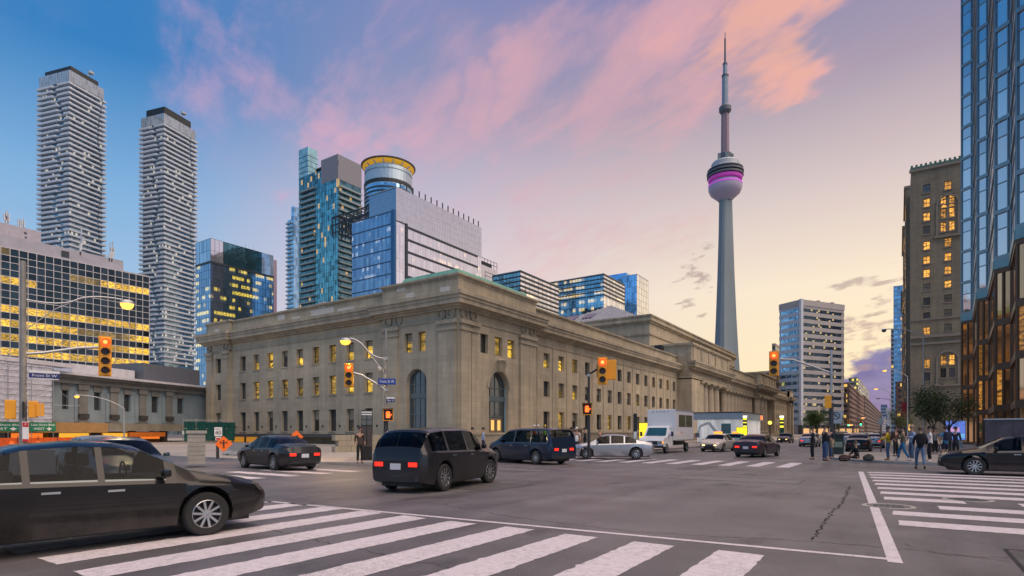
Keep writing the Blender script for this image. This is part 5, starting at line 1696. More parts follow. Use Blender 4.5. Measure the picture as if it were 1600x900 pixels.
# ================================================================== STREET FURNITURE
M_POLE = mat('weathered_pole', (.27, .26, .24), .6, .3, var=.2, scale=3, bump=.1)
M_GALV = mat('galvanised_pole', (.42, .43, .44), .45, .6, var=.12)
M_DARKP = mat('dark_pole', (.05, .05, .055), .5, .3, var=.2)
M_YEL = mat('signal_yellow', (.85, .36, .02), .45, var=.08)
M_BLK = mat('matt_black', (.015, .015, .016), .6)
M_WHT = mat('sign_white', (.75, .75, .75), .5, var=.04)
M_NAVY = mat('sign_navy', (.02, .03, .16), .45, var=.04)
M_BLUE = mat('sign_blue', (.015, .05, .30), .45, var=.04)
M_GREEN = mat('sign_green', (.005, .14, .07), .45, var=.05)
M_ORNG = mat('sign_orange', (.95, .17, .01), .5, var=.05)
M_REDS = mat('sign_red', (.55, .015, .02), .5, var=.05)
G_RED = glow('lit_red_lens', (1, .016, .003), 9)
G_REDC = glow('lit_red_core', (1, .06, .012), 12)
G_HAND = glow('lit_hand', (1, .08, .01), 4)
G_LAMP = glow('lit_sodium', (1, .43, .05), 2.0)
G_LAMPC = glow('lit_warm_white', (1, .47, .07), 2.1)
G_GRN = glow('lit_green_lens', (.02, 1, .45), 5)
def facing(x, y): return math.atan2(-y, -x) + math.pi / 2
def thing_at(name, label, cat, px, D, z=0.0, rz=None, group=None):
    x, y = pt(px, D)
    return empty(name, label, cat, (x, y, z), facing(x, y) if rz is None else rz, group)
def text(parent, s, size, m, x, y, z, name='lettering', align='CENTER', wid=None):
    cu = bpy.data.curves.new(name, 'FONT')
    cu.body = s
    cu.size = size
    cu.align_x = align
    cu.align_y = 'CENTER'
    cu.extrude = .004
    cu.resolution_u = 3
    tmp = bpy.data.objects.new('tmp_text', cu)
    COL.objects.link(tmp)
    bpy.context.view_layer.update()
    me = bpy.data.meshes.new_from_object(tmp.evaluated_get(bpy.context.evaluated_depsgraph_get()))
    bpy.data.objects.remove(tmp)
    bpy.data.curves.remove(cu)
    me.transform(Matrix.Rotation(rad(90), 4, 'X'))
    if wid:
        w = max(v.co.x for v in me.vertices) - min(v.co.x for v in me.vertices)
        me.transform(Matrix.Scale(wid / w, 4, (1, 0, 0)))
    me.materials.clear()
    me.materials.append(m)
    o = link(name, me, parent, (x, y, z))
    return o
def disc(m, cx, y, cz, r, n=16):
    m.add([(cx + r * math.cos(2 * math.pi * i / n), y, cz + r * math.sin(2 * math.pi * i / n)) for i in range(n)], [tuple(range(n))])
    return m
def rounded_box(x0, y0, z0, x1, y1, z1, b=.02):
    bm = bmesh.new()
    bmesh.ops.create_cube(bm, size=1)
    for v in bm.verts:
        v.co = Vector(((x0 + x1) / 2 + v.co.x * (x1 - x0), (y0 + y1) / 2 + v.co.y * (y1 - y0), (z0 + z1) / 2 + v.co.z * (z1 - z0)))
    bmesh.ops.bevel(bm, geom=bm.edges[:], offset=b, segments=2, affect='EDGES', profile=.6)
    mb = MB()
    mb.add([tuple(v.co) for v in bm.verts], [tuple(v.index for v in f.verts) for f in bm.faces])
    bm.free()
    return mb
def signal_head(parent, cx, cz, h, lit='red', n=3, y=-.25, back=False, turn=0.0):
    """Yellow signal head with lenses and hooded visors; local -Y looks at traffic."""
    w = h / n * .92
    o = rounded_box(-w / 2, -.02, -h / 2, w / 2, .22, h / 2, .025).build('signal_head', M_YEL, parent, loc=(cx, y, cz), rz=turn)
    bw = w * .62
    if not back:
        MB().box(-w * .62, .04, -h * .53, w * .62, .07, h * .53).build('backboard', M_YEL, o)
        for k in range(n):
            z = h / 2 - (k + .5) * h / n
            r = h / n * .36
            on = (k == 0 and lit == 'red') or (k == n - 1 and lit == 'green')
            ln = MB(); disc(ln, 0, -.035, z, r)
            ln.build('lens', (G_RED if lit == 'red' else G_GRN) if on else mat('dark_lens', (.05, .012, .008), .25), o)
            if on and lit == 'red':
                c = MB(); disc(c, 0, -.04, z, r * .55); c.build('lens_core', G_REDC, o)
            v = MB()
            N = 12
            P = []
            for i in range(N + 1):
                t = rad(-20) + rad(220) * i / N
                P.append((math.cos(t) * r * 1.12, math.sin(t) * r * 1.12))
            for (a, b), (c, d) in zip(P[:-1], P[1:]):
                v.quad((a, -.03, z + b), (c, -.03, z + d), (c, -.24, z + d * .96 - .02), (a, -.24, z + b * .96 - .02))
            v.build('visor', M_YEL if on else M_BLK, o)
    return o
def ped_signal(parent, x, z, s=.42, y=-.2):
    o = rounded_box(-s / 2, -.02, -s * .58, s / 2, .2, s * .58, .02).build('pedestrian_signal', M_YEL, parent, loc=(x, y, z))
    MB().box(-s * .42, -.025, -s * .5, s * .42, -.021, s * .5).build('face', M_BLK, o)
    hnd = MB().box(-s * .2, -.03, -s * .28, s * .16, -.027, s * .05)
    for k in range(4): hnd.box(-s * .2 + k * s * .095, -.03, s * .05, -s * .2 + k * s * .095 + s * .075, -.027, s * (.30 + .05 * (k in (1, 2))))
    hnd.bar((s * .16, -.0285, -s * .1), (s * .30, -.0285, s * .08), .003, s * .08)
    hnd.build('lit_hand', G_HAND, o)
    MB().box(-s * .52, -.2, s * .56, s * .52, -.02, s * .6).build('visor', M_BLK, o)
    return o
def lamp_head(parent, x, z, s=.6, col=None, energy=90, y=0.0, dirx=-1):
    o = MB().lathe([(.02, .16), (s * .22, .13), (s * .30, .04), (s * .30, 0), (s * .05, 0)], 14, sx=1.35, sy=.8).build('lamp_head', M_GALV, parent, smooth=True, loc=(x, y, z))
    MB().lathe([(s * .30, .0), (s * .29, -.08), (s * .20, -.19), (.01, -.23)], 14, sx=1.2, sy=.85).build('lamp_lens', col or G_LAMP, o, smooth=True)
    if energy:
        ld = bpy.data.lights.new('lamp_light', 'SPOT')
        ld.energy = energy
        ld.color = (1, .66, .28)
        ld.spot_size = rad(160)
        ld.spot_blend = .6
        ld.shadow_soft_size = .2
        lo = bpy.data.objects.new('lamp_light', ld)
        COL.objects.link(lo)
        lo.parent = o
        lo.location = (0, 0, -.25)
    return o
def curve_pts(p0, p1, p2, n=10):
    p0, p1, p2 = Vector(p0), Vector(p1), Vector(p2)
    return [tuple((1 - t) ** 2 * p0 + 2 * t * (1 - t) * p1 + t * t * p2) for t in [i / n for i in range(n + 1)]]
def street_sign(parent, x, z, w, h, s, m=M_NAVY, y=-.14, header=None, tsize=None, rz=0.0):
    o = rounded_box(-w / 2, -.012, -h / 2, w / 2, .012, h / 2, .008).build('street_sign', m, parent, loc=(x, y, z), rz=rz)
    text(o, s, tsize or h * .75, M_WHT, 0, -.018, 0, wid=w * .8)
    if header:
        MB().box(-w / 2, -.01, h / 2 + .01, w / 2, .01, h / 2 + h * .55).build('sign_header', M_WHT, o)
    return o

# ---------------------------------------------------------------- A: tall pole at far left with four-lens signal and street lamp
A_D = 20.0
k = A_D / FPX
o = thing_at('traffic_signal', 'tall grey pole at far left carrying a four-lens signal and lit lamp', 'traffic signal', 36, A_D)
zA = lambda py: zat(py, A_D)
MB().tube([(0, 0, 0), (0, 0, zA(408))], .115, 12, .085).build('pole', M_POLE, o, smooth=True)
MB().tube([(0, 0, 0), (0, 0, .5)], .16, 12).build('pole_base', M_POLE, o)
xs_ = lambda px: (px - 36) * k
MB().tube([(0, 0, zA(553)), (xs_(60), 0, zA(549)), (xs_(105), 0, zA(537)), (xs_(132), -.1, zA(534))], .05, 8).build('mast_arm', M_GALV, o, smooth=True)
signal_head(o, xs_(140.5), (zA(517) + zA(580)) / 2, zA(517) - zA(580), 'red', 4, y=-.2)
arm = curve_pts((0, 0, zA(467)), (xs_(85), 0, zA(474)), (xs_(105), 0, zA(457)), 6) + curve_pts((xs_(105), 0, zA(457)), (xs_(125), 0, zA(446)), (xs_(165), 0, zA(449)), 8)[1:]
MB().tube(arm, .03, 8).build('lamp_arm', M_GALV, o, smooth=True)
MB().tube([(xs_(42), 0, zA(512)), (xs_(75), 0, zA(478)), (xs_(103), 0, zA(459))], .016, 6).build('arm_brace', M_GALV, o)
lamp_head(o, xs_(172), zA(455), .62, G_LAMPC, 500)
street_sign(o, xs_(62), zA(586), 38 * k, 7.5 * k, 'Front St W', M_NAVY, header=True)
MB().box(xs_(42), -.13, zA(592), xs_(80), -.11, zA(590.2)).build('sign_border', M_WHT, o)
sb = signal_head(o, xs_(21), zA(640), 30 * k, None, 2, y=.1, back=True); sb.name = 'signal_back'
sb = signal_head(o, xs_(48), zA(639.5), 26 * k, None, 2, y=-.2, back=True); sb.name = 'signal_back'
MB().box(xs_(35), -.3, zA(652), xs_(38), 0, zA(628)).build('bracket', M_BLK, o)
for xx in (52, 57): MB().box(xs_(xx), -.30, zA(650), xs_(xx) + .1, -.2, zA(630)).build('visor', M_YEL, o)
nb = rounded_box(xs_(35), -.16, zA(689), xs_(43), -.13, zA(659), .01).build('parking_sign', M_WHT, o)
MB().box(xs_(35.4), -.168, zA(667), xs_(42.6), -.162, zA(660)).build('red_band', M_REDS, nb)
MB().box(xs_(35.4), -.168, zA(690), xs_(42.6), -.162, zA(686)).build('red_band', M_REDS, nb)
text(nb, 'P', .10, M_WHT, xs_(39), -.175, zA(663.5))

# ---------------------------------------------------------------- green direction signs on the viaduct
for (px0, px1, l1, l2, lab) in ((-14, 28.5, 'Lake Shore Blvd', 'EAST', 'green direction sign reading Lake Shore Blvd EAST at far left edge'), (51, 83, 'Lake Shore Blvd', 'WEST', 'green direction sign reading Lake Shore Blvd WEST on the tan beam')):
    D = 60.0
    kk = D / FPX
    o = thing_at('direction_sign', lab, 'sign', (px0 + px1) / 2, D, zat(667, D), group='green direction signs')
    w, h = (px1 - px0) * kk, 14 * kk
    rounded_box(-w / 2, -.03, -h / 2, w / 2, .03, h / 2, .02).build('panel', M_GREEN, o)
    text(o, l1, .30, M_WHT, 0, -.04, h * .22, wid=w * .86)
    text(o, l2, .34, M_WHT, -w * .14, -.04, -h * .22, wid=w * .42)
    a = MB().bar((w * .24, -.04, -h * .06), (w * .24, -.04, -h * .36), .01, .07)
    a = MB().box(w * .22, -.045, -h * .30, w * .26, -.04, -h * .02).add([(w * .13, -.045, -h * .16), (w * .35, -.045, -h * .16), (w * .24, -.045, -h * .42)], [(0, 1, 2)])
    a.build('arrow', M_WHT, o)
    for sx in (-1, 1): MB().box(sx * w * .4 - .05, .03, -h / 2 - .1, sx * w * .4 + .05, .5, h / 2 + .1).build('bracket', M_SASH, o)

# ---------------------------------------------------------------- B: signal pole at the station corner
B_D = 30.7
k = B_D / FPX
zB = lambda py: zat(py, B_D)
xs_ = lambda px: (px - 603) * k
o = thing_at('traffic_signal', 'signal pole with lit lamp and blue street sign at the station corner', 'traffic signal', 603, B_D, .12)
MB().tube([(0, 0, 0), (0, 0, zB(516))], .10, 12, .06).build('pole', M_POLE, o, smooth=True)
MB().tube([(0, 0, 0), (0, 0, 2.1)], .125, 12).build('pole_sleeve', M_DARKP, o, smooth=True)
MB().tube(curve_pts((0, 0, zB(564)), (xs_(585), 0, zB(564)), (xs_(574), 0, zB(551)), 8) + curve_pts((xs_(574), 0, zB(551)), (xs_(562), 0, zB(535)), (xs_(549), 0, zB(534)), 8)[1:], .045, 8).build('lamp_arm', M_GALV, o, smooth=True)
MB().tube([(0, 0, zB(588)), (xs_(590), 0, zB(572)), (xs_(577), 0, zB(555))], .022, 6).build('arm_brace', M_GALV, o)
lamp_head(o, xs_(542), zB(538), .75, G_LAMP, 900)
MB().tube([(0, 0, zB(613)), (xs_(585), 0, zB(601)), (xs_(566), 0, zB(590)), (xs_(553), -.1, zB(587))], .055, 8).build('mast_arm', M_GALV, o, smooth=True)
signal_head(o, xs_(547.5), (zB(574) + zB(609)) / 2, zB(574) - zB(609), 'red', 3, y=-.25)
street_sign(o, xs_(604.5), zB(600), 27 * k, 9.5 * k, 'Front St W', M_BLUE)
street_sign(o, xs_(610), zB(629.5), 12.5 * k, 5 * k, 'Bay St', M_NAVY, header=True)
ped_signal(o, xs_(606.5), zB(652), .55)
MB().tube([(xs_(592), -.05, zB(577)), (xs_(596), -.1, zB(582))], .09, 8).build('camera', M_GALV, o)
for z_ in (613, 651, 564): MB().tube([(0, 0, zB(z_) - .07), (0, 0, zB(z_) + .07)], .12, 10).build('clamp', M_GALV, o)

# ---------------------------------------------------------------- C: signal pole in front of the station
C_D = 31.5
k = C_D / FPX
zC = lambda py: zat(py, C_D)
xs_ = lambda px: (px - 920) * k
o = thing_at('traffic_signal', 'dark signal pole with short bent arm in front of the station wing', 'traffic signal', 920, C_D, .12)
MB().tube([(0, 0, 0), (0, 0, zC(592))], .09, 12, .06).build('pole', M_DARKP, o, smooth=True)
MB().tube(curve_pts((0, 0, zC(594)), (0, 0, zC(586)), (xs_(926), 0, zC(585)), 5) + [(xs_(934), -.1, zC(580))], .055, 8).build('mast_arm', M_DARKP, o, smooth=True)
signal_head(o, xs_(941), (zC(564) + zC(604)) / 2, zC(564) - zC(604), 'red', 3, y=-.25)
sb = signal_head(o, xs_(955.5), zC(581), 31 * k, None, 2, y=.15, back=True); sb.name = 'signal_back'
ped_signal(o, xs_(917.5), zC(643), .55)
for z_ in (643, 590): MB().tube([(0, 0, zC(z_) - .07), (0, 0, zC(z_) + .07)], .12, 10).build('clamp', M_GALV, o)

# ---------------------------------------------------------------- D: signal pole on the right corner
D_D = 34.5
k = D_D / FPX
zD = lambda py: zat(py, D_D)
xs_ = lambda px: (px - 1299) * k
o = thing_at('traffic_signal', 'dark signal pole with long left arm on the right-hand street corner', 'traffic signal', 1299, D_D, .12)
MB().tube([(0, 0, 0), (0, 0, zD(550))], .10, 12, .06).build('pole', M_GALV, o, smooth=True)
MB().tube([(0, 0, 0), (0, 0, zD(622))], .13, 12, .115).build('pole_sleeve', M_DARKP, o, smooth=True)
MB().tube([(0, 0, zD(586)), (xs_(1275), 0, zD(575)), (xs_(1245), 0, zD(562)), (xs_(1226), -.1, zD(560))], .06, 8).build('mast_arm', M_GALV, o, smooth=True)
signal_head(o, xs_(1217.5), (zD(548) + zD(586)) / 2, zD(548) - zD(586), 'red', 3, y=-.25)
sb = signal_head(o, xs_(1294.5), zD(631), 20 * k, None, 2, y=-.25, back=True); sb.name = 'signal_back'
for z_ in (586, 631): MB().tube([(0, 0, zD(z_) - .07), (0, 0, zD(z_) + .07)], .13, 10).build('clamp', M_GALV, o)

# ---------------------------------------------------------------- other lamp posts
def lamppost(label, px, D, ytop, lx, ly, zbase=.12, lit=True, e=0, dark=False):
    k = D / FPX
    o = thing_at('street_lamp', label, 'street lamp', px, D, zbase, group='street lamps')
    z = lambda py: zat(py, D)
    MB().tube([(0, 0, 0), (0, 0, z(ytop))], max(.09, .0007 * D), 10, max(.06, .0005 * D)).build('pole', M_GALV, o, smooth=True)
    MB().tube(curve_pts((0, 0, z(ytop)), ((lx - px) * k * .4, 0, z(ly)), ((lx - px) * k, 0, z(ly)), 8), max(.045, .0004 * D), 8).build('lamp_arm', M_GALV, o, smooth=True)
    lamp_head(o, (lx - px) * k, z(ly) - .1, .6 * max(1, D / 70), G_LAMP if lit else M_DARKP, e)
    return o
lamppost('grey lamp post with lit lamp in front of the rail viaduct', 194, 62, 640, 135, 621, .12, True, 600)
lamppost('tall pale lamp post with unlit flat lamp beside the stone hotel', 1443, 60, 527, 1391, 511, .12, False)
lamppost('lit street lamp before the stone hotel, nearest on the right pavement', 1418, 92, 590, 1388, 577, .12, True, 500)
lamppost('lit street lamp far down the right pavement below the blue tower', 1391, 135, 615, 1372, 607, .12, True)
lamppost('lit street lamp on the left of the far street near the brown block', 1303, 150, 668, 1326, 664, .12, True)
lamppost('small lit street lamp further along the far left pavement', 1338, 210, 660, 1347, 653, .12, True)
lamppost('faint unlit lamp arm at the end of the street', 1398, 190, 630, 1376, 622, .12, False)

# ---------------------------------------------------------------- signs and pillars round the station corner
def diamond(label, px, D, py, s, glyph, post_px, extra=None):
    k = D / FPX
    o = thing_at('roadwork_sign', label, 'sign', px, D, .12, group='orange diamond signs')
    z = zat(py, D)
    h = s * k / 2 * 1.0
    MB().add([(0, -.03, z - h), (h, -.03, z), (0, -.03, z + h), (-h, -.03, z), (0, 0, z - h), (h, 0, z), (0, 0, z + h), (-h, 0, z)],
             [(0, 1, 2, 3), (7, 6, 5, 4), (0, 4, 5, 1), (1, 5, 6, 2), (2, 6, 7, 3), (3, 7, 4, 0)]).build('panel', M_ORNG, o)
    g = MB()
    if glyph == 'man':
        disc(g, 0, -.036, z + h * .38, h * .11, 10)
        g.box(-h * .10, -.038, z - h * .12, h * .10, -.034, z + h * .25)
        g.bar((-h * .1, -.036, z + h * .2), (-h * .38, -.036, z + h * .05), .004, h * .09).bar((-h * .36, -.036, z + h * .05), (-h * .36, -.036, z + h * .36), .004, h * .09)
        g.bar((h * .1, -.036, z + h * .2), (h * .38, -.036, z + h * .05), .004, h * .09).bar((h * .36, -.036, z + h * .05), (h * .36, -.036, z + h * .36), .004, h * .09)
        g.box(-h * .1, -.038, z - h * .5, -h * .02, -.034, z - h * .1).box(h * .02, -.038, z - h * .5, h * .1, -.034, z - h * .1)
    else:
        g.box(-h * .42, -.038, z - h * .18, h * .30, -.034, z + h * .02).box(-h * .05, -.038, z, h * .28, -.034, z + h * .22)
        disc(g, -h * .25, -.038, z - h * .22, h * .11, 10); disc(g, h * .15, -.038, z - h * .22, h * .11, 10)
        g.bar((h * .3, -.036, z - h * .05), (h * .52, -.036, z - h * .2), .004, h * .08)
    g.build('symbol', M_BLK, o)
    MB().tube([((post_px - px) * k, .05, 0), ((post_px - px) * k, .05, z + h * .2)], .04, 8).build('post', M_DARKP, o)
    return o, k
o, k = diamond('orange diamond sign with black figure below the 40 limit sign', 349.5, 32, 697, 25, 'man', 340)
diamond('smaller orange diamond sign with black truck symbol near the low wall', 463, 38, 685.5, 21, 'truck', 463)
o = thing_at('speed_limit_sign', 'white MAXIMUM 40 speed limit sign on a dark post', 'sign', 341, 32.4, .12)
k = 32.4 / FPX
z = zat(678, 32.4)
rounded_box(-5.5 * k, -.03, z - 7 * k, 5.5 * k, 0, z + 7 * k, .02).build('panel', M_WHT, o)
text(o, 'MAXIMUM', .07, M_BLK, 0, -.04, z + 4.3 * k, wid=8.5 * k)
text(o, '40', .30, M_BLK, 0, -.04, z - 1.6 * k, wid=8.4 * k)
MB().tube([(0, .05, 0), (0, .05, z + .3)], .045, 8).build('post', M_DARKP, o)
rounded_box(-4 * k, -.03, z - 13.5 * k, 4 * k, 0, z - 8 * k, .02).build('small_plate', M_WHT, o)
MB().box(-3 * k, -.035, z - 12.5 * k, 3 * k, -.031, z - 9.5 * k).build('red_square', M_REDS, o)
o = thing_at('gate_pillar', 'pale square stone pillar at the left roadside', 'pillar', 307, 26.5, .0)
for j in range(7): rounded_box(-.36, -.36, .12 + j * .2, .36, .36, .315 + j * .2, .02).build('stone_block', mat('pale_pillar_stone', (.30, .29, .28), .85, var=.15, bump=.25), o)
rounded_box(-.42, -.42, 1.52, .42, .42, 1.66, .02).build('cap', MATS['pale_pillar_stone'], o)
# kiosk pillar beside pole B
o = thing_at('information_pillar', 'tall dark information pillar with white top bands beside the corner signal pole', 'pillar', 573, 30.0, .12)
k = 30.0 / FPX
H_ = zat(641, 30.0) - .12
rounded_box(-8.5 * k, 0, 0, 8.5 * k, .3, H_, .015).build('body', mat('pillar_black', (.03, .028, .027), .3, .3), o)
for a, b in ((643, 645), (646.5, 648.5)): MB().box(-8 * k, -.012, zat(b, 30) - .12, 8 * k, -.003, zat(a, 30) - .12).build('white_band', M_WHT, o)
for sx in (-1, 1):
    for a, b in ((649, 655.5), (656.5, 664)): MB().box(sx * 4.2 * k - 3.6 * k, -.012, zat(b, 30) - .12, sx * 4.2 * k + 3.6 * k, -.003, zat(a, 30) - .12).build('panel', mat('pillar_grey', (.12, .13, .13), .3), o)
    MB().box(sx * 4.2 * k - 3.6 * k, -.012, zat(698, 30) - .12, sx * 4.2 * k + 3.6 * k, -.003, zat(666, 30) - .12).build('map_panel', mat('pillar_brown', (.07, .055, .05), .25), o)
# low stone walls and barriers near the underpass
def barrier(label, px, py, w, rz=None, h=.8):
    x, y = ground(px, py)
    o = empty('concrete_barrier', label, 'barrier', (x, y, .13), rad(180) if rz is None else rz, 'concrete barriers by the underpass')
    prof = [(-.3, 0), (.3, 0), (.3, .08), (.16, .3), (.1, h), (-.1, h), (-.16, .3), (-.3, .08)]
    vs = [(sx * w / 2, a, b) for sx in (-1, 1) for a, b in prof]
    n = len(prof)
    MB().add(vs, [(i, (i + 1) % n, n + (i + 1) % n, n + i) for i in range(n)] + [tuple(range(n - 1, -1, -1)), tuple(range(n, 2 * n))]).build('block', mat('barrier_concrete', (.32, .31, .29), .9, var=.2, bump=.3), o)
    for sx in (-.3, .3): MB().box(sx * w - .12, -.32, .02, sx * w + .12, .32, .1).build('fork_slot', M_BLK, o)
barrier('concrete barrier just right of the pale stone pillar', 375, 715, 3)
barrier('concrete barrier below the orange truck diamond sign', 452, 712, 3)
barrier('concrete barrier between the two diamond signs', 413, 713, 3)
o = empty('retaining_wall', 'low beige stone retaining wall left of the corner signal pole', 'wall', (-34, 27.5, .13), rad(90))
for j in range(3):
    for i in range(8): rounded_box(i * 1.5 + (j % 2) * .3, -.2, j * .42, i * 1.5 + 1.47 + (j % 2) * .3, .2, j * .42 + .41, .015).build('stone', M_STONE2, o)
# green netting scaffold in front of the viaduct
o = thing_at('netting_scaffold', 'scaffold with dark green debris netting in front of the station end', 'scaffold', 328, 76, .12, rz=rad(90))
k = 76 / FPX
for z0, z1, w0, w1 in ((zat(690, 76), zat(661, 76), -3.3, 3.4),):
    nx = 24
    vs = [(w0 + (w1 - w0) * i / nx, .15 * math.sin(i * 1.3) * (.3 + j), z0 + (z1 - z0) * j / 4) for j in range(5) for i in range(nx + 1)]
    MB().add(vs, [(j * (nx + 1) + i, j * (nx + 1) + i + 1, (j + 1) * (nx + 1) + i + 1, (j + 1) * (nx + 1) + i) for j in range(4) for i in range(nx)]).build('netting', mat('green_netting', (.005, .075, .06), .8, var=.35, scale=3), o)
for i in range(5): MB().tube([(-3.3 + i * 1.65, .3, 0), (-3.3 + i * 1.65, .3, zat(655, 76))], .04, 6).build('standard_tube', M_GALV, o)
for z_ in (.8, 1.9, 3.0): MB().tube([(-3.3, .3, z_), (3.4, .3, z_)], .035, 6).build('ledger_tube', M_GALV, o)

# ---------------------------------------------------------------- along the station front
def panel_box(name, label, px, D, w_px, y0, y1, m, frame=M_DARKP, cat='sign', lit=None, depth=.25, group=None):
    k = D / FPX
    o = thing_at(name, label, cat, px, D, .13, group=group)
    z0, z1 = max(.0, zat(y0, D) - .13), zat(y1, D) - .13
    w = w_px * k / 2
    rounded_box(-w, 0, z0, w, depth, z1, .03).build('housing', frame, o)
    MB().box(-w + .06, -.012, z0 + .06, w - .06, -.003, z1 - .06).build('display', m, o)
    if z0 > .2: MB().box(-w * .7, .05, 0, w * .7, depth - .05, z0 + .02).build('foot', frame, o)
    return o
o = panel_box('wayfinding_pillar', 'slim black wayfinding pillar with white lower panel beside the white truck', 992.5, 46, 6, 692, 646, M_BLK, cat='pillar')
MB().box(-.12, -.02, .5, .12, -.013, 1.5).build('white_panel', M_WHT, o)
panel_box('lightbox', 'glowing yellow advert panel just behind the white truck', 1007, 54, 18, 686, 660, glow('yellow_advert', (1, .75, .03), .9))
o = panel_box('lightbox', 'glowing yellow poster panel in front of the lit pavilion', 1159, 66, 17, 682, 667, glow('yellow_poster', (1, .82, .02), 1.0))
for (px, lab, D) in ((1164, 'lit transit pillar with yellow and green panels before the pavilion', 72), (1221.5, 'lit transit pillar with yellow panels beyond the pavilion', 95)):
    k = D / FPX
    o = thing_at('transit_pillar', lab, 'pillar', px, D, .13, group='lit transit pillars')
    z = lambda py: zat(py, D) - .13
    rounded_box(-3.2 * k, 0, 0, 3.2 * k, .5, z(649), .03).build('housing', mat('pillar_green', (.02, .10, .06), .4), o)
    MB().box(-3 * k, -.02, z(652.5), 3 * k, -.003, z(649.6)).build('white_cap', glow('white_cap', (1, .95, .85), 1.6), o)
    for a, b in ((656, 653.5), (661, 659.5), (668, 665)): MB().box(-2.6 * k, -.02, z(a), 2.6 * k, -.003, z(b)).build('lit_panel', glow('yellow_panel', (1, .78, .05), 1.3), o)
o = thing_at('street_clock', 'small round yellow lit clock on a post right of the pavilion', 'clock', 1203, 78, .13)
MB().tube([(0, 0, 0), (0, 0, zat(664, 78))], .08, 8).build('post', M_DARKP, o)
MB().tube([(0, -.15, zat(662, 78)), (0, .15, zat(662, 78))], .32, 16).build('case', M_DARKP, o)
c = MB(); disc(c, 0, -.16, zat(662, 78), .26); c.build('face', glow('yellow_face', (1, .75, .1), 1.5), o)
# lit glass pavilion
def pavilion():
    x1, y1 = pt(1188, 88)
    o = empty('glass_pavilion', 'white lit glass pavilion in front of the station colonnade', 'pavilion', (x1, y1, .13), rad(90))
    D = 88
    zt = zat(649, D)
    L = 13.5                       # along the street towards us is -X local; depth +Y local
    m, t, p = principled('pavilion_glass')
    co = node(t, 'ShaderNodeTexCoord').outputs['Object']
    n = node(t, 'ShaderNodeTexNoise', {'Vector': vmth(t, 'MULTIPLY', co, (2.2, 2.2, .25)), 'Scale': 1.0, 'Detail': 3.0}).outputs[0]
    p.inputs['Base Color'].default_value = (.7, .72, .75, 1)
    p.inputs['Roughness'].default_value = .25
    p.inputs['Emission Color'].default_value = (1, .93, .85, 1)
    t.links.new(mrange(t, n, .3, .7, .12, .34), p.inputs['Emission Strength'])
    for i in range(9):
        a = -L + i * 1.5
        MB().box(a + .03, 0, .1, a + 1.47, .06, zt - 1.0).build('glass_panel', m, o)
    for i in range(4):
        MB().box(-.06 + .0, .1 + i * 1.4, .1, 0, 1.45 + i * 1.4, zt - 1.0).build('glass_panel', m, o)
        MB().box(-L, .1 + i * 1.4, .1, -L + .06, 1.45 + i * 1.4, zt - 1.0).build('glass_panel', m, o)
    MB().box(-L - .3, -.3, zt - 1.0, .3, 6.2, zt - .1).build('roof', mat('pavilion_roof', (.35, .42, .48), .4, .3), o)
    MB().box(-L - .35, -.35, zt - .1, .35, 6.25, zt + .05).build('roof_edge', M_DARKP, o)
    MB().box(-1.6, -.36, zt - .85, -.1, -.31, zt - .2).build('red_lettering_panel', glow('red_sign', (1, .25, .08), .9), o)
    MB().box(-2.4, -.05, .2, -1.6, .0, 2.2).build('door', m, o)
pavilion()
# excavator parked on the terrace
def excavator():
    o = thing_at('excavator', 'white and teal mini excavator parked by the station colonnade', 'excavator', 1124, 70, .13, rz=facing(*pt(1124, 70)))
    k = 70 / FPX
    Mw = mat('excavator_white', (.6, .6, .58), .5); Mt = mat('excavator_teal', (.05, .22, .20), .4)
    for sy in (-.7, .7): rounded_box(-.3, sy - .2, 0, 1.8, sy + .2, .5, .15).build('track', M_BLK, o)
    rounded_box(-.3, -.8, .6, 1.7, .8, 1.3, .08).build('house', Mw, o)
    rounded_box(.2, -.75, 1.3, 1.3, .1, 2.5, .08).build('cab', Mt, o)
    MB().box(.3, -.77, 1.5, 1.2, -.755, 2.35).build('cab_window', mat('cab_glass', (.08, .12, .14), .1, .5), o)
    MB().bar((-.2, .3, 1.2), (-1.2, .3, 2.6), .3, .35).bar((-1.2, .3, 2.6), (-2.2, .3, 2.2), .25, .3).build('boom', Mw, o)
    MB().bar((-2.2, .3, 2.25), (-2.5, .3, 1.3), .2, .25).build('stick', Mw, o)
    MB().prism([(-2.8, .0), (-2.3, .0), (-2.3, .6), (-2.8, .6)], .8, 1.35).build('bucket', M_IRON, o)
excavator()
low_wall('terrace_wall', 'brown low terrace wall before the columns beside the truck', -30.2, -29.5, 92.5, 128, 1.35, MATS['brown_pier_stone'])

# ---------------------------------------------------------------- right-hand corner
o = thing_at('litter_bin', 'dark green litter bin behind the signal pole on right corner', 'bin', 1310, 37, .13)
rounded_box(-.3, -.3, .05, .3, .3, 1.15, .05).build('body', mat('bin_green', (.015, .03, .025), .4), o)
rounded_box(-.33, -.33, 1.15, .33, .33, 1.38, .05).build('hood', mat('bin_hood', (.02, .03, .03), .4), o)
MB().box(-.2, -.34, 1.2, .2, -.331, 1.32).build('slot', M_BLK, o)
MB().box(-.22, -.306, .5, .22, -.301, .85).build('label_plate', mat('bin_plate', (.2, .25, .2), .4), o)
o = thing_at('sign_post', 'thin bare metal sign post standing beside parked black sedan', 'sign post', 1376.5, 42, .13)
MB().tube([(0, 0, 0), (0, 0, 2.6)], .035, 8).build('post', M_DARKP, o)
MB().box(-.15, -.05, 2.0, .15, -.03, 2.5).build('plate', mat('sign_back', (.3, .3, .31), .4, .6), o)
o = thing_at('no_parking_sign', 'white no parking sign with ring symbol beside the right signal pole', 'sign', 1306, 58, .13)
z = zat(654, 58)
rounded_box(-.55, -.03, z - .62, .55, 0, z + .62, .04).build('panel', M_WHT, o)
rg = MB()
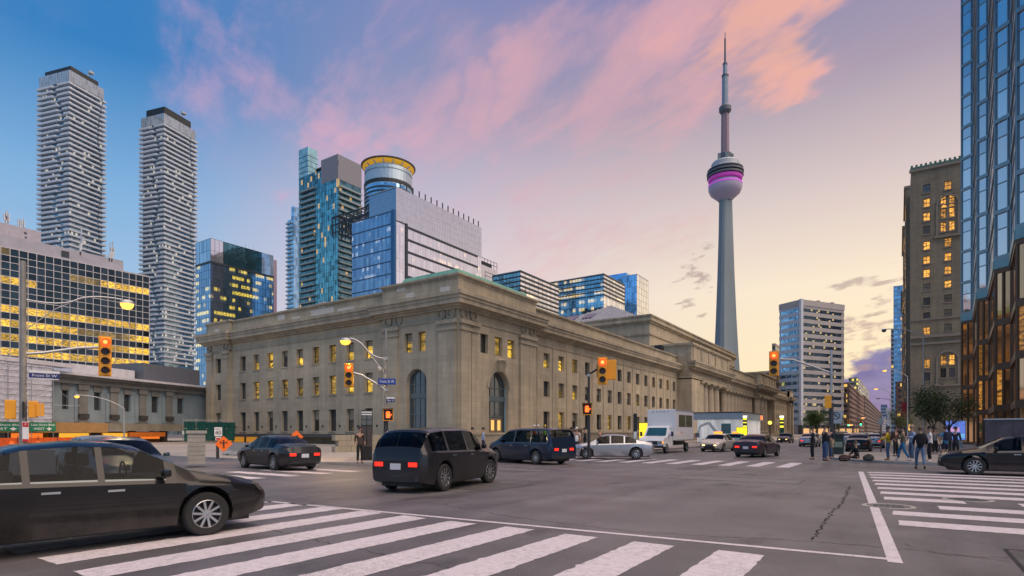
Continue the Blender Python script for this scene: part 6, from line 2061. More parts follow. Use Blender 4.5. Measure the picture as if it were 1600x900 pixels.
for i in range(20):
    a, b = 2 * math.pi * i / 20, 2 * math.pi * (i + 1) / 20
    rg.bar((.34 * math.cos(a), -.045, z + .15 + .34 * math.sin(a)), (.34 * math.cos(b), -.045, z + .15 + .34 * math.sin(b)), .02, .07)
rg.bar((-.24, -.045, z + .39), (.24, -.045, z - .09), .02, .07); rg.build('ring_symbol', M_BLK, o)
text(o, 'P', .4, M_BLK, 0, -.035, z + .15)
MB().tube([(0, .05, 0), (0, .05, z + .5)], .05, 8).build('post', M_GALV, o)
o = panel_box('advert_screen', 'tall bluish lit advert screen at the foot of the mirror tower', 1493, 56, 26, 688, 657, glow('blue_screen', (.12, .20, .62), .8), M_GALV)
for (a, b, c, d, g_) in ((-.5, .3, 1.5, 1.9, (.7, .35, .6)), (.1, .7, .9, 1.3, (.2, .5, .8))):
    MB().box(a, -.02, c, b, -.013, d).build('screen_patch', glow('screen_%d' % int(a * 10), g_, .7), o)
x, y = pt(1590, 34)
o = empty('hoarding', 'dark printed site hoarding at the right edge behind the black car', 'hoarding', (x, y, .13), facing(x, y))
for i in range(3): MB().box(-1.5 + i * 1.3, 0, 0, -.22 + i * 1.3, .05, 2.2).build('panel', mat('hoarding_dark', (.06, .05, .07), .5, var=.5, scale=1.2), o)
MB().box(-1.55, -.05, 2.2, 2.45, .1, 2.28).build('top_rail', M_GALV, o)
# far traffic signals showing green
for (px, py, D, lab) in ((1326, 664, 150, 'far green traffic light on the left of the street'), (1345, 663, 155, 'far green traffic light nearer the middle of the street')):
    o = thing_at('far_traffic_signal', lab, 'traffic signal', px, D, .0, group='far green signals')
    z = zat(py, D)
    MB().tube([(1.2, .2, 0), (1.2, .2, z + .5)], .1, 8).tube([(1.2, .2, z + .4), (0, .2, z + .4)], .06, 6).build('pole', M_DARKP, o)
    h = signal_head(o, 0, z + .5, 1.6, 'green', 3)
# ================================================================== VEHICLES
M_TYRE = mat('tyre_rubber', (.018, .018, .019), .8, var=.2, scale=8)
M_RIM = mat('alloy_rim', (.45, .46, .48), .3, .85, var=.08)
def car_glass():
    m, t, p = principled('car_glass')
    tr = node(t, 'ShaderNodeBsdfTransparent', {'Color': (.42, .45, .46)})
    gl = node(t, 'ShaderNodeBsdfGlossy', {'Color': (.9, .95, 1.0), 'Roughness': .03})
    fr = node(t, 'ShaderNodeFresnel', {'IOR': 1.22})
    mx = node(t, 'ShaderNodeMixShader', {0: fr.outputs[0], 1: tr.outputs[0], 2: gl.outputs[0]})
    t.links.new(mx.outputs[0], t.nodes['Material Output'].inputs[0])
    return m
M_CGLASS = car_glass()
M_SEAT = mat('seat_fabric', (.035, .033, .033), .85, var=.2, scale=6)
M_CABIN = mat('cabin_dark', (.015, .015, .016), .8, var=.2)
M_TRIM = mat('black_trim', (.02, .02, .021), .5, var=.1)
M_CHROME = mat('chrome', (.6, .61, .63), .15, 1.0, var=.05)
M_PLATE = mat('number_plate', (.62, .63, .66), .5, var=.05)
G_HEAD = glow('lit_headlight', (1, .66, .25), 3)
G_TAIL = glow('lit_tail', (1, .02, .008), 1.7)
G_AMB = glow('lit_amber', (1, .30, .02), 1.6)
M_HEADOFF = mat('clear_headlight', (.45, .46, .48), .12, .5, var=.05)
M_TAILOFF = mat('red_lens', (.30, .01, .01), .2, var=.05, coat=.5)
G_ROOF = glow('taxi_roof_light', (1, .30, .02), 1.7)
def paint(name, col, metal=.35, rough=.32):
    if name in MATS: return MATS[name]
    m, t, p = principled(name)
    co = node(t, 'ShaderNodeTexCoord').outputs['Object']
    n = node(t, 'ShaderNodeTexNoise', {'Vector': co, 'Scale': 2.2, 'Detail': 6.0, 'Roughness': .65}).outputs[0]
    z = node(t, 'ShaderNodeSeparateXYZ', {0: co}).outputs[2]
    dirt = mth(t, 'MULTIPLY', mrange(t, z, .2, .7, .32, .02), mrange(t, n, .35, .65, .2, 1.0))
    t.links.new(mixc(t, dirt, tuple(col), (.14, .125, .11)), p.inputs['Base Color'])
    t.links.new(mth(t, 'ADD', rough, mth(t, 'MULTIPLY', dirt, .5)), p.inputs['Roughness'])
    p.inputs['Metallic'].default_value = metal
    p.inputs['Coat Weight'].default_value = .35
    p.inputs['Specular IOR Level'].default_value = .35
    p.inputs['Coat Roughness'].default_value = .06
    MATS[name] = m
    return m
def lerp_curve(c, x):
    if x <= c[0][0]: return c[0][1]
    for (a, b), (d, e) in zip(c[:-1], c[1:]):
        if x <= d:
            t = (x - a) / (d - a)
            return b + (e - b) * t
    return c[-1][1]
CARS = {
 'sedan': dict(L=4.85, wf=1.42, wr=-1.40, R=.335, arch=.40,
   belt=[(-2.42, .70), (-2.34, .90), (-1.9, .955), (-1.0, .945), (0, .92), (1.0, .89), (1.7, .82), (2.2, .74), (2.42, .62)],
   top=[(-2.42, .72), (-2.34, .98), (-1.95, 1.06), (-1.62, 1.10), (-1.15, 1.30), (-.75, 1.415), (-.2, 1.46), (.25, 1.445), (.55, 1.38), (.95, 1.17), (1.28, .985), (1.75, .90), (2.2, .81), (2.36, .74), (2.42, .66)],
   w=[(-2.42, .66), (-2.3, .80), (-1.9, .885), (-1.3, .915), (0, .92), (1.3, .912), (1.8, .88), (2.2, .82), (2.36, .74), (2.42, .66)],
   rw=[(-2.42, .60), (-1.95, .72), (-1.5, .66), (-.8, .60), (.2, .62), (.7, .66), (1.25, .74), (1.8, .74), (2.42, .5)],
   side=[(-1.42, -.78), (-.70, .02), (.10, .86)], ws=(.58, 1.22), rwn=(-1.58, -.92)),
 'suv': dict(L=4.75, wf=1.40, wr=-1.38, R=.37, arch=.445,
   belt=[(-2.37, .80), (-2.3, 1.05), (-1.9, 1.10), (0, 1.08), (1.0, 1.05), (1.7, .99), (2.15, .88), (2.37, .62)],
   top=[(-2.37, .84), (-2.30, 1.16), (-2.12, 1.42), (-1.85, 1.64), (-1.2, 1.70), (0, 1.72), (.45, 1.68), (.8, 1.50), (1.22, 1.16), (1.7, 1.07), (2.15, .95), (2.37, .66)],
   w=[(-2.37, .74), (-2.2, .87), (-1.8, .93), (0, .94), (1.4, .93), (1.9, .89), (2.2, .80), (2.37, .62)],
   rw=[(-2.37, .72), (-2.1, .72), (-1.6, .68), (-.6, .67), (.4, .68), (.8, .70), (1.22, .77), (1.8, .78), (2.37, .56)],
   side=[(-1.98, -1.22), (-1.12, -.12), (-.02, .84)], ws=(.52, 1.18), rwn=(-2.27, -1.92)),
 'van': dict(L=5.1, wf=1.55, wr=-1.50, R=.35, arch=.42,
   belt=[(-2.55, .85), (-2.48, 1.05), (0, 1.05), (1.2, 1.03), (1.9, .98), (2.35, .86), (2.55, .6)],
   top=[(-2.55, .9), (-2.50, 1.35), (-2.35, 1.70), (-2.0, 1.77), (0, 1.78), (.7, 1.72), (1.1, 1.50), (1.7, 1.14), (2.1, 1.02), (2.35, .92), (2.55, .64)],
   w=[(-2.55, .86), (-2.3, .95), (0, .98), (1.6, .96), (2.1, .90), (2.55, .64)],
   rw=[(-2.55, .82), (-2.2, .78), (0, .76), (.8, .75), (1.7, .80), (2.1, .8), (2.55, .58)],
   side=[(-2.2, -1.15), (-1.05, .05), (.15, 1.15)], ws=(.85, 1.62), rwn=(-2.50, -2.32)),
}
def section(c, x):
    w, bl, tp = lerp_curve(c['w'], x), lerp_curve(c['belt'], x), lerp_curve(c['top'], x)
    rw = min(lerp_curve(c['rw'], x), w * .93)
    zl = .21 + .10 * max(0, (abs(x) - c['L'] * .40) / (c['L'] * .1))
    for xw in (c['wf'], c['wr']):
        d = abs(x - xw)
        if d < c['arch']:
            zl = max(zl, c['R'] + math.sqrt(c['arch'] ** 2 - d ** 2) * .98)
    zl = min(zl, bl - .1)
    zs = max(zl + .02, .36)
    zm = max(zl + .04, min(.62, bl - .08))
    return [(0, zl), (w * .90, zl), (w * .965, zs), (w, zm), (w * .992, bl - .05), (w * .955, bl), (rw + (w * .955 - rw) * .12, bl + (tp - bl) * .88), (rw * .90, tp - .015), (rw * .5, tp + .012), (0, tp + .02)]
def surf(c, x, j, sy=1):
    P = section(c, x)
    i = min(int(j), len(P) - 2)
    t = j - i
    (a, b), (d, e) = P[i], P[i + 1]
    return Vector((x, sy * (a + (d - a) * t), b + (e - b) * t))
def patch(mb, c, xs, js, sy=1, off=.008, flat=False):
    """A piece of the car's skin lifted off it by a few millimetres."""
    nx, nj = len(xs), len(js)
    vs = []
    for x in xs:
        for j in js:
            p = surf(c, x, j, sy)
            e = .02
            du = surf(c, min(x + e, c['L'] / 2 - .001), j, sy) - surf(c, max(x - e, -c['L'] / 2 + .001), j, sy)
            dv = surf(c, x, min(j + .1, 8.99), sy) - surf(c, x, max(j - .1, 0), sy)
            n = du.cross(dv) * sy
            if n.length > 1e-9: n.normalize()
            vs.append(tuple(p + n * off))
    fs = [(i * nj + k, i * nj + k + 1, (i + 1) * nj + k + 1, (i + 1) * nj + k) for i in range(nx - 1) for k in range(nj - 1)]
    mb.add(vs, fs)
    return mb
def lin(a, b, n): return [a + (b - a) * i / (n - 1) for i in range(n)]
CARMESH = {}
def car_meshes(kind):
    if kind in CARMESH: return CARMESH[kind]
    c = CARS[kind]
    h = c['L'] / 2
    xs = set(lin(-h, h, 41))
    for xw in (c['wf'], c['wr']):
        xs |= {xw + c['arch'] * math.cos(rad(a)) for a in range(0, 181, 15)} | {xw - c['arch'] - .004, xw + c['arch'] + .004}
    for k in ('belt', 'top', 'w'): xs |= {x for x, _ in c[k]}
    wins = list(c['side'])
    must = sorted({v for ab in wins + [c['ws'], c['rwn']] for v in ab})
    xs = sorted(x for x in xs if -h <= x <= h)
    q = [xs[0]]
    for x in xs[1:]:
        if x - q[-1] > .003: q.append(x)
    xs = [x for x in q if all(abs(x - v) > .012 for v in must)] + must
    xs.sort()
    rings = []
    for x in xs:
        P = section(c, x)
        rings.append([(x, y, z) for y, z in P] + [(x, -y, z) for y, z in P[-2:0:-1]])
    n = len(rings[0])
    mb = MB()
    vs = [v for r in rings for v in r]
    def is_open(i, k):
        xm = (xs[i] + xs[i + 1]) / 2
        j = k if k < 9 else n - 1 - k
        if j == 5: return any(a < xm < b for a, b in wins)
        if j in (6, 7, 8): return c['ws'][0] < xm < c['ws'][1] or c['rwn'][0] < xm < c['rwn'][1]
        return False
    fs = [(i * n + k, (i + 1) * n + k, (i + 1) * n + (k + 1) % n, i * n + (k + 1) % n) for i in range(len(xs) - 1) for k in range(n) if not is_open(i, k)]
    fs += [tuple(range(n)), tuple((len(xs) - 1) * n + k for k in range(n - 1, -1, -1))]
    mb.add(vs, fs)
    M = {}
    M['body'] = mb.mesh('body', None, 32)
    M['body'].materials.append(paint('paint_base', (.1, .1, .1)))
    def P(name, f, m, smooth=30):
        b = MB(); f(b); M[name] = b.mesh(name, m, smooth)
    a0, a1 = c['ws']
    def across(b, x0, x1):
        for sy in (1, -1): patch(b, c, lin(x0, x1, 9), [6.0, 6.5, 7.0, 7.5, 8.0, 8.5, 8.999], sy, .003)
    P('windscreen', lambda b: across(b, a0, a1), M_CGLASS)
    P('rear_window', lambda b: across(b, *c['rwn']), M_CGLASS)
    for k, (s0, s1) in enumerate(c['side']):
        for sy in (1, -1):
            P('side_window_%d_%d' % (k, sy), lambda b: patch(b, c, lin(s0, s1, 8), lin(5.0, 6.0, 4), sy, .003), M_CGLASS)
    for k in range(len(c['side']) - 1):
        for sy in (1, -1):
            a_, b_ = c['side'][k][1], c['side'][k + 1][0]
            P('pillar_%d_%d' % (k, sy), lambda b: patch(b, c, lin(a_ + .004, b_ - .004, 3), lin(5.08, 5.92, 3), sy, .004), M_TRIM)
    def beltline(b):
        for sy in (1, -1): patch(b, c, lin(c['side'][0][0] - .05, c['side'][-1][1] + .05, 14), [4.98, 5.06], sy, .007)
    P('window_trim', beltline, M_CHROME)
    for sy in (1, -1):
        P('headlight_%d' % sy, lambda b: patch(b, c, lin(h - .42, h - .04, 6), lin(3.35, 4.75, 4), sy, .012), M_HEADOFF)
        P('taillight_%d' % sy, lambda b: patch(b, c, lin(-h + .02, -h + .36, 5), lin(3.5, 4.85, 4), sy, .012), M_TAILOFF)
        # front and rear faces of the lamps
    def frontbox(b, x, y0, y1, z0, z1, d=.02): b.box(x - d, y0, z0, x + d, y1, z1)
    P('grille', lambda b: (frontbox(b, h + .004, -.44, .44, .30, .47), frontbox(b, h - .002, -.30, .30, .49, .58 if kind == 'sedan' else .62)), M_TRIM, False)
    P('rear_bumper_trim', lambda b: frontbox(b, -h - .004, -.55, .55, .30, .42), M_TRIM, False)
    zp = .62 if kind == 'sedan' else .70
    P('number_plate', lambda b: frontbox(b, -h - .012, -.16, .16, zp - .08, zp + .08, .008), M_PLATE, False)
    for sy in (1, -1):
        P('tail_lamp_face_%d' % sy, lambda b: b.box(-h - .012, sy * .40, zp - .0, -h + .04, sy * .66, zp + (.10 if kind == 'sedan' else .11)), M_TAILOFF, False)
        P('head_lamp_face_%d' % sy, lambda b: b.box(h - .05, sy * .36, .50 if kind == 'sedan' else .60, h + .012, sy * .56, .575 if kind == 'sedan' else .68), M_HEADOFF, False)
        P('mirror_%d' % sy, lambda b: b.merge(rounded_box(c['side'][-1][1] - .10, min(sy * .91, sy * 1.06), (.94 if kind == 'sedan' else 1.10), c['side'][-1][1] + .02, max(sy * .91, sy * 1.06), (1.06 if kind == 'sedan' else 1.24), .045)), paint('paint_base', (.1, .1, .1)), 40)
    # door seams, sill, handles
    def seams(b):
        for sy in (1, -1):
            for x in (c['side'][-1][1] + .02, c['side'][-1][0] - .05, c['side'][-2][0] + .08):
                patch(b, c, [x - .006, x + .006], lin(2.1, 5.0, 9), sy, .003)
            patch(b, c, lin(c['wr'] + c['arch'] + .05, c['wf'] - c['arch'] - .05, 8), [1.6, 2.1], sy, .006)
    P('door_seams', seams, M_TRIM, False)
    for sy in (1, -1):
        for k, x in enumerate((c['side'][-1][0] + .12, c['side'][-2][0] + .20)):
            p = surf(c, x, 4.0, sy)
            P('door_handle_%d_%d' % (k, sy), lambda b: b.box(p.x - .1, p.y - .012, p.z - .09, p.x + .1, p.y + .025 * sy, p.z - .06), M_CHROME, False)
    zr = .52 if kind == 'sedan' else .66
    def seat(b, x, y):
        b.merge(rounded_box(x - .25, y - .24, zr - .15, x + .27, y + .24, zr + .08, .06))
        b.merge(rounded_box(x - .36, y - .23, zr, x - .20, y + .23, zr + .58, .06))
        b.merge(rounded_box(x - .36, y - .12, zr + .60, x - .24, y + .12, zr + .78, .04))
    for k, (x, y) in enumerate(((.25, .36), (.25, -.36), (-.62, .36), (-.62, -.36))):
        P('seat_%d' % k, lambda b: seat(b, x, y), M_SEAT, 40)
    P('dashboard', lambda b: b.merge(rounded_box(.72, -.72, .60, 1.15, .72, .93 if kind == 'sedan' else 1.05, .06)), M_CABIN, 40)
    P('cabin_floor', lambda b: b.box(-1.5, -.74, .28, 1.1, .74, .34).box(-1.62, -.7, .3, -1.45, .7, .9), M_CABIN, False)
    P('steering_wheel', lambda b: b.tube([(.62, .36 + .18 * math.cos(2 * math.pi * i / 14), .95 + (.1 if kind != 'sedan' else 0) + .18 * math.sin(2 * math.pi * i / 14)) for i in range(15)], .016, 6, cap=False), M_CABIN, 40)
    P('underbody', lambda b: b.box(-h + .25, -.62, .16, h - .25, .62, .55), M_TRIM, False)
    R = c['R']
    w = MB().lathe([(R * .66, -.10), (R * .92, -.105), (R, -.07), (R, .07), (R * .92, .105), (R * .66, .10)], 28, cap=False)
    w.xf(Matrix.Rotation(rad(90), 4, 'X')); M['tyre'] = w.mesh('tyre', M_TYRE, 40)
    r = MB().lathe([(R * .68, -.09), (R * .62, -.10), (R * .60, -.03)], 28, cap=False)
    bk = MB().lathe([(.001, -.015), (R * .64, -.015)], 24, cap=False); bk.xf(Matrix.Rotation(rad(90), 4, 'X')); M['brake_disc'] = bk.mesh('brake_disc', mat('brake_dark', (.03, .03, .032), .6, .3))
    r.lathe([(.001, -.085), (R * .15, -.08), (R * .17, -.04)], 14, cap=False)
    for k in range(10):
        t = 2 * math.pi * k / 10
        r.bar((R * .1 * math.cos(t), R * .1 * math.sin(t), -.065), (R * .63 * math.cos(t + .12), R * .63 * math.sin(t + .12), -.072), .035, .03)
    r.xf(Matrix.Rotation(rad(90), 4, 'X')); M['rim'] = r.mesh('rim', M_RIM, 30)
    CARMESH[kind] = M
    return M
def with_mat(name, me, m, parent, loc=(0, 0, 0), rz=0.0):
    o = link(name, me, parent, loc, rz)
    if m is not None:
        o.material_slots[0].link = 'OBJECT'
        o.material_slots[0].material = m
    return o
def car(label, kind, col, x, y, heading, head=False, tail=False, amber=False, taxi=None, detail=True, group=None, cat='car', name='parked_car', brake=1.0, steer=0.0):
    """heading in degrees from world +X; the car stands on the road with its centre at x, y."""
    M = car_meshes(kind)
    c = CARS[kind]
    o = empty(name, label, cat, (x, y, 0.0), rad(heading), group)
    with_mat('body', M['body'], col, o)
    for k in M:
        base = ''.join(ch for ch in k if not ch.isdigit() and ch != '-').rstrip('_')
        if k in ('body', 'tyre', 'rim', 'brake_disc'): continue
        if not detail and base in ('seat', 'dashboard', 'cabin_floor', 'steering_wheel', 'pillar', 'window_trim', 'door_handle', 'door_seams', 'mirror', 'underbody', 'rear_bumper_trim'): continue
        m = None
        if base == 'mirror': m = col
        if head and base in ('headlight', 'head_lamp_face'): m = G_HEAD
        if amber and base == 'headlight': m = G_AMB
        if tail and base in ('taillight', 'tail_lamp_face'): m = G_TAIL
        with_mat(base, M[k], m, o)
    for xw in (c['wf'], c['wr']):
        for sy in (1, -1):
            wh = link('wheel', M['tyre'], o, (xw, sy * (lerp_curve(c['w'], xw) - .11), c['R']), (rad(180) if sy < 0 else 0) + (rad(steer) if xw > 0 else 0))
            link('rim', M['rim'], wh); link('brake_disc', M['brake_disc'], wh)
    if taxi:
        zt = lerp_curve(c['top'], -.1)
        rounded_box(-.12, -.32, zt + .01, .12, .32, zt + .17, .03).build('taxi_roof_sign', taxi, o)
    return o
def at_px(px, py): return ground(px, py)
H_W, H_E, H_S, H_N = 90, -90, 180, 0          # west (away), east (towards), south (left-away), north
BLACKP = paint('paint_black', (.008, .008, .010), .3, .22)
CHARC = paint('paint_charcoal', (.020, .021, .026), .4, .28)
DKBLUE = paint('paint_dark_blue', (.015, .028, .060), .4, .28)
SILV = paint('paint_silver', (.42, .43, .46), .7, .34)
WHITE = paint('paint_white', (.62, .62, .64), 0, .35)
SLATE = paint('paint_slate', (.06, .08, .11), .5, .3)
TEAL = paint('paint_teal', (.03, .22, .24), .2, .35)
ORNGP = paint('paint_taxi', (.55, .50, .46), .2, .38)
REDP = paint('paint_red', (.20, .012, .012), .2, .3)
BROWN = paint('paint_plum', (.05, .030, .040), .3, .3)

# the dark car sliding across the lower left, its right side to us
car('large dark sedan in the left foreground heading right, nearest to us', 'sedan', BLACKP, -9.95, 3.5, 82, tail=True, name='dark_sedan')
# cars behind it, coming up the cross street with headlights on
car('slate blue sedan with headlights on behind the foreground dark car', 'sedan', SLATE, -17.4, 6.9, -8, head=True, name='blue_sedan')
car('dark sedan passing below the orange truck diamond sign', 'sedan', CHARC, -22.8, 15.4, 172, tail=True, name='charcoal_sedan')
car('grey car half hidden behind the slate blue sedan at far left', 'sedan', SILV, -24.5, 9.2, -5, head=True, name='grey_sedan')
# the turning SUV
sx, sy = at_px(690, 762)
car('dark grey SUV with red tail lights turning in front of the station corner', 'suv', CHARC, sx - .4, sy + .5, 100, tail=True, name='turning_suv', steer=-8)
# dark van and silver car before the station
sx, sy = at_px(826, 723)
car('dark blue van passing in front of the arched station door', 'van', DKBLUE, sx, sy, 165, tail=True, name='dark_van', cat='van')
sx, sy = at_px(955, 717)
car('silver sedan with headlights on in front of the station wing', 'sedan', SILV, sx, sy, -155, head=True, name='silver_sedan')
# oncoming taxis and the traffic on the main street
sx, sy = at_px(1112, 706)
car('pale taxi with orange roof sign and bright headlights facing us', 'sedan', ORNGP, sx, sy + 2, -92, head=True, taxi=G_ROOF, name='pale_taxi', cat='taxi')
sx, sy = at_px(1142, 700)
car('teal taxi with orange roof sign behind the pale taxi', 'sedan', TEAL, sx, sy + 2, -90, head=False, taxi=G_ROOF, name='teal_taxi', cat='taxi')
sx, sy = at_px(1184, 713)
car('plum coloured sedan with red tail lights at the far crosswalk', 'sedan', BROWN, sx, sy, 84, tail=True, name='plum_sedan')
sx, sy = at_px(1262, 698)
car('silver sedan with red brake lights left of the dark pedestrians', 'sedan', SILV, sx, sy + 2, 90, tail=True, name='braking_sedan')
sx, sy = at_px(1340, 706)
car('black parked sedan seen from behind beside the seated person', 'sedan', BLACKP, sx, sy + 2.2, 90, name='black_sedan')
sx, sy = at_px(1361, 700)
car('grey car with a red tail light just beyond the black parked sedan', 'sedan', SILV, sx + .2, sy + 2.5, 90, tail=True, name='grey_car')
sx, sy = at_px(1257, 693)
car('far car with yellow headlights beside the station end', 'sedan', CHARC, sx - 3, sy + 4, -90, head=True, name='far_headlight_car')
# black sedan entering from the right
sx, sy = at_px(1525, 742.5)
car('glossy black sedan with amber light entering at right edge', 'sedan', BLACKP, sx + 1.42 - .06, sy + .80, 181, amber=True, name='glossy_black_sedan')
# queue far down the street
rr = random.Random(21)
far_cols = [SILV, CHARC, WHITE, BLACKP, REDP, SLATE]
for i in range(20):
    y = 82 + i * 11.5 + rr.uniform(-2, 2)
    lane = (-5.2, -8.4 + 1.6, -11.6)[i % 3]
    onc = i % 3 == 2
    nm = ['silver', 'charcoal', 'white', 'black', 'red', 'slate'][i % 6]
    pos = ('oncoming lane', 'kerb lane')[0 if onc else 1]
    order = ('first', 'second', 'third', 'fourth', 'fifth', 'sixth', 'seventh')[i // 3]
    lanes = ('right', 'middle', 'left')[i % 3]
    car('%s car with lit %s lights, %s in the %s queue of the far street' % (nm, 'head' if onc else 'tail', order, lanes), 'suv' if i % 4 == 1 else 'sedan', far_cols[i % 6], lane + rr.uniform(-.2, .2), y, -90 if onc else 90,
        head=onc, tail=not onc, detail=False, group='cars queueing down the far street', name='far_car')

# ---------------------------------------------------------------- white box truck facing us
def box_truck():
    fx, fy = at_px(1030, 708)
    o = empty('box_truck', 'white box truck with dark green side panels parked before the station', 'truck', (fx - .25, fy + 1.0, 0), rad(-90))
    # local +X = forward (towards us); left side is local +Y
    W = paint('truck_white', (.68, .68, .70), 0, .45)
    L = 6.6
    bx0, bx1 = -4.9, -.15
    rounded_box(bx0, -1.12, .95, bx1, 1.12, 3.35, .04).build('cargo_box', W, o)
    for z in (.97, 3.3):
        MB().box(bx0 + .02, 1.125, z - .05, bx1 - .02, 1.15, z + .05).build('box_rail', M_GALV, o)
    for (a, b) in ((-4.4, -2.75), (-2.6, -.95)):
        MB().box(a, 1.121, 2.0, b, 1.135, 2.95).build('side_panel', mat('olive_print', (.06, .07, .03), .5, var=.6, scale=2), o)
    text_ = text(o, '8 8 1', .2, M_TRIM, -1.6, 1.14, 1.55); text_.rotation_euler = (0, 0, rad(180))
    for k in range(5): MB().box(bx1 + .0, -.7 + k * .3, 3.15, bx1 + .03, -.62 + k * .3, 3.2).build('marker_lamp', M_BLK, o)
    # cab: hood, cabin with raked screen
    prof = [(-.15, .55), (2.05, .50), (2.08, .95), (1.95, 1.12), (1.05, 1.28), (.55, 1.95), (.35, 2.05), (-.15, 2.08)]
    n = len(prof)
    vs = [(x, s * (.95 if z < 1.5 else .86), z) for s in (-1, 1) for x, z in prof]
    fs = [tuple(range(n - 1, -1, -1)), tuple(range(n, 2 * n))] + [(i, (i + 1) % n, n + (i + 1) % n, n + i) for i in range(n)]
    MB().add(vs, fs).build('cab', W, o, smooth=20)
    MB().add([(1.03, -.78, 1.33), (1.03, .78, 1.33), (.60, .72, 1.92), (.60, -.72, 1.92)], [(0, 1, 2, 3)]).build('windscreen', mat('truck_glass', (.03, .10, .12), .06, .2, coat=.5), o).location = (.03, 0, .01)
    for s in (1, -1):
        MB().add([(.05, s * .965, 1.30), (.85, s * .965, 1.30), (.5, s * .885, 1.88), (.05, s * .885, 1.92)], [(0, 1, 2, 3)]).build('side_window', M_CGLASS, o)
        MB().tube([(.85, s * .95, 1.35), (.9, s * 1.15, 1.4)], .02, 6).build('mirror_arm', M_TRIM, o)
        rounded_box(.84, s * 1.22 - .08, 1.28, .96, s * 1.22 + .08, 1.62, .02).build('mirror', M_TRIM, o)
        MB().box(2.06, s * .55, .74, 2.10, s * .85, .92).build('headlight', M_HEADOFF, o)
        MB().box(2.06, s * .87, .74, 2.10, s * .94, .92).build('indicator', G_AMB if s > 0 else M_HEADOFF, o)
        MB().box(-.02, s * .952, .6, .0, s * .96, 1.3).build('door_seam', M_TRIM, o)
    MB().box(2.06, -.5, .68, 2.105, .5, .93).build('grille', M_TRIM, o)
    rounded_box(2.0, -.96, .42, 2.18, .96, .60, .03).build('bumper', M_TRIM, o)
    MB().box(-4.8, -.4, .55, 1.9, .4, .9).build('chassis', M_TRIM, o)
    M = car_meshes('suv')
    for xw in (1.3, -3.6):
        for s in (1, -1):
            wh = link('wheel', M['tyre'], o, (xw, s * .86, .38), rad(180) if s < 0 else 0)
            link('rim', M['rim'], wh); link('brake_disc', M['brake_disc'], wh)
box_truck()
# ================================================================== PEOPLE
SKIN = mat('skin_light', (.42, .24, .17), .55, var=.08, scale=8)
SKIN2 = mat('skin_brown', (.20, .10, .065), .55, var=.08, scale=8)
HAIRD = mat('dark_hair', (.02, .014, .010), .7, var=.3, scale=20)
HAIRB = mat('brown_hair', (.08, .045, .022), .7, var=.3, scale=20)
HAIRG = mat('grey_hair', (.28, .27, .25), .7, var=.3, scale=20)
def cloth(name, col): return mat('cloth_' + name, col, .85, var=.22, scale=7, bump=.3, bscale=25)
def skin(name, verts, edges, m, parent, root=0, sub=1):
    """One continuous surface grown round a skeleton: verts = [(x, y, z, rx, ry)]."""
    me = bpy.data.meshes.new(name)
    me.from_pydata([v[:3] for v in verts], edges, [])
    me.materials.append(m)
    o = bpy.data.objects.new(name, me)
    COL.objects.link(o)
    o.parent = parent
    md = o.modifiers.new('skin', 'SKIN')
    md.use_smooth_shade = True
    md.branch_smoothing = .6
    for i, v in enumerate(verts):
        sv = me.skin_vertices[0].data[i]
        sv.radius = (v[3], v[4] if len(v) > 4 else v[3])
        sv.use_root = (i == root)
    ss = o.modifiers.new('smooth', 'SUBSURF')
    ss.levels = ss.render_levels = sub
    return o
def lerp3(a, b, t): return tuple(a[i] + (b[i] - a[i]) * t for i in range(3))
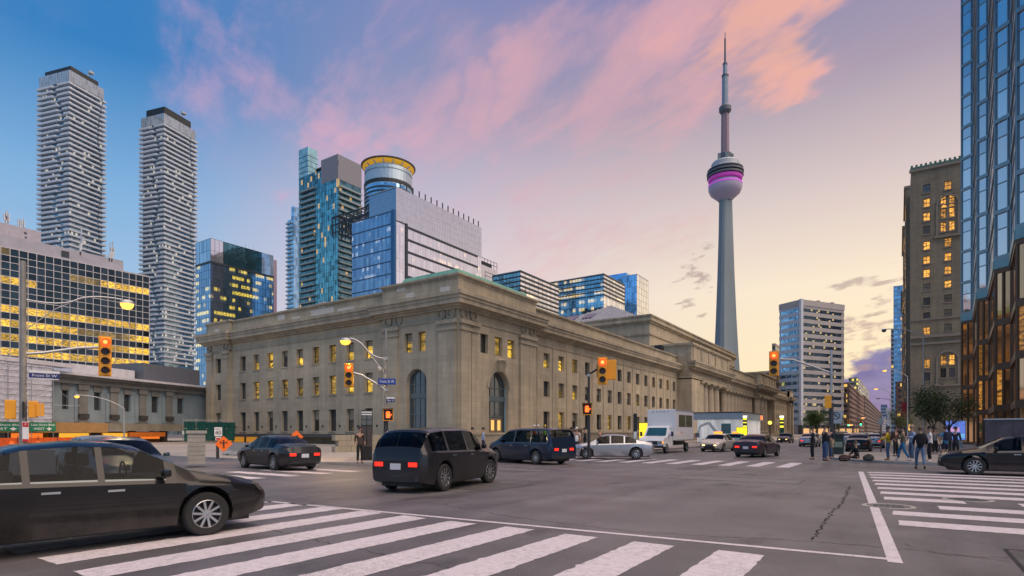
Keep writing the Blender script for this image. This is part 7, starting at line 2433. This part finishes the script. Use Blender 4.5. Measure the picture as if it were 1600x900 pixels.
def person(label, x, y, heading, top, legs, shoes, hair=HAIRD, skin_m=SKIN, height=1.74, stride=0.0, arms=((.05, .1), (.05, .1)), bend=0.0, backpack=None, shorts=False, sleeve=1.0, hat=None, z=.13, sit=False, bag=None, legspread=.0, hold=None):
    """arms: for left and right (forward swing of the hand, elbow bend forward) in metres; heading in degrees from +X, the way the person faces."""
    o = empty('person', label, 'person', (x, y, z), rad(heading))
    s = height / 1.74
    S_ = lambda *p: tuple(c * s for c in p)
    hipz = .93
    lean = bend
    if sit: hipz = .16
    pel = (0, 0, hipz)
    wst = (lean * .25, 0, hipz + .18)
    chest = (lean * .7, 0, hipz + .40)
    shz = hipz + .50
    neck = (lean * .95, 0, hipz + .56)
    head0 = (lean * 1.05 + .02, 0, hipz + .64)
    head1 = (lean * 1.1 + .02, 0, hipz + .72)
    head2 = (lean * 1.1 + .0, 0, hipz + .80)
    J = {}
    for sd, k in ((1, 0), (-1, 1)):
        st = stride * (1 if sd > 0 else -1)
        hip = (0, .09 * sd, hipz - .03)
        if sit:
            knee = (.38, .16 * sd, .20); ank = (.62 if sd > 0 else .45, .10 * sd + .02, .07); toe = (ank[0] + .14, ank[1], .05)
        else:
            knee = (st * .5 + .04 + max(0, st) * .15, (.10 + legspread * .4) * sd, .50)
            ank = (st * .95 - (.06 if st < 0 else 0), (.10 + legspread) * sd, .09 + (.06 if st < -.1 else 0))
            toe = (ank[0] + .15, ank[1] + .02 * sd, .04 if st >= -.1 else .05)
        heel = (ank[0] - .05, ank[1], ank[2] - .045)
        sh = (neck[0] - lean * .05, .185 * sd, shz)
        fw, eb = arms[k]
        el = (sh[0] + fw * .35 - .03, .235 * sd, shz - .27)
        wr = (sh[0] + fw + eb * .5, (.24 - eb * .25) * sd, shz - .50 + abs(fw) * .12 + eb * .75)
        d = Vector(wr) - Vector(el)
        d.normalize()
        palm = tuple(Vector(wr) + d * .07)
        J[sd] = dict(hip=hip, knee=knee, ank=ank, toe=toe, heel=heel, sh=sh, el=el, wr=wr, palm=palm, d=d)
    # --- body: one continuous skin from head to toes, hands with five fingers
    V, E = [], []
    def add(p, r, par=None, r2=None):
        V.append((*S_(*p), r * s, (r2 if r2 else r) * s))
        if par is not None: E.append((par, len(V) - 1))
        return len(V) - 1
    ip = add(pel, .085, None, .085)
    iw = add(wst, .078, ip, .078)
    ic = add(chest, .092, iw, .092)
    inn = add(neck, .055, ic)
    ih0 = add(head0, .072, inn, .075)
    ih1 = add(head1, .078, ih0, .092)
    ih2 = add(head2, .060, ih1, .07)
    add((head1[0] + .115, 0, head1[2] - .02), .014, ih1)                     # nose
    for sd in (1, -1):
        j = J[sd]
        a = add(j['hip'], .07, ip); b = add(j['knee'], .055, a); c_ = add(j['ank'], .038, b); add(j['toe'], .032, c_)
        a = add(lerp3(chest, j['sh'], .8), .055, ic); b = add(j['el'], .040, a); c_ = add(j['wr'], .027, b)
        pl = add(j['palm'], .028, c_, .018)
        d = j['d']
        side = Vector((1, 0, 0)) if abs(d.x) < .7 else Vector((0, 0, 1))
        for f in range(4):
            off = side * ((f - 1.5) * .019)
            p1 = Vector(j['palm']) + d * .045 + off
            ln = (.040, .050, .046, .034)[f]
            p2 = p1 + d * ln + Vector((0, -.012 * sd, 0))
            q1 = add(tuple(p1), .0085, pl); add(tuple(p2), .007, q1)
        t1 = Vector(j['palm']) - d * .01 + side * .035
        q1 = add(tuple(t1), .009, pl); add(tuple(t1 + d * .035 + side * .012), .0075, q1)
    skin('body', V, E, skin_m, o, 0, 1)
    # --- shirt
    V, E = [], []
    p_ = add((pel[0], 0, hipz - .10), .14, None, .14); pb = add((pel[0], 0, hipz + .02), .138, p_, .138); w2 = add(wst, .125, pb, .125); ch = add(chest, .138, w2, .138); nk = add((neck[0], 0, neck[2] - .05), .075, ch)
    for sd in (1, -1):
        j = J[sd]
        a = add(lerp3(chest, j['sh'], .85), .072, ch)
        if sleeve >= 1: b = add(j['el'], .056, a); add(lerp3(j['el'], j['wr'], .92), .042, b)
        else: add(lerp3(j['sh'], j['el'], .75), .064, a)
    skin('shirt', V, E, top, o, 0, 1)
    # --- trousers
    V, E = [], []
    pb = add((pel[0], 0, hipz + .08), .115, None, .115); p0 = add((pel[0], 0, hipz - .02), .122, pb, .122)
    for sd in (1, -1):
        j = J[sd]
        a = add(lerp3(j['hip'], j['knee'], .12), .098, p0); b = add(lerp3(j['hip'], j['knee'], .95), .072, a)
        if not shorts: add(lerp3(j['knee'], j['ank'], .93), .055, b)
    skin('trousers', V, E, legs, o, 0, 1)
    for sd in (1, -1):
        j = J[sd]
        V, E = [], []
        a = add(j['heel'], .045); b = add(lerp3(j['heel'], j['toe'], .5), .042, a); add(j['toe'], .036, b)
        skin('shoe', V, E, shoes, o, 0, 1)
    # --- hair or hat, eyes
    hm = MB().lathe([(.001, .115), (.05, .105), (.085, .06), (.096, .0), (.085, -.035)], 14, sx=1.12, sy=.93, cap=False)
    hm.xf(Matrix.Translation(S_(head1[0] - .018, 0, head1[2] + .025)) @ Matrix.Scale(s, 4))
    hm.build('hair' if hat is None else 'hat', hair if hat is None else hat, o, smooth=50)
    if hat is not None:
        MB().lathe([(.085, 0), (.125, -.006), (.085, -.012)], 16, cx=head1[0] + .05, cy=0, cap=False).xf(Matrix.Translation((0, 0, head1[2] + .03))).xf(Matrix.Scale(s, 4)).build('hat_brim', hat, o)
    for sd in (1, -1):
        MB().lathe([(.001, -.011), (.010, -.004), (.010, .004), (.001, .011)], 8, *S_(head1[0] + .088, .032 * sd)).xf(Matrix.Translation((0, 0, head1[2] * s + .008))).build('eye', M_BLK, o)
        MB().lathe([(.001, -.03), (.014, -.015), (.016, .012), (.001, .03)], 8, *S_(head1[0] - .01, .092 * sd)).xf(Matrix.Translation((0, 0, head1[2] * s))).build('ear', skin_m, o)
    if backpack:
        bp = rounded_box(-.30, -.16, hipz + .10, -.11, .16, hipz + .56, .07)
        bp.xf(Matrix.Translation((lean * .4, 0, 0)) @ Matrix.Scale(s, 4)).build('backpack', backpack, o, smooth=50)
        for sd in (1, -1): MB().tube([S_(-.12 + lean * .5, .11 * sd, hipz + .50), S_(.03 + lean, .12 * sd, hipz + .545), S_(.125 + lean * .6, .12 * sd, hipz + .40), S_(.05 + lean * .4, .14 * sd, hipz + .16), S_(-.12, .13 * sd, hipz + .14)], .016, 6).build('strap', backpack, o)
    if bag:
        p = J[-1]['palm']
        rounded_box(-.06, -.14, -.42, .06, .14, -.06, .03).xf(Matrix.Translation(S_(*p))).build('bag', bag, o, smooth=50)
    return o
BLK, NVY, DNM, LDN, GRY = cloth('black', (.010, .010, .012)), cloth('navy', (.012, .016, .04)), cloth('denim', (.04, .08, .17)), cloth('light_denim', (.10, .16, .26)), cloth('grey', (.16, .16, .17))
WHT_, LBL, YLW, BLU, TAN, RED_, OLV = cloth('white', (.62, .62, .64)), cloth('light_blue', (.25, .34, .52)), cloth('yellow', (.50, .34, .02)), cloth('blue', (.05, .22, .42)), cloth('tan', (.30, .22, .14)), cloth('red', (.24, .02, .02)), cloth('olive', (.08, .08, .05))
SHW, SHB, SHT = cloth('white_shoe', (.65, .65, .68)), cloth('black_shoe', (.015, .014, .014)), cloth('tan_shoe', (.28, .18, .08))
def ped(label, px, py, heading, *a, z=.13, **k):
    x, y = ground(px, py, z)
    return person(label, x, y, heading, *a, z=z, **k)
ped('person in black with dark jeans standing left of the right-hand signal pole', 1270, 718, 200, BLK, BLK, SHB, legspread=.03, arms=((.12, .25), (.02, .05)))
ped('person in black jacket and blue jeans leaning by the right-hand signal pole', 1288, 720, 30, BLK, DNM, SHB, arms=((.25, .15), (.1, .2)), bag=TAN, height=1.80)
ped('person in dark clothes half hidden behind the right-hand signal pole', 1295, 717, -60, NVY, DNM, SHB, height=1.78)
ped('person sitting on the corner pavement between two dark bags', 1339, 719, 215, BLK, BLK, SHB, sit=True, hair=HAIRB, arms=((.2, .12), (.2, .12)), bend=.06)
ped('person in a yellow top and jeans standing near the thin sign post', 1388, 719, 175, YLW, DNM, SHT, skin_m=SKIN2, backpack=cloth('brown_pack', (.05, .03, .025)), arms=((.35, .1), (.2, .25)), legspread=.05)
ped('person in a dark jacket behind the one in yellow', 1399, 713, -40, cloth('maroon', (.08, .03, .03)), BLK, SHB)
ped('person in dark top and bright blue jeans striding at the corner', 1411, 720, 170, OLV, cloth('bright_denim', (.02, .12, .26)), SHW, stride=-.24, arms=((.2, .2), (.0, .1)))
ped('person in a light blue shirt and hat at the corner', 1425, 720, -150, LBL, LDN, SHW, hat=TAN, arms=((.15, .3), (.1, .1)), height=1.8)
ped('person with dark backpack walking away onto the right crosswalk', 1438, 733, 96, NVY, LDN, SHB, z=.0, backpack=cloth('black_pack', (.008, .008, .010)), stride=.30, hair=HAIRB, height=1.80)
ped('person in white t-shirt, black trousers and white shoes near the tree', 1453, 721, 190, WHT_, BLK, SHW, hat=BLK, arms=((.2, .35), (.2, .35)), sleeve=.5, legspread=.02)
ped('person in a blue shirt and dark shorts left of the black car', 1477, 719, 120, BLU, NVY, SHB, shorts=True, sleeve=.5, backpack=NVY)
ped('person in dark blue top behind the black car', 1493, 717, 60, NVY, BLK, SHB)
ped('person in grey with a phone near the hotel trees', 1461, 709, -100, GRY, BLK, SHB)
ped('person in dark brown coat waiting on the left corner pavement', 562, 724, -20, cloth('brown_coat', (.06, .04, .03)), BLK, SHB, height=1.7)
ped('person in white shirt beside the red hand signal, left of a pair', 893, 712, 150, WHT_, GRY, SHW, sleeve=.5)
ped('person in white shirt and cap beside the red hand signal, right of a pair', 901, 712, -60, WHT_, NVY, SHW, hat=WHT_, sleeve=.5)
ped('person in black standing right behind the pair in white shirts', 914, 710, 200, BLK, BLK, SHB)
ped('person in peach top walking near the silver car', 937, 711, -150, cloth('peach', (.55, .26, .16)), DNM, SHB, stride=.2, sleeve=.5)
ped('person in blue shirt walking past the low grey wall', 755, 711, 40, LBL, NVY, SHB, stride=.2)
ped('person in pale top carrying a bag past the low grey wall', 738, 711, 190, GRY, NVY, SHB, stride=.15, bag=BLK)
HIV, ORV = cloth('hi_vis_lime', (.35, .75, .03)), cloth('hi_vis_orange', (.8, .18, .02))
for i, (px, m, lab, hatc) in enumerate(((852, HIV, 'worker in a lime vest behind the low grey wall', mat('helmet_yellow', (.7, .45, .03), .4)), (841, WHT_, 'worker in white helmet behind the low grey wall', mat('helmet_white', (.7, .7, .7), .4)), (835, ORV, 'worker in an orange vest behind the low grey wall', MATS['helmet_white'] if 'helmet_white' in MATS else M_WHT))):
    x, y = pt(px, 50)
    person(lab, x, y, -60 + i * 50, m, NVY, SHB, hat=hatc, z=.45)

# bags on the ground by the seated person
for (px, py, lab, m) in ((1319, 721, 'slumped reddish brown bag left of the seated person', cloth('maroon_bag', (.05, .015, .012))), (1357, 720, 'dark striped bag right of the seated person', cloth('charcoal_bag', (.03, .03, .033)))):
    x, y = ground(px, py, .13)
    bm = bmesh.new()
    bmesh.ops.create_icosphere(bm, subdivisions=3, radius=1)
    for v in bm.verts:
        n_ = noise.noise(v.co * 2.2 + Vector((px, 0, 0))) * .18
        v.co = Vector((v.co.x * .25 * (1 + n_), v.co.y * .18 * (1 + n_), max(0, .15 + v.co.z * .18 * (1 + n_))))
    mb = MB().add([tuple(v.co) for v in bm.verts], [tuple(v.index for v in f.verts) for f in bm.faces])
    bm.free()
    o = empty('duffel_bag', lab, 'bag', (x, y, .13), facing(x, y))
    mb.build('bag_body', m, o, smooth=60)
    MB().tube(curve_pts((-.14, -.05, .26), (0, -.1, .42), (.14, -.05, .26), 8), .014, 6).build('handle', BLK, o)
    MB().tube([(-.18, -.17, .1), (.18, -.17, .1)], .012, 6).tube([(-.16, -.16, .2), (.16, -.16, .2)], .012, 6).build('trim', GRY, o)

# ================================================================== BICYCLES
def bicycle(label, px, py, heading):
    x, y = ground(px, py, .13)
    o = empty('bicycle', label, 'bicycle', (x, y, .13), rad(heading), 'bicycles parked by the tree')
    R = .34
    for cx in (-.52, .52):
        t_ = MB().tube([(cx + R * math.cos(2 * math.pi * i / 20), 0, R + .02 + R * math.sin(2 * math.pi * i / 20)) for i in range(21)], .018, 6, cap=False)
        w = t_.build('wheel', M_TYRE, o)
        sp = MB()
        for i in range(8):
            a = math.pi * 2 * i / 8
            sp.bar((cx, 0, R + .02), (cx + R * math.cos(a), 0, R + .02 + R * math.sin(a)), .005)
        sp.build('spokes', M_GALV, w, kind='stuff')
    F1, F2, B, Rr, Fr = (-.12, 0, .88), (.42, 0, .90), (-.02, 0, .32), (-.52, 0, .36), (.52, 0, .36)
    MB().tube([B, F1], .017, 6).tube([F1, F2], .017, 6).tube([B, F2], .019, 6).tube([B, Rr], .012, 6).tube([F1, Rr], .012, 6).tube([F2, Fr], .014, 6).build('frame', M_DARKP, o)
    MB().tube([F2, (.38, 0, 1.02)], .013, 6).tube([(.38, -.26, 1.04), (.38, .26, 1.04)], .013, 6).build('handlebar', M_DARKP, o)
    rounded_box(-.28, -.07, .93, -.02, .07, .99, .025).build('saddle', M_BLK, o)
    MB().tube([F1, (-.15, 0, .94)], .013, 6).build('seat_post', M_GALV, o)
bicycle('dark bicycle locked by the tree, left of the two', 1462, 709, 20)
bicycle('dark bicycle locked by the tree, right of the two', 1472, 708, 35)

# ================================================================== TREES
M_BARK = mat('bark', (.07, .055, .045), .9, var=.3, scale=6, bump=.6, bscale=18)
def leaf_mat(name, col):
    m, t, p = principled(name)
    geo = node(t, 'ShaderNodeNewGeometry')
    rnd = geo.outputs['Random Per Island']
    f = mrange(t, rnd, 0, 1, .55, 1.5)
    c = mixc(t, rnd, tuple(col), (col[0] * 1.7, col[1] * 1.25, col[2] * .7))
    t.links.new(vmth(t, 'SCALE', c, scale=f), p.inputs['Base Color'])
    p.inputs['Roughness'].default_value = .6
    p.inputs['Subsurface Weight'].default_value = 0.0
    return m
def tree(label, px, D, base_z, H, R, nleaf, seed, m, openness=.5, trunk_h=.35, crown_sx=1.0):
    rr = random.Random(seed)
    x, y = pt(px, D)
    o = empty('street_tree', label, 'tree', (x, y, base_z), 0)
    tips = []
    br = MB()
    tr = MB()
    top = Vector((rr.uniform(-.1, .1), rr.uniform(-.1, .1), H * trunk_h))
    tr.tube([(0, 0, 0), tuple(top * .5 + Vector((.04, .02, 0))), tuple(top)], [.11, .09, .075], 8)
    tr.build('trunk', M_BARK, o, smooth=60)
    def grow(p, d, ln, r, lvl):
        pts_ = [p]
        q = p
        for k in range(3):
            d = (d + Vector((rr.uniform(-.3, .3), rr.uniform(-.3, .3), rr.uniform(-.05, .25)))).normalized()
            q = q + d * ln / 3
            pts_.append(q)
            if lvl >= 1: tips.append(q)
        br.tube([tuple(a) for a in pts_], r, 5, r * .5, cap=False)
        if lvl < 3:
            for k in range(rr.randint(2, 4)):
                dd = (d + Vector((rr.uniform(-1, 1), rr.uniform(-1, 1), rr.uniform(-.25, .7)))).normalized()
                grow(pts_[rr.randint(1, 3)], dd, ln * rr.uniform(.55, .8), r * .55, lvl + 1)
    for k in range(6):
        a = 2 * math.pi * k / 6 + rr.uniform(-.4, .4)
        grow(top * rr.uniform(.75, 1.0), Vector((math.cos(a) * .75 * crown_sx, math.sin(a) * .75 * crown_sx, rr.uniform(.7, 1.3))).normalized(), R * rr.uniform(.65, 1.0), .045, 0)
    br.build('limbs', M_BARK, o)
    lv = MB()
    for k in range(nleaf):
        t_ = tips[rr.randrange(len(tips))]
        g = .16 + .22 * openness
        c = t_ + Vector((rr.gauss(0, g), rr.gauss(0, g), rr.gauss(0, g * .8)))
        sz = rr.uniform(.05, .10)
        a = Vector((rr.gauss(0, 1), rr.gauss(0, 1), rr.gauss(0, .6))).normalized() * sz
        b = a.cross(Vector((rr.gauss(0, 1), rr.gauss(0, 1), rr.gauss(0, 1)))).normalized() * sz * .55
        lv.add([tuple(c - a), tuple(c + b), tuple(c + a), tuple(c - b)], [(0, 1, 2, 3)])
    lv.build('crown', m, o, kind=None)
LF1, LF2 = leaf_mat('leaf_green', (.045, .095, .022)), leaf_mat('leaf_dark', (.040, .070, .022))
tree('slender open street tree in front of the stone hotel', 1460, 47, .13, 5.2, 2.0, 4200, 3, LF2, .5, .38)
tree('second street tree in front of the brown glass base', 1484, 44, .13, 4.8, 1.7, 2600, 8, LF2, .6, .42)
tree('dense small green tree before the striped office block', 1275, 92, .13, 5.6, 2.0, 9000, 5, LF1, .5, .30)
tree('small dark tree right of the green one beyond the signal pole', 1303, 104, .13, 4.8, 1.7, 5000, 6, LF2, .5, .30)
tree('thin tree far down the right pavement beneath the blue tower', 1409, 98, .13, 5.5, 1.8, 4000, 9, LF2, .6, .35)
